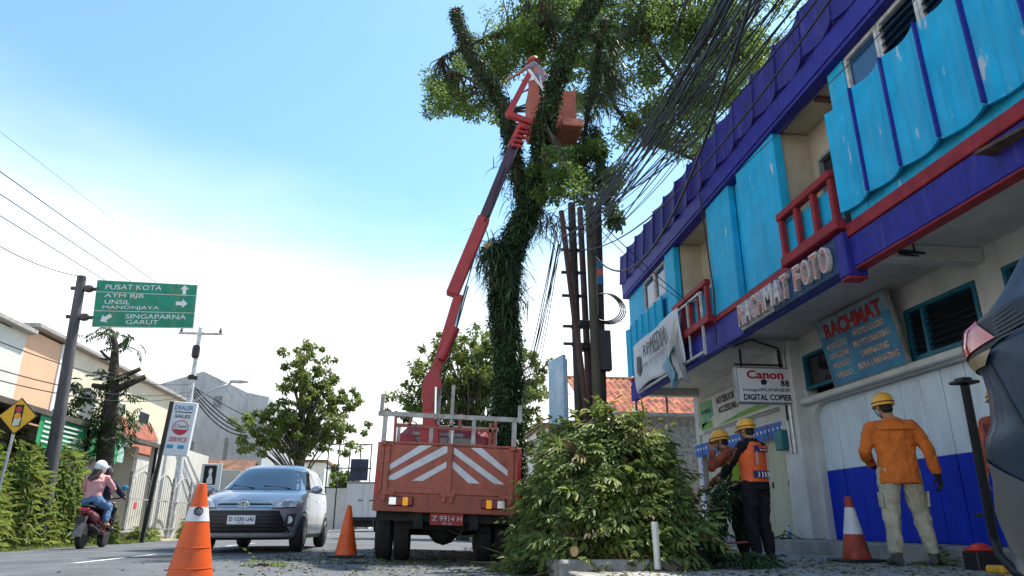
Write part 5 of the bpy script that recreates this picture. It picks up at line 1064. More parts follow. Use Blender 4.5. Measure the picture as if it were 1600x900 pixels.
b = MB(); b.poly([(-.12,-.04,1.98), (.1,-.04,1.98), (.07,-.04,2.2), (.02,-.04,2.35), (.05,-.04,2.5), (-.03,-.04,2.6), (-.1,-.04,2.48), (-.06,-.04,2.3), (-.13,-.04,2.15)], (0,-1,0), .003); b.build('pale_figure', M_signw, ab); MB().bar((0,.0,0), (0,0,1.75), .08).build('post', M_black, ab)
pb = tag(MB().box((-8.62,30.5,1.75), (-7.75,30.56,2.62), .01).box((-8.2,30.52,0), (-8.1,30.6,1.75)).build('picture_board', mat('faded_photo', (.35,.4,.3), .6, var=.5, scale=3, col2=(.55,.5,.5))), 'faded landscape picture board next to the black advert board', 'sign')
# dealer sign
D0 = aty(268, 715, 21.5); ds = thing('dealer_sign', 'tall white DEALER SALES SERVICE light box on a black post', 'sign', (D0.x, 21.5, 0)); ds.rotation_euler = (0, R(3.2), 0)
zc = D0.z+.05; MB().box((-.36,-.09,zc), (.30,.09,zc+1.55), .015).build('light_box', mat('light_box_pale', (.66,.7,.74), .4, var=.05), ds); MB().box((-.50,-.05,0), (-.40,.05,zc+1.55), .01).build('post', M_black, ds)
M_bl = mat('print_blue', (.02,.16,.45), .5); M_rd = mat('print_red', (.55,.03,.05), .5)
for s, z, w_, h_, m_ in (('DEALER', 1.38, .52, .13, M_bl), ('SALES', 1.13, .44, .10, M_ink), ('SERVICE', .46, .50, .13, M_rd)): text(s, (-.03,-.092,zc+z), (1,0,0), (0,0,1), m_, ds, w=w_, h=h_, bold=.02)
MB().box((-.27,-.094,zc+1.235), (.21,-.0905,zc+1.265)).build('rule', M_ink, ds); MB().tube([(-.03+.22*math.cos(a), -.094, zc+.80+.20*math.sin(a)) for a in [2*math.pi*i/30 for i in range(31)]], .012, 5).build('ring', M_rd, ds)
text('Chasis', (-.03,-.092,zc+.85), (1,0,0), (0,0,1), M_ink, ds, w=.36, h=.11, shear=.3); MB().poly([(-.03+.2*math.cos(a), -.093, zc+.80+.19*math.sin(a)) for a in [math.pi*(1.08+.84*i/10) for i in range(11)]], (0,-1,0), .002).build('red_lens', M_rd, ds)
for x in (-.2, .1): MB().box((x-.1,-.094,zc+.2), (x+.08,-.0905,zc+.3)).build('logo_block', mat('logo_cyan', (.02,.3,.55), .5), ds)
# utility pole with cross arm, lamp
U0 = aty(296, 560, 30); up_ = thing('lamp_pole', 'white painted utility pole with cross arm and curved street lamp', 'pole', (U0.x+.25, 30, 0)); tz = aty(299, 512, 30).z
MB().tube([(0,0,0), (0,0,tz*.5), (.02,0,tz)], [.15,.12,.09], 12).build('shaft', mat('pole_white', (.6,.62,.62), .6, var=.2), up_, 'auto'); MB().bar((-.85,0,tz-.25), (.95,0,tz-.25), .09).build('cross_arm', M_rk, up_)
for x in (-.75,.0,.85): MB().lathe([(.05,0),(.06,.08),(.03,.14),(.045,.2)], c=(x,0,tz-.2), n=10).build('insulator', M_black, up_)
MB().lathe([(.1,0),(.16,.1),(.16,.45),(.12,.55)], c=(0,-.1,tz-1.35), n=14).build('transformer', M_black, up_); MB().lathe([(.16,0),(.2,.06),(.2,.16),(.16,.2)], c=(0,0,tz-2.25), n=12).build('cable_collar', M_black, up_)
lz = aty(295, 655, 30).z; b = MB(); lt = aty(362, 598, 30); lt = Vector((lt.x-up_.location.x, 0, lt.z)); b.tube([(0,0,lz), (.25,-.05,lz+.75), (.8,-.1,lz+1.15), lt], .04, 8); b.build('lamp_arm', M_galv, up_, True); MB().ell(lt+Vector((.3,0,.06)), (.42,.13,.09)).build('lamp_head', mat('lamp_head_grey', (.55,.56,.55), .4), up_, True)
# direction sign
gpb, gpt = aty(73, 770, 18.5), aty(128, 432, 18.5); dd = gpt-gpb; gp0 = gpb-dd*(gpb.z/dd.z)
gs = thing('direction_sign', 'green overhead road direction sign on a leaning grey pole', 'road sign', (gp0.x, 18.5, 0)); rel = lambda p: Vector(p)-gs.location
M_gp = mat('pole_grey_weathered', (.09,.085,.09), .7, var=.35, scale=5, stretch=(1,1,.2)); MB().tube([rel(gp0), rel(gpb), rel(gpb).lerp(rel(gpt),.5), rel(gpt)], [.17,.16,.135,.11], 14).build('pole', M_gp, gs, 'auto')
c4_ = [rel(aty(x, y, 18.5)) for x, y in ((143,511),(302,513),(309,445),(152,437))]; fwd = Vector((0,-1,0))
for a, b_ in ((.2,'a'), (.8,'b')):
    l_ = c4_[0].lerp(c4_[3], a); pp = rel(gpb).lerp(rel(gpt), (l_.z-rel(gpb).z)/(rel(gpt).z-rel(gpb).z)); MB().tube([pp+Vector((-.22,0,0)), l_+Vector((.4,.05,0))], .05, 10).build('support_arm', M_gp, gs); MB().lathe([(.09,-.08),(.11,0),(.09,.08)], c=pp+Vector((.22,0,0)), axis='x', n=12).build('flange', M_gp, gs)
MB().poly([c+Vector((0,.0,0)) for c in c4_], fwd, .04).build('back_plate', M_galv, gs)
M_gs = mat('sign_green', (.0,.25,.15), .5, var=.2, scale=3, dirt=.75, dirtcol=(.2,.19,.06)); 
def S(u, v): return c4_[0].lerp(c4_[1], u).lerp(c4_[3].lerp(c4_[2], u), v)
for v0, v1 in ((.015,.335), (.35,.735), (.75,.985)): MB().poly([S(.006,v0)+fwd*.012, S(.994,v0)+fwd*.012, S(.994,v1)+fwd*.012, S(.006,v1)+fwd*.012], fwd, .01).build('green_panel', M_gs, gs)
MB().poly([c+fwd*.004 for c in c4_], fwd, .003).build('white_border', M_signw, gs)
xd = (c4_[1]-c4_[0]); Wd = xd.length; xd.normalize(); upd = (c4_[3]-c4_[0]); Hd = upd.length
for s, u, v, wu, hv in (('PUSAT KOTA',.37,.868,.56,.105), ('ATM BJB',.285,.665,.39,.10), ('UNSIL',.225,.535,.25,.09), ('MANONJAYA',.365,.415,.56,.09), ('SINGAPARNA',.62,.24,.60,.095), ('GARUT',.49,.115,.32,.09)): text(s, S(u,v)+fwd*.015, xd, upd, M_signw, gs, w=Wd*wu, h=Hd*hv)
def arrow(u, v, ang, sc):
    pts = [(0,.5), (.42,.05), (.17,.05), (.17,-.5), (-.17,-.5), (-.17,.05), (-.42,.05)]; c = S(u, v)+fwd*.016; ud = upd.normalized(); ca, sa = math.cos(ang), math.sin(ang)
    MB().poly([c+xd*(p*ca-q*sa)*sc+ud*(p*sa+q*ca)*sc for p, q in pts], fwd, .003).build('arrow', M_signw, gs)
arrow(.875,.865,0,.27); arrow(.86,.55,-math.pi/2,.30); arrow(.13,.185,math.pi*.68,.30)
# traffic light warning sign
wsn = aty(28, 650, 15.2); ws = thing('warning_sign', 'yellow diamond traffic light warning sign on a grey post', 'road sign', (wsn.x-.0, 15.2, 0)); z = wsn.z; h_ = .375
MB().tube([(-.1,.04,0), (-.02,.04,z)], .03, 10).build('post', M_galv, ws); MB().poly([(h_,0,z), (0,0,z+h_), (-h_,0,z), (0,0,z-h_)], fwd, .012).build('black_border', M_dark, ws)
q = h_-.03; MB().poly([(q,-.006,z), (0,-.006,z+q), (-q,-.006,z), (0,-.006,z-q)], fwd, .004).build('yellow_face', mat('sign_yellow', (.78,.42,.01), .45, var=.08), ws); MB().box((-.085,-.012,z-.21), (.085,-.007,z+.23), .002).build('signal_panel', M_dark, ws)
for dz, cm in ((.13,(.55,.02,.05)), (0,(.8,.35,.01)), (-.13,(.6,.62,.5))): MB().lathe([(.062,-.002),(.062,.002)], c=(0,-.015,z+dz), axis='y', n=20).build('signal_disc', mat('disc_%d' % int(abs(dz)*100+cm[0]*10), cm, .4), ws)
MB().poly([(-.07,-.016,z-.2), (.06,-.016,z-.19), (.075,-.016,z-.02), (.02,-.016,z-.07), (-.05,-.016,z-.03)], fwd, .002).build('torn_sticker', M_signw, ws)
# pruned tree
pt0 = aty(163, 735, 23); prt = thing('pruned_tree', 'heavily pruned dark trunk with sawn stubs and tufts of leaves', 'tree', (pt0.x, 23, 0)); rl = lambda x, y, Y=23: aty(x, y, Y)-prt.location
b = MB(); tp_ = [Vector((0,0,0)), rl(163,735), rl(168,670), rl(175,620), rl(178,575), rl(180,540), rl(178,520)]; b.tube(tp_, [.27,.25,.24,.2,.15,.1,.05], 12); b.build('trunk', M_bark, prt, True)
for p, q, r_ in (((178,610),(228,588),.11), ((176,595),(220,576),.09), ((172,605),(145,602),.09), ((178,565),(157,548),.045), ((180,562),(156,560),.035), ((172,640),(150,640),.05)):
    b = MB(); a_, c_ = rl(*p), rl(*q); b.tube([a_, a_.lerp(c_,.5)+Vector((0,-.05,-.03)), c_], [r_*1.2, r_, r_*.8], 8); o = b.build('stub', M_bark, prt, True)
    u = (c_-a_).normalized(); M = u.to_track_quat('Z','Y').to_matrix().to_4x4(); M.translation = c_+u*.003; MB().lathe([(r_*.75,-.003),(r_*.72,.006)], M=M, n=10).build('cut_face', M_cut if r_ > .08 else M_bark2, o)
pp = []
for cx, cy, n_, sp in ((135,600,26,.3),(125,640,40,.45),(150,660,50,.5),(130,670,40,.4),(185,590,14,.2),(200,660,14,.25),(176,515,26,.3),(190,530,14,.25),(145,640,30,.4),(195,620,10,.2),(160,685,30,.4)):
    c = rl(cx, cy)
    for i in range(n_): p = c+Vector((random.gauss(0,sp), random.gauss(0,sp), random.gauss(0,sp*.6))); sprig(p, (random.gauss(0,1), random.gauss(0,1), random.uniform(-.6,.3)), (0,0,1), .3, 4, .19, .05, pp)
V, Q = merge(pp); npmesh('crown', V, Q, M_leafD, prt)['kind'] = 'stuff'
# roadside shrubs with long leaves
def shrub(x, y, h, r, n, label, m, seed, ll=.26):
    t = thing('roadside_shrub', label, 'shrub', (x, y, -.02), 0, 'leafy shrubs along the left verge'); P, D, Nn, Ls = [], [], [], []; rn = random.Random(seed); st_ = MB()
    for i in range(n):
        a = rn.uniform(0, 2*math.pi); zz_ = rn.random(); rr = r*math.sqrt(rn.random())*(1.05-.55*zz_**2)*(1+.2*math.sin(3*a+seed)); top = h*(1-.35*(rr/r)**2)*(1+.12*math.sin(2.3*a+seed)); z = top*zz_
        P.append((rr*math.cos(a), rr*math.sin(a), z)); D.append((math.cos(a)*.8+rn.gauss(0,.5), math.sin(a)*.8+rn.gauss(0,.5), rn.uniform(-.8,.7))); Nn.append((math.cos(a)*.3, math.sin(a)*.3, 1)); Ls.append(ll*rn.uniform(.6,1.3))
    for i in range(26):
        a = rn.uniform(0,2*math.pi); rr = r*rn.random()*.8; zt = h*rn.uniform(.5,1); st_.tube([(rr*.4*math.cos(a), rr*.4*math.sin(a), 0), (rr*.7*math.cos(a), rr*.7*math.sin(a), zt*.6), (rr*math.cos(a), rr*math.sin(a), zt)], [.012,.009,.004], 4)
    st_.build('stems', M_leafD, t)['kind'] = 'stuff'
    V, Q = leaf_arrays(np.array(P), np.array(D), np.array(Nn), np.array(Ls), np.array(Ls)*.19, curl=.3); npmesh('foliage', V, Q, m, t)['kind'] = 'stuff'
LB = ['yellow green shrub growing at the foot of the warning sign', 'long-leaved shrub beside the leaning sign pole', 'tall leafy shrub in front of the green banners', 'dense shrub between the sign pole and the pruned tree', 'low spreading shrub at the road edge behind the scooter', 'shrub against the brown awning wall', 'rounded shrub near the shop wall left of the pole']
for i, (x, y, h, r) in enumerate(((-9.5,14.0,2.1,1.1),(-9.6,15.9,2.15,1.15),(-9.7,17.6,2.2,1.15),(-9.6,19.4,2.25,1.1),(-9.3,20.9,1.3,.75),(-11.2,18.0,2.9,1.3),(-11.2,15.2,2.8,1.3),(-9.8,12.2,2.0,1.1),(-11.0,21.0,2.8,1.1))):
    shrub(x, y, h, r, 2300, (LB+['shrub left of the warning sign along the verge','tall shrub hiding the end of the green banner'])[i], M_leafB if i in (0,1,4,7,2) else M_leafA, i+3)
for x, y, h, r, n, lb in ((-9.2,31.2,1.3,.9,900,'bright green bush below the dealer sign wall'), (-9.0,29.6,.8,.6,500,'small bright bush at the foot of the garden wall'), (-9.0,24.6,.45,.5,300,'small tuft of weeds by the gate step')): shrub(x, y, h, r, n, lb, M_leafB, int(h*10), .2)
tag(MB().box((-9.9,24.6,-.02), (-8.9,25.6,.3), .04).build('gate_step', M_kerb), 'broken concrete gate step at the left verge', 'step')
# low grass fringe at the left road edge
P = np.stack([rng.uniform(-9.1,-8.15,5200), rng.uniform(9,24,5200), np.zeros(5200)], 1); P[:,0] += .12*np.sin(P[:,1]*2.1); D = rdir(5200, .5); D[:,2] = np.abs(D[:,2])
V, Q = leaf_arrays(P, D, rdir(5200, 1), rng.uniform(.04,.12,5200), rng.uniform(.01,.025,5200)); stuff(npmesh('verge_grass', V, Q, M_leafB), 'yellowing grass and leaf litter fringe along the road edge', 'grass')
# trees
tree('leafy_street_tree', 'tall open-crowned street tree behind the silver car', (-6.3, 36, 0), 9, [(-.2,0,8.0,1.5,1.4),(.9,0,6.8,1.6,1.2),(-2.0,0,5.2,1.7,1.1),(-.4,0,6.2,1.6,1.4),(1.2,0,4.8,1.9,.9),(-1.0,0,4.3,1.9,.8),(.2,0,4.9,1.7,.9),(2.0,0,6.3,1.0,.8),(-.6,0,8.9,.9,.6)], .28, 150, .16, .09, M_leafB, 62, 5, -.5)
tree('round_street_tree', 'full bright green tree beyond the truck behind the ivy trunk', (1.2, 24, 0), 7, [(-.2,0,6.4,1.4,1.0),(-1.3,0,5.2,1.3,1.0),(.9,0,5.9,1.5,1.1),(1.9,0,5.2,1.3,1.2),(-1.9,0,4.4,1.0,.7),(.2,0,4.6,1.8,1.2),(2.4,0,4.0,.9,.9),(-.4,0,3.4,1.3,.7),(1.4,0,3.3,1.2,.9)], .24, 185, .14, .06, M_leafB, 62, 9, .2)
tree('far_tree', 'distant dark green tree at the end of the road', (-9.5, 78, 0), 7, [(0,0,4.2,2.4,2.0),(1.6,0,3.4,1.6,1.3),(-1.8,0,3.2,1.6,1.2)], .25, 60, .35, .2, M_leafA, 60, 3)
# far street end
for (x0, x1, yt, Y, lb, m_, nm) in ((505,545,752,80,'far pale building with yellow signboard at the road end',M_lw3,'far_building'), (438,508,722,72,'far cream house behind the leafy street tree',M_lw1,'far_house'), (845,960,668,40,'pale two-storey house behind the pole cluster',M_lwh,'white_house'), (548,640,775,130,'hazy low building closing the end of the road',M_lw1,'distant_building')):
    a, c = aty(x0, yt, Y), aty(x1, yt, Y); t = thing(nm, lb, 'building', ((a.x+c.x)/2, Y, 0)); hw_ = abs(c.x-a.x)/2
    MB().box((-hw_,0,0), (hw_,6,a.z)).build('wall', m_, t); MB().box((-hw_-.2,-.3,a.z+.002), (hw_+.2,6.2,a.z+.25)).build('roof', M_rbrown, t)
    for k in range(3): xx = -hw_+hw_*2*(k+.5)/3; w_ = MB().box((xx-.35,-.05,a.z*.55), (xx+.35,-.003,a.z*.8), .01).build('window', M_wfr, t); MB().box((xx-.3,-.056,a.z*.55+.05), (xx+.3,-.051,a.z*.8-.05)).build('pane', M_glass, w_)
fs_ = tag(MB().box((-8.6,70,2.2), (-6.6,70.1,3.2)).box((-7.7,70.02,0), (-7.5,70.2,2.2)).build('yellow_signboard', mat('far_yellow', (.75,.55,.12), .6)), 'far yellow and teal signboard past the silver car', 'sign')
fw_ = tag(MB().box((-10.5,52,0), (-8.0,52.2,2.2)).box((-10.5,51.9,2.2), (-7.9,54,2.35)).build('grey_kiosk', mat('kiosk_grey', (.2,.2,.21), .7, var=.3)), 'grey roadside kiosk beside the white box truck', 'kiosk')
# scaffold-like balcony frame behind the tree
sc_ = thing('steel_frame_house', 'unfinished house with open steel balcony frame behind the street tree', 'building', (-6.6, 62, 0))
MB().box((-2.2,1,0), (1.6,4,3.4)).build('wall', M_lwh, sc_)
for x in (-2.1,-1.2,-.3,.6,1.5): MB().bar((x,0,0), (x,0,7.0), .1).build('column', M_black, sc_)
for z_ in (3.4, 5.0, 7.0): MB().bar((-2.2,0,z_), (1.6,0,z_), .1).build('beam', M_black, sc_)
MB().box((-.2,.3,4.0), (1.3,.4,5.8)).build('tarpaulin', mat('tarp_navy', (.03,.04,.08), .6), sc_)
# white box truck
wt = thing('white_box_truck', 'white box truck driving away past the orange cone', 'truck', (aty(566, 815, 40).x, 40, crown(-4)))
MB().box((-.95,0,.75), (.95,4,2.55), .02).build('cargo_box', mat('box_white', (.62,.63,.65), .5, var=.06), wt); MB().box((-.97,-.02,2.5), (.97,4.02,2.6), .01).build('roof_rail', mat('rail_grey', (.3,.25,.25), .6), wt)
for x in (-.02, .30): MB().box((x-.012,-.03,.8), (x+.012,-.003,2.45)).build('door_bar', M_galv, wt)
MB().box((-.3,-.035,1.6), (-.05,-.004,1.64)).box((.3,-.035,1.6), (.6,-.004,1.64)).build('latch', M_black, wt); MB().box((-.95,-.05,.58), (.95,.1,.74), .01).build('bumper', M_dark, wt)
for s in (-1,1): MB().box((s*.85-.12,-.06,.62), (s*.85+.12,-.051,.7)).build('tail_lamp', M_rl, wt); o = MB().lathe(tyre_prof(.38,.3), axis='x', n=20).build('wheel', M_tyre, wt, 'auto'); o.location = (s*.72,.9,.38)
MB().box((-.5,.2,.25), (.5,3.5,.58)).build('chassis', M_chas, wt); MB().box((-.9,4.1,.6), (.9,5.6,2.1), .1).build('cab', M_signw, wt)
# billboard right of the trunk
bb = aty(872, 660, 16.5); blb = thing('blue_billboard', 'narrow pale blue billboard standing beyond the pole cluster', 'sign', (bb.x, 16.5, .1)); blb.rotation_euler = (0,0,R(-76))
MB().box((-.45,-.04,2.65), (.45,.04,4.3), .01).build('panel', mat('billboard_blue', (.2,.42,.62), .5, var=.5, scale=2, col2=(.55,.65,.72)), blb); MB().bar((-.35,.06,0), (-.35,.06,4.2), .08).bar((.35,.06,0), (.35,.06,4.2), .08).build('posts', M_galv, blb)
# overhead wires on the left
UZ = Vector((up_.location.x, 30, tz))
for k, (p, q) in enumerate((((-30,255),(.0,-.05)), ((-30,290),(-.75,-.05)), ((-30,322),(.85,-.05)))): pass
for (x, y), dx, lb in (((0,268),.85,'highest'), ((0,303),.0,'middle'), ((0,337),-.75,'lowest')):
    a = aty(x, y, 13.5); q = UZ+Vector((dx,0,.0)); dr = (a-q); cable(a+dr*.8, q, .0, .011, name='power_line', label='%s of three power lines above the direction sign' % lb); 
    cable(q, Vector((-16+dx*.6, 75, 9.3)), .6, .011, name='power_line', label='%s power line continuing beyond the lamp pole' % lb)
cable(aty(0, 385, 15), rel(gpt)+gs.location, .1, .012, name='telephone_wire', label='pair wire reaching the top of the leaning sign pole')
cable(aty(-20, 190, 12), UZ+Vector((1.2,0,.8)), .0, .004, name='fine_wire', label='very fine wire high above the direction sign')
for (y0, y1, lb) in ((530,600,'upper'), (575,612,'lower'), (592,618,'lowest')):
    cable(aty(-10, y0, 15.5), Vector((up_.location.x, 30, aty(292, y1, 30).z)), .35, .013, name='house_cable', label='%s dark cable in front of the peach house' % lb)
for k in range(4): cable(Vector((up_.location.x, 29.9, aty(296, 600, 30).z-.1*k)), aty(378+3*k, 668+4*k, 36), .15+.12*k, .03, name='bundled_cable', label='thick cable bundle drooping from the lamp pole to the street tree', grp='drooping cable bundle')
cable(Vector((up_.location.x, 30, aty(296, 603, 30).z)), aty(600, 690, 60), 1.2, .02, name='bundled_cable', label='single cable running from the lamp pole along the road')
# leaf litter and sawdust on the road and pavement
n = 5200; P = np.zeros((n,3)); P[:,0] = rng.normal(.3, 1.5, n); P[:,1] = rng.uniform(6.2, 14, n); m1 = rng.random(n) < .35; P[m1,0] = rng.uniform(-2.2,1.4,m1.sum()); P[m1,1] = rng.normal(10.2,.9,m1.sum()); m2 = rng.random(n) < .3; P[m2,0] = rng.uniform(1.6,5.6,m2.sum()); P[m2,1] = rng.uniform(5.6,9,m2.sum())
P[:,2] = np.where(P[:,0] > 1.45, .104, np.maximum(0, .10*(1-((P[:,0]+3.4)/4.9)**2))+.004); keep = P[:,0] > -4; P = P[keep]; n = len(P)
D = rdir(n); D[:,2] *= .15; V, Q = leaf_arrays(P, D, rdir(n, 3), rng.uniform(.02,.075,n), rng.uniform(.008,.03,n)); stuff(npmesh('leaf_litter', V, Q, mat('dry_litter', (.17,.18,.07), .8, var=.4, isl=.6)), 'cut leaves and sawdust scattered over the road round the truck', 'litter')
def heap(x, y, z, r, h, n, label, m, ll=.1):
    t = thing('leaf_heap', label, 'branches', (x, y, z)); ps = []
    for i in range(n):
        a = random.uniform(0,2*math.pi); rr = r*math.sqrt(random.random()); p = Vector((rr*math.cos(a), rr*math.sin(a)*.8, h*(1-(rr/r)**1.5)*random.uniform(.5,1))); sprig(p, (math.cos(a)+random.gauss(0,.5), math.sin(a)+random.gauss(0,.5), random.uniform(-.1,.6)), (0,0,1), random.uniform(.12,.25), 4, ll, ll*.32, ps)
    V, Q = merge(ps); npmesh('leaves', V, Q, m, t)['kind'] = 'stuff'; 
    b = MB(); 
    for i in range(5): a = random.uniform(0,6.28); b.tube([(-.5*r*math.cos(a), -.5*r*math.sin(a), .03), (.3*r*math.cos(a), .3*r*math.sin(a), h*.5), (.8*r*math.cos(a), .8*r*math.sin(a), h*.4)], [.012,.01,.004], 5)
    b.build('twigs', M_bark, t)
p = atz(1140, 886, .1); heap(p.x, p.y, .1, .36, .22, 70, 'loose heap of dark leafy twigs on the pavement before the workers', M_leafD)
p = atz(1465, 884, .1); heap(p.x, p.y, .1, .14, .05, 14, 'small tuft of leaves by the grey boots', M_leafA, .07)
p = atz(960, 897, .0); heap(p.x, p.y, .02, .35, .16, 46, 'leafy twigs lying before the planter edge', M_leafA)
p = atz(850, 898, .0); heap(p.x, p.y, .03, .45, .2, 80, 'leafy clippings spilling onto the road beside the planter', M_leafB)
p = atz(415, 886, .08); heap(p.x, p.y, .08, .16, .05, 14, 'small green clipping on the road before the silver car', M_leafA, .06)
p = atz(560, 884, .05); heap(p.x, p.y, .06, .18, .04, 14, 'small green clipping near the plain orange cone', M_leafA, .06)
p = atz(1060, 890, .02); heap(p.x, p.y, .08, .26, .14, 30, 'leafy twigs at the right end of the planter edge', M_leafA)
# bottles, box, post
def bottle(p, lay, label):
    t = thing('water_bottle', label, 'bottle', p); mb_ = mat('bottle_plastic', (.35,.5,.62), .15, var=.2, spec=.8); prf = [(.028,0),(.032,.01),(.032,.13),(.028,.16),(.013,.19),(.013,.205)]
    M = Matrix.Translation((0,0,.033)) @ Matrix.Rotation(R(90), 4, 'Y') if lay else Matrix.Identity(4)
    MB().lathe(prf, M=M, n=16).build('bottle', mb_, t, True); MB().lathe([(.033,.06),(.033,.11)], M=M, n=16).build('label_wrap', mat('wrap_blue', (.03,.15,.5), .5), t); MB().lathe([(.015,.2),(.015,.22)], M=M, n=12).build('cap', mat('cap_blue', (.02,.1,.5), .5), t); return t
bottle(atx(1236, 850, 5.95), False, 'small clear water bottle standing on the shop step'); bottle(atz(1005, 896, .02), True, 'crushed blue-labelled bottle lying before the planter')
for o in bpy.data.objects:
    if o.name.startswith('water_bottle') and o.location.x > 5: o.location.z = .287
sp0 = CC+ray(1553, 840)*5.9; sp1 = CC+ray(1507, 600)*5.75; bp = thing('black_post', 'slim black steel post with flat cap standing beside the blue car', 'post', (sp0.x, sp0.y, .1)); rb = lambda p: Vector(p)-bp.location
f0 = CC+ray(1608, 893)*5.5; f0.z = .125; m0 = CC+ray(1562, 868)*5.75; MB().tube([rb(sp1), rb(sp1.lerp(sp0,.5)), rb(sp0), rb(m0), rb((m0+f0)/2)+Vector((0,0,-.05)), rb(f0), rb(f0)+Vector((.25,-.2,0))], [.034,.036,.037,.037,.037,.037,.037], 12).build('shaft', M_black, bp, 'auto')
MB().box(rb(sp1)+Vector((-.09,-.07,0)), rb(sp1)+Vector((.09,.07,.025)), .006).box(rb(sp1)+Vector((-.05,-.05,.026)), rb(sp1)+Vector((.04,.05,.05)), .006).build('cap_plate', M_black, bp); MB().box(rb(sp0)+Vector((-.1,-.06,.17)), rb(sp0)+Vector((.05,.06,.2)), .005).build('bracket', M_black, bp)
bq = atz(1533, 866, .1)*1.0; sc1 = 6.6/bq.y; bq = Vector((bq.x*sc1, 6.6, .1)); bq = aty(1531, 855, 6.7)
tbx = thing('tool_box', 'black plastic box with bright red lid beside the black post', 'box', (bq.x, 6.7, .1)); MB().box((-.13,-.1,0), (.13,.1,.17), .01).build('box', M_black, tbx); MB().box((-.12,-.09,.172), (.12,.09,.2), .012).ell((0,0,.2), (.1,.08,.05)).build('lid', mat('lid_red', (.6,.04,.025), .5), tbx)
yb_ = aty(1562, 868, 6.2); tag(MB().box((yb_.x-.1,6.1,.1), (yb_.x+.12,6.3,.17), .02).build('yellow_wedge', mat('wedge_yellow', (.7,.38,.02), .5, var=.3)), 'yellow plastic wheel wedge on the pavement behind the post', 'wedge')
# tray with bundled stuff by the workers
cr_ = thing('striped_crate', 'low striped plastic crate on the pavement by the log', 'crate', (3.25, 8.15, .1))
for z_, m_ in ((0,M_wst),(.06,mat('crate_purple',(.1,.03,.08),.5)),(.12,M_wst)): MB().box((-.22,-.16,z_), (.22,.16,z_+.05), .008).build('slat', m_, cr_)
tag(MB().bar((3.15,8.1,.3), (3.75,8.0,.34), .05,.02).build('plank', mat('plank_red', (.22,.05,.06), .7)), 'narrow red plank resting across the striped crate', 'plank')
bw = tag(MB().tube([(5.5+.02*i, 11.0+.05*math.sin(i), .1+.2) for i in range(1)]+[(5.8,11.2,.31),(5.85,11.5,.36),(5.75,11.7,.3),(5.9,12.0,.38)], .012, 5).tube([(5.9,11.1,.3),(5.8,11.4,.42),(5.95,11.8,.3)], .01, 5).build('twig_bundle', M_bark), 'few bare twigs lying on the shop step', 'twigs')
# ================================================================ people
def blob(b, name, m, parent, voxel=.01, sm=4, wr=0, ws=14, seed=0):
    me = b.mesh('tmp', m); ob = bpy.data.objects.new('tmp', me); COL.objects.link(ob)
    md = ob.modifiers.new('r', 'REMESH'); md.mode = 'VOXEL'; md.voxel_size = voxel; md.use_smooth_shade = True
    ms = ob.modifiers.new('s', 'SMOOTH'); ms.factor = .5; ms.iterations = sm
    dg = bpy.context.evaluated_depsgraph_get(); me2 = bpy.data.meshes.new_from_object(ob.evaluated_get(dg)); bpy.data.objects.remove(ob)
    if wr:
        n = len(me2.vertices); co = np.zeros(n*3, np.float32); me2.vertices.foreach_get('co', co); no = np.zeros(n*3, np.float32); me2.vertices.foreach_get('normal', no); co = co.reshape(-1,3); no = no.reshape(-1,3)
        d = np.array([noise.noise(Vector((c[0]*ws+seed, c[1]*ws, c[2]*ws*.55)))+.5*noise.noise(Vector((c[0]*ws*2.2, c[1]*ws*2.2+seed, c[2]*ws*1.6))) for c in co.tolist()]); co += no*d[:,None]*wr; me2.vertices.foreach_set('co', co.ravel())
    me2.materials.clear(); me2.materials.append(m); me2.shade_smooth(); me2.name = name; me2.update()
    o = bpy.data.objects.new(name, me2); COL.objects.link(o); o.parent = parent; return o
def loft(b, secs, rt, n=16):      # secs: (center, rx, ry); rt: right direction
    rt = Vector(rt).normalized(); vs = []; k = len(secs)
    for i, (c, rx, ry) in enumerate(secs):
        ax = (Vector(secs[min(i+1,k-1)][0])-Vector(secs[max(i-1,0)][0])).normalized(); x = (rt-ax*rt.dot(ax)).normalized(); y = ax.cross(x)
        for j in range(n):
            a = 2*math.pi*j/n; cx_ = math.copysign(abs(math.cos(a))**.85, math.cos(a)); sy_ = math.copysign(abs(math.sin(a))**.85, math.sin(a)); vs.append(Vector(c)+x*rx*cx_+y*ry*sy_)
    fs = [(i*n+j, i*n+(j+1) % n, (i+1)*n+(j+1) % n, (i+1)*n+j) for i in range(k-1) for j in range(n)]; fs += [tuple(range(n))[::-1], tuple(range((k-1)*n, k*n))]
    b.add(vs, fs)
def limb(b, pts, rs, n=12):
    P = []; Rs = []
    for i in range(len(pts)-1):
        for t_ in (0,.33,.67): P.append(Vector(pts[i]).lerp(Vector(pts[i+1]), t_)); Rs.append(rs[i]*(1-t_)+rs[i+1]*t_+(.006 if t_ == .33 else 0))
    P.append(Vector(pts[-1])); Rs.append(rs[-1]); b.tube(P, Rs, n)
    for p, r in zip(pts[1:-1], rs[1:-1]): b.ell(p, r*.99, 12, 7)
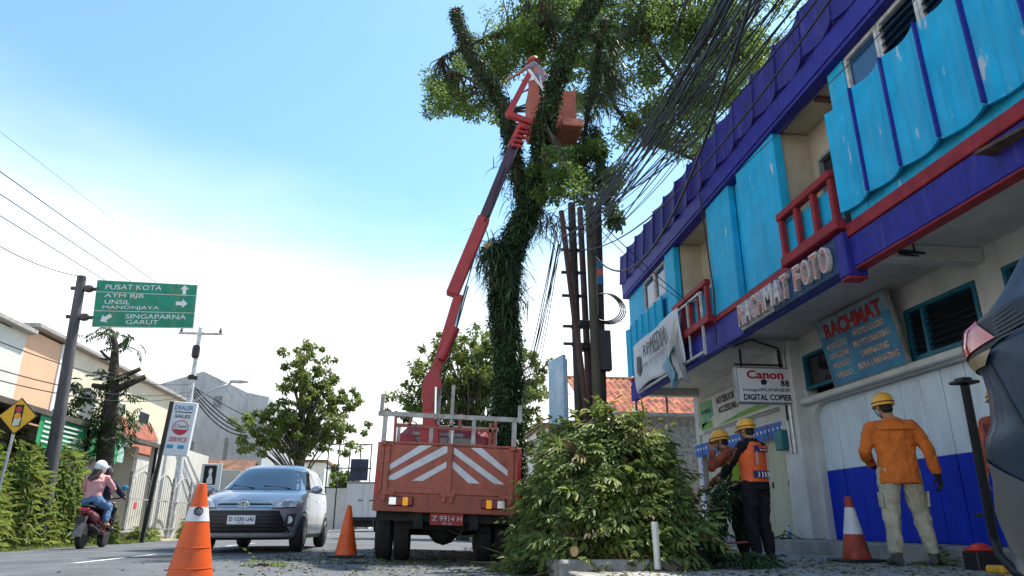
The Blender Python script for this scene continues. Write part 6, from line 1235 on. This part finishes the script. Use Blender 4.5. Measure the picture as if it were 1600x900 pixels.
def hand(b, w_, e_, side, grip=.35, fwd=None):
    w_, e_ = Vector(w_), Vector(e_); d = (w_-e_).normalized(); f = Vector(fwd or (0,1,0)); f = (f-d*f.dot(d)).normalized(); s = d.cross(f)*(-side)   # f: palm edge to thumb side
    M = Matrix((f, s, d)).transposed().to_4x4(); b.ell(w_+d*.045, (.038,.017,.052), 12, 7, M)
    for k, l_ in enumerate((.066,.078,.073,.058)):
        o_ = w_+d*.085+f*(.030-.020*k); b1 = o_+d*l_*.5-s*grip*.02; b2 = b1+d*l_*.32-s*grip*.05; b3 = b2+d*l_*.15*(1-grip)-s*(.02+grip*.03); b.tube([o_-d*.02, o_, b1, b2, b3], [.010,.0098,.009,.0085,.007], 8)
    t0 = w_+d*.03+f*.033; b.tube([t0-f*.015, t0+f*.018+d*.022-s*.01, t0+f*.022+d*.05-s*.025, t0+f*.015+d*.068-s*.035], [.013,.012,.0105,.008], 8)
BASE = dict(pel=(0,0,.95), wai=(0,.0,1.09), che=(0,.0,1.29), nek=(0,-.015,1.47), hed=(0,.02,1.615), sl=(-.195,-.01,1.41), sr=(.195,-.01,1.41), el=(-.25,-.03,1.13), er=(.25,-.03,1.13), wl=(-.26,.06,.89), wr=(.26,.06,.89), hl=(-.095,0,.92), hr=(.095,0,.92), kl=(-.11,.02,.5), kr=(.11,.02,.5), al=(-.12,-.02,.10), ar=(.12,-.02,.10), tl=(-.14,.17,.04), tr=(.14,.17,.04), look=(0,1,0), rt=(1,0,0))
M_skin = mat('skin_brown', (.34,.19,.12), .55, var=.08, scale=8); M_hair = mat('dark_hair', (.012,.01,.009), .6, var=.3, scale=40, bump=.5, bscale=120)
def person(label, loc, rz, J, top, pants, boots, skin=None, gloves=None, cat='person', vox=.009, bulk=1.0, hem=None, group=None, sleeve=True, hair=True, scale=1, wr=.014, pose=None):
    skin = skin or M_skin; j = {k: Vector(v) for k, v in {**BASE, **J}.items()}; t = thing('person', label, cat, loc, rz, group); t.scale = (scale,)*3
    rt = j['rt'].normalized(); b = MB()
    # body: head, neck, torso core, limbs and hands in one surface
    hd, lk = j['hed'], j['look'].normalized(); upv = (hd-j['nek']).normalized(); upv = (upv*.4+Vector((0,0,.6))).normalized(); lk = (lk-upv*lk.dot(upv)).normalized(); hr_ = lk.cross(upv).normalized()
    HM = Matrix((hr_, lk, upv)).transposed().to_4x4(); HM4 = HM.copy(); HM4.translation = hd
    b.ell(hd+upv*.025, (.074,.092,.092), 18, 12, HM); b.ell(hd+upv*-.045+lk*.02, (.058,.068,.072), 16, 10, HM); b.ell(hd+upv*-.10+lk*.06, (.024,.02,.018), 10, 6, HM)
    b.ell(hd+lk*.096-upv*.022, (.012,.018,.022), 10, 6, HM); b.ell(hd+lk*.09+upv*.005, (.008,.012,.025), 8, 6, HM); b.ell(hd+lk*.082-upv*.066, (.022,.012,.010), 10, 6, HM)
    for s in (-1,1): b.ell(hd+hr_*s*.077-upv*.01-lk*.01, (.011,.02,.032), 10, 7, HM); b.ell(hd+hr_*s*.032+lk*.078+upv*.028, (.02,.014,.008), 8, 6, HM)
    b.tube([j['nek']-Vector((0,0,.06)), j['nek'], hd-upv*.06-lk*.01], [.062,.054,.052], 12)
    loft(b, [(j['pel']-Vector((0,0,.04)), .13,.10), (j['wai'], .12,.085), (j['che'], .14,.095), (j['nek']-Vector((0,0,.07)), .13,.07), (j['nek'], .05,.05)], rt)
    for s in 'lr':
        limb(b, [j['s'+s], j['e'+s], j['w'+s]], [.045,.037,.026]); limb(b, [j['h'+s], j['k'+s], j['a'+s]], [.075,.052,.036]); b.tube([j['a'+s], j['t'+s]], [.035,.03], 10)
        if not gloves: hand(b, j['w'+s], j['e'+s], 1 if s == 'l' else -1, .45, lk)
    blob(b, 'body', skin, t, vox*.78, 3)
    if gloves:
        for s in 'lr': b = MB(); hand(b, j['w'+s], j['e'+s], 1 if s == 'l' else -1, .5, lk); b.tube([j['w'+s]-(j['w'+s]-j['e'+s]).normalized()*.05, j['w'+s]+(j['w'+s]-j['e'+s]).normalized()*.02], .033, 10); blob(b, 'glove', gloves, t, .007, 2)
    for s in (-1,1):
        MB().ell(hd+hr_*s*.031+lk*.083+upv*.012, (.014,.007,.008), 10, 6, HM).build('eye', mat('eye_white', (.6,.58,.55), .3), t, True); MB().ell(hd+hr_*s*.031+lk*.0895+upv*.012, (.006,.003,.006), 8, 6, HM).build('iris', M_dark, t, True)
    if hair: b = MB(); b.ell(hd+upv*.04-lk*.012, (.08,.097,.088), 18, 12, HM); b.ell(hd-upv*.03-lk*.05, (.066,.05,.06), 14, 9, HM); 
    if hair: o = blob(b, 'hair', M_hair, t, .008, 2, .004, 40)
    # top
    B = bulk; hem_z = hem if hem is not None else .86; b = MB(); pz = j['pel']; up_b = (j['che']-j['pel']).normalized(); hb = pz+up_b*(hem_z-.95)
    loft(b, [(hb, .185*B,.135*B), (pz+up_b*.03, .18*B,.13*B), (j['wai'], .168*B,.122*B), (j['che'], .195*B,.135*B), (j['nek']-up_b*.095, .18*B,.108*B), (j['nek']-up_b*.02, .09,.08), (j['nek']+up_b*.025, .066,.068)], rt, 20)
    for s in 'lr':
        e_ = j['w'+s] if sleeve else j['s'+s].lerp(j['e'+s], .75); ee = j['w'+s]-(j['w'+s]-j['e'+s]).normalized()*.02
        sh = j['s'+s]-up_b*.02; limb(b, [sh, j['e'+s], ee] if sleeve else [sh, e_], [.066*B,.058*B,.046*B] if sleeve else [.066*B,.06*B]); b.ell(sh, .066*B, 12, 8); b.tube([sh, j['nek']-up_b*.035], [.06*B,.055], 10)
    blob(b, 'jacket', top, t, vox, 4, wr, 13, 3)
    # trousers
    b = MB(); loft(b, [(pz+up_b*.10, .165,.12), (pz+up_b*.02, .17,.125), (pz-up_b*.05, .165,.125)], rt)
    for s in 'lr':
        af = j['a'+s]+(j['k'+s]-j['a'+s]).normalized()*.015; limb(b, [j['h'+s]-Vector((0,0,0)), j['k'+s], j['k'+s].lerp(af,.5), af], [.108,.083,.078,.066]); b.ell(j['h'+s], (.105,.12,.105), 12, 8)
    blob(b, 'trousers', pants, t, vox, 4, wr*1.25, 12, 9)
    for s in 'lr':
        b = MB(); a_, tt = j['a'+s], j['t'+s]; fdir = (tt-a_); fdir.z = 0 if abs(fdir.z) < .12 else fdir.z; fdir.normalize(); sd = fdir.cross(Vector((0,0,1))).normalized()
        b.tube([a_+(j['k'+s]-a_).normalized()*.09, a_, a_-Vector((0,0,.03))], [.056,.054,.05], 12); heel = a_-fdir*.055-Vector((0,0,.05))
        b.tube([heel, a_+fdir*.03-Vector((0,0,.045)), a_+fdir*.13-Vector((0,0,.055)), a_+fdir*.205-Vector((0,0,.062))], [.046,.05,.046,.033], 12, sq=.8); blob(b, 'boot', boots, t, .008, 3)
        so_ = MB(); pts = []
        for k in range(16): an = 2*math.pi*k/16; pts.append(a_+fdir*(.075+.165*math.cos(an))+sd*(.05*math.sin(an)*(1+.15*math.cos(an)))-Vector((0,0,.082)))
        so_.poly(pts, (0,0,1), .018); so_.build('sole', M_dark, t)
    return t, j, HM4, (hr_, lk, upv)
def helmet(t, HM4, m, brim=True, full=False, name='helmet'):
    b = MB(); prf = [(.001,.158),(.04,.153),(.075,.137),(.10,.105),(.112,.06),(.115,.025),(.119,.018),(.117,.010),(.109,.012)]
    M = HM4 @ Matrix.Translation((0,-.002,.0)) @ Matrix.Rotation(R(6), 4, 'X') @ Matrix.Diagonal((.93,1.12,1,1)); b.lathe(prf, M=M, n=28); h = b.build(name, m, t, True)
    if brim:
        b = MB(); b.sheet(lambda u, v: M @ Vector(((.113+.035*v*math.sin(math.pi*u))*math.cos(math.pi*(.15+.7*u)), (.113+.05*v*math.sin(math.pi*u))*math.sin(math.pi*(.15+.7*u)), .018-.012*v)), 14, 3, .004, (0,0,1)); b.build('brim', m, h, True)
        r_ = MB(); r_.tube([M @ Vector((.117*math.cos(a), .117*math.sin(a), .045)) for a in [2*math.pi*i/28 for i in range(29)]], .005, 6); r_.build('helmet_band', M_black, h)
        for k in (-1,1): MB().tube([M @ Vector((k*.11,.02,.01)), HM4 @ Vector((k*.085,.03,-.06)), HM4 @ Vector((k*.02,.06,-.115))], .006, 6).build('chin_strap', M_black, h)
    return h
M_hy = mat('helmet_yellow', (.75,.36,.02), .35, var=.08, coat=.3); M_or = mat('jacket_orange', (.62,.16,.03), .85, var=.14, scale=5, bump=.9, bscale=17, dirt=.25, dirtcol=(.3,.09,.03), spec=.2); M_kh = mat('khaki_cargo', (.42,.39,.29), .9, var=.16, scale=6, bump=1, bscale=15, dirt=.35, dirtcol=(.22,.2,.14), spec=.2); M_gb = mat('grey_boot', (.08,.075,.07), .8, var=.3); M_bkc = mat('black_cloth', (.014,.014,.018), .9, var=.3, scale=8, bump=1, bscale=14, spec=.3); M_vest = mat('vest_orange', (.8,.13,.03), .7, var=.08, bump=.8, bscale=14); M_bb = mat('black_boot', (.012,.012,.013), .5)
# A: orange jacket
pa = atz(1430, 884, .1); A, jA, HA, _ = person('man in orange jacket and khaki cargo trousers before the blue shutter', (pa.x, pa.y, .1), R(-22), dict(el=(-.30,.02,1.14), wl=(-.20,.24,1.02), er=(.30,-.06,1.14), wr=(.36,-.0,.88), hl=(-.10,0,.92), kl=(-.14,.0,.5), al=(-.17,-.08,.1), tl=(-.20,.1,.04), kr=(.15,.06,.5), ar=(.2,.04,.1), tr=(.27,.2,.04), hed=(-.03,.03,1.615), look=(-.25,1,-.15)), M_or, M_kh, M_gb, gloves=M_bb, bulk=1.12, hem=.80, scale=1.06)
helmet(A, HA, M_hy)
MB().sheet(lambda u, v: Vector((.236-.012*v, -.06+.13*u, .72-.15*v)), 3, 3, .02, (1,0,0)).build('cargo_pocket', M_kh, A); MB().sheet(lambda u, v: Vector((-.232, -.08+.13*u, .72-.15*v)), 3, 3, .02, (-1,0,0)).build('cargo_pocket', M_kh, A)
MB().sheet(lambda u, v: Vector((-.17+.34*u, -.165+.02*abs(u-.5)-.01*v, 1.40-.0*u-.05*v)), 8, 2, .006, (0,-1,0)).build('yoke_flap', M_or, A)
# B: vest worker
pb_ = aty(1186, 872, 8.0); B, jB, HB, _ = person('worker in orange rescue vest and black trousers gathering branches', (pb_.x+.05, pb_.y, .1), R(26), dict(el=(-.20,.2,1.16), wl=(-.12,.42,1.02), er=(.24,.12,1.13), wr=(.12,.34,.98), hed=(0,.05,1.60), look=(.05,1,-.45), kl=(-.1,.05,.5), al=(-.1,.0,.1), tl=(-.1,.19,.04)), M_bkc, M_bkc, M_bb, scale=.93)
helmet(B, HB, M_hy)
def vest(t, j, m, tape=True, text_=None):
    b = MB(); pz = j['pel']; u_ = (j['che']-pz).normalized(); B_ = 1.09
    loft(b, [(pz+u_*.0, .19,.142), (j['wai'], .182,.136), (j['che'], .208,.15), (j['nek']-u_*.085, .175,.122), (j['nek']-u_*.03, .11,.092)], (1,0,0), 20); o = blob(b, 'vest', m, t, .009, 4, .005, 11, 5)
    if tape:
        for x in (-.10,.10): MB().sheet(lambda u, v: Vector((x*(1-.12*v)-.02+.04*u, -.150-.004*math.sin(v*3)+.02*max(0, v-.7), 1.16+.24*v)), 2, 8, .004, (0,-1,0)).build('reflective_tape', mat('tape_silver_pink', (.6,.45,.42), .35, var=.2), o)
    return o
vB = vest(B, jB, M_vest); 
MB().sheet(lambda u, v: Vector((-.125+.25*u, -.180+.03*abs(2*u-1)**2, 1.315+.075*v)), 8, 2, .006, (0,-1,0)).build('name_patch', mat('patch_navy', (.02,.025,.12), .6), vB); text('BPBD', (0,-.182,1.366), (1,0,0), (0,0,1), M_vest, vB, w=.16, h=.03, ext=.006); text('KOTA', (0,-.182,1.333), (1,0,0), (0,0,1), M_signw, vB, w=.13, h=.016, ext=.006)
bd = MB().sheet(lambda u, v: Vector((-.15+.30*u, -.168+.05*abs(2*u-1)**2.4, 1.0+.085*v)), 12, 2, .008, (0,-1,0)).build('back_band', mat('patch_navy', (.02,.025,.12), .6), vB)
for k in range(5): x = -.10+.05*k; y_ = -.180+.05*abs(x/.15)**2.4; MB().poly([(x-.022,y_,1.005), (x-.004,y_,1.005), (x+.016,y_,1.037), (x-.004,y_,1.07), (x-.022,y_,1.07), (x-.004,y_,1.037)], (0,-1,0), .005).build('band_arrow', M_signw, vB)
for k, ch in enumerate('RESCUE'):
    p = jB['sl'].lerp(jB['el'], .25+.13*k); text(ch, p+Vector((-.075,-.035,0)), (.35,-.9,-.1), (.1,.6,1), mat('sleeve_print', (.6,.12,.04), .6), B, w=.03, h=.028, ext=.006)
# C: stooping worker
pc_ = atz(1148, 858, .1); pc_ = aty(1160, 850, 8.75); C_, jC, HC, _ = person('worker in yellow helmet in a lime vest raising one hand to his face', (pc_.x, pc_.y, .1), R(60), dict(pel=(0,-.03,.94), wai=(0,-.0,1.07), che=(0,.05,1.26), nek=(0,.09,1.42), hed=(0,.16,1.54), sl=(-.18,.06,1.36), sr=(.18,.06,1.36), el=(-.22,.27,1.17), wl=(-.05,.27,1.42), er=(.22,.18,1.1), wr=(.1,.38,.95), look=(0,1,-.6), hl=(-.095,-.03,.91), hr=(.095,-.03,.91)), mat('orange_black_cloth', (.5,.09,.03), .8, var=.1, scale=5, col2=(.02,.015,.015)), M_bkc, M_bb, scale=.94)
helmet(C_, HC, M_hy); vC = MB(); loft(vC, [(jC['pel']+Vector((0,.02,.05)), .188,.14), (jC['wai'], .178,.134), (jC['che'], .204,.146), (jC['nek']-Vector((0,.03,.09)), .16,.12)], (1,0,0), 20); blob(vC, 'vest', mat('vest_lime', (.45,.62,.06), .7, var=.15), C_, .01, 3)
# branch bundle held by the two
hb_ = thing('held_branches', 'bundle of dark leafy twigs held between the two workers', 'branches', (pb_.x-.30, pb_.y+.28, 0)); ps = []
for i in range(90):
    t_ = random.random(); p = Vector((.15-.25*t_+random.gauss(0,.07), random.gauss(0,.08), 1.06-.70*t_+random.gauss(0,.05))); sprig(p, (random.gauss(-.3,.6), random.gauss(0,.6), random.uniform(-1,.2)), (0,-.3,1), .2, 4, .085, .025, ps)
V, Q = merge(ps); npmesh('leaves', V, Q, M_leafD, hb_)['kind'] = 'stuff'; MB().tube([(.2,0,1.1), (.0,0,.75), (-.2,0,.3)], [.015,.02,.012], 6).build('stem', M_bark, hb_)
# D: half hidden behind the blue car
pd_ = aty(1585, 850, 6.4); Dd, jD, HD, _ = person('worker in black and orange rescue shirt mostly hidden behind the blue car', (pd_.x+.20, 6.4, .1), R(-10), {}, mat('orange_black_cloth', (.5,.09,.03)), M_bkc, M_bb, vox=.012); helmet(Dd, HD, M_hy)
for k, ch in enumerate('RESCUE'): p = jD['sl'].lerp(jD['el'], .2+.14*k); text(ch, p+Vector((-.05,-.075,0)), (.5,-.8,0), (.1,0,1), M_ink, Dd, w=.04, h=.035, ext=.006)
# E: man in the basket
be = BASKET; E_, jE, HE, _ = person('man in blue and tan shirt with orange helmet working from the lift basket', (be.x+.27, be.y+.17, be.z+.2), R(58), dict(pel=(0,-.05,.95), che=(0,.08,1.28), nek=(0,.14,1.44), hed=(0,.2,1.57), sl=(-.19,.1,1.38), sr=(.19,.1,1.38), el=(-.24,.36,1.26), wl=(-.22,.62,1.18), er=(.25,.28,1.15), wr=(.2,.5,1.06), look=(-.1,1,-.2)), mat('tan_blue_shirt', (.5,.2,.09), .8, col2=(.01,.2,.42), scale=4, var=.1), M_bkc, M_bb, vox=.011, sleeve=False); helmet(E_, HE, mat('helmet_orange', (.62,.09,.03), .4))
# ================================================================ scooter and riders
sp_ = aty(140, 855, 15.2); SR = R(5); sct = thing('scooter', 'maroon and black scooter carrying two riders away along the left edge', 'scooter', (sp_.x-.40, 16.2, crown(sp_.x-.4)), SR)
M_mar = mat('maroon_paint', (.12,.012,.022), .3, var=.15, coat=.5)
for y in (-.62,.62): o = MB().lathe(tyre_prof(.25,.11), axis='x', n=26).build('wheel', M_tyre, sct, 'auto'); o.location = (0,y,.25); MB().lathe([(.03,-.03),(.15,-.03),(.16,0),(.15,.03),(.03,.03)], axis='x', n=18).build('rim', M_alloy, o)
b = MB(); loft(b, [((0,-.78,.72),.05,.04), ((0,-.62,.68),.13,.085), ((0,-.35,.60),.16,.13), ((0,-.08,.50),.15,.14), ((0,.05,.42),.12,.1)], (1,0,0)); blob(b, 'tail_body', M_mar, sct, .012, 3)
b = MB(); loft(b, [((0,-.72,.80),.09,.03), ((0,-.45,.80),.14,.045), ((0,-.1,.77),.13,.05), ((0,.1,.72),.09,.035)], (1,0,0)); blob(b, 'seat', M_bkc, sct, .012, 3)
b = MB(); loft(b, [((0,.1,.30),.16,.05), ((0,.38,.30),.16,.06), ((0,.48,.45),.19,.06), ((0,.52,.72),.2,.055), ((0,.46,.92),.16,.06)], (1,0,0)); blob(b, 'front_shield', M_mar, sct, .012, 3)
MB().box((-.12,-.5,.25), (.12,.1,.45), .03).build('engine', M_chas, sct); MB().tube([(.13,-.1,.3), (.15,-.35,.34), (.17,-.75,.42)], [.03,.05,.06], 10).build('exhaust', M_chas, sct, True)
b = MB(); b.sheet(lambda u, v: Vector((-.085+.17*u, -.75-.2*v, .62-.30*v-.08*v*v)), 3, 6, .012, (0,-.8,.5)); b.build('rear_fender', mat('fender_grey', (.1,.1,.105), .5), sct); MB().box((-.1,-.80,.70), (.1,-.76,.78), .015).build('tail_lamp', mat('lamp_wine', (.25,.02,.03), .25), sct); MB().box((-.09,-.90,.50), (.09,-.885,.62), .004).build('number_plate', M_black, sct)
MB().tube([(-.34,.36,1.02), (-.2,.42,1.0), (0,.45,.98), (.2,.42,1.0), (.34,.36,1.02)], .016, 8).build('handlebar', M_black, sct); MB().tube([(0,.45,.98), (0,.62,.25)], .03, 8).build('fork', M_chas, sct); MB().box((-.07,.42,.95), (.07,.56,1.08), .03).build('headlamp_cowl', M_mar, sct)
for s in (-1,1): MB().tube([(s*.25,.42,1.0), (s*.32,.42,1.18)], .008, 6).build('mirror_stalk', M_black, sct); MB().ell((s*.33,.40,1.22), (.075,.02,.05)).build('mirror', mat('mirror_sky', (.08,.35,.6), .15) if s > 0 else M_black, sct, True)
MB().bar((.1,0,.2), (.2,.05,.02), .02).build('foot_peg', M_black, sct)
def rider(label, y, top, pants, boots, J, **k):
    o = Matrix.Rotation(SR, 4, 'Z') @ Vector((0,y,0)); return person(label, (sct.location.x+o.x, sct.location.y+o.y, sct.location.z), SR, J, top, pants, boots, vox=.011, **k)
sit = lambda lean, h0, kx, foot: dict(pel=(0,0,h0), wai=(0,lean*.25,h0+.16), che=(0,lean*.6,h0+.36), nek=(0,lean,h0+.53), hed=(0,lean+.05,h0+.68), sl=(-.185,lean*.85,h0+.47), sr=(.185,lean*.85,h0+.47), hl=(-.1,.02,h0-.02), hr=(.1,.02,h0-.02), kl=(-kx,.40,h0-.12), kr=(kx,.40,h0-.12), al=(-kx-.02,.28,foot), ar=(kx+.02,.28,foot), tl=(-kx-.04,.46,foot-.04), tr=(kx+.04,.46,foot-.04), look=(0,1,0))
f_, jF, HF, _ = rider('scooter driver in navy jacket and dark full helmet', -.02, mat('navy_jacket', (.012,.018,.045), .8), M_bkc, M_bb, {**sit(.04,.86,.17,.42), 'el':(-.30,.22,1.12), 'wl':(-.33,.40,1.06), 'er':(.30,.22,1.12), 'wr':(.33,.40,1.06)}, bulk=1.12)
def fhelm(t, HM4, m, visor):
    M = HM4 @ Matrix.Translation((0,.005,.005)); b = MB(); b.ell((0,0,0), (.125,.15,.14), 20, 14); b.ell((0,.02,-.06), (.11,.13,.085), 16, 10); b.v = [tuple(M @ Vector(v)) for v in b.v]; h = blob(b, 'helmet', m, t, .011, 3)
    b = MB(); b.sheet(lambda u, v: M @ Vector((.128*math.cos(math.pi*(.1+.8*u)), .155*math.sin(math.pi*(.1+.8*u)), .03-.09*v)), 14, 3, .006, (0,0,1)); b.build('visor', visor, h, True)
fhelm(f_, HF, mat('helmet_dark_mauve', (.07,.035,.045), .3, var=.4, scale=10, coat=.5), M_cgl2)
g_, jG, HG, _ = rider('scooter passenger in pink top, jeans and white helmet', -.42, mat('pink_top', (.6,.3,.29), .85, var=.06), mat('blue_denim', (.1,.2,.36), .85, var=.15, scale=12), mat('tan_sandal', (.25,.12,.07), .7), {**sit(.08,.93,.20,.50), 'el':(-.27,.22,1.16), 'wl':(-.16,.42,1.12), 'er':(.29,.22,1.17), 'wr':(.2,.44,1.10)}, bulk=.95, hem=1.02)
fhelm(g_, HG, mat('helmet_white', (.68,.72,.74), .3, coat=.4, var=.03), M_cgl2)
b = MB(); loft(b, [(jG['hed']+Vector((0,-.08,-.06)), .09,.05), (jG['nek']+Vector((-.04,-.10,-.05)), .10,.04), (jG['nek']+Vector((-.12,-.16,-.12)), .05,.02)], (1,0,0)); blob(b, 'long_hair', mat('brown_hair', (.05,.025,.02), .6, var=.3, scale=30), g_, .01, 2, .006, 40)
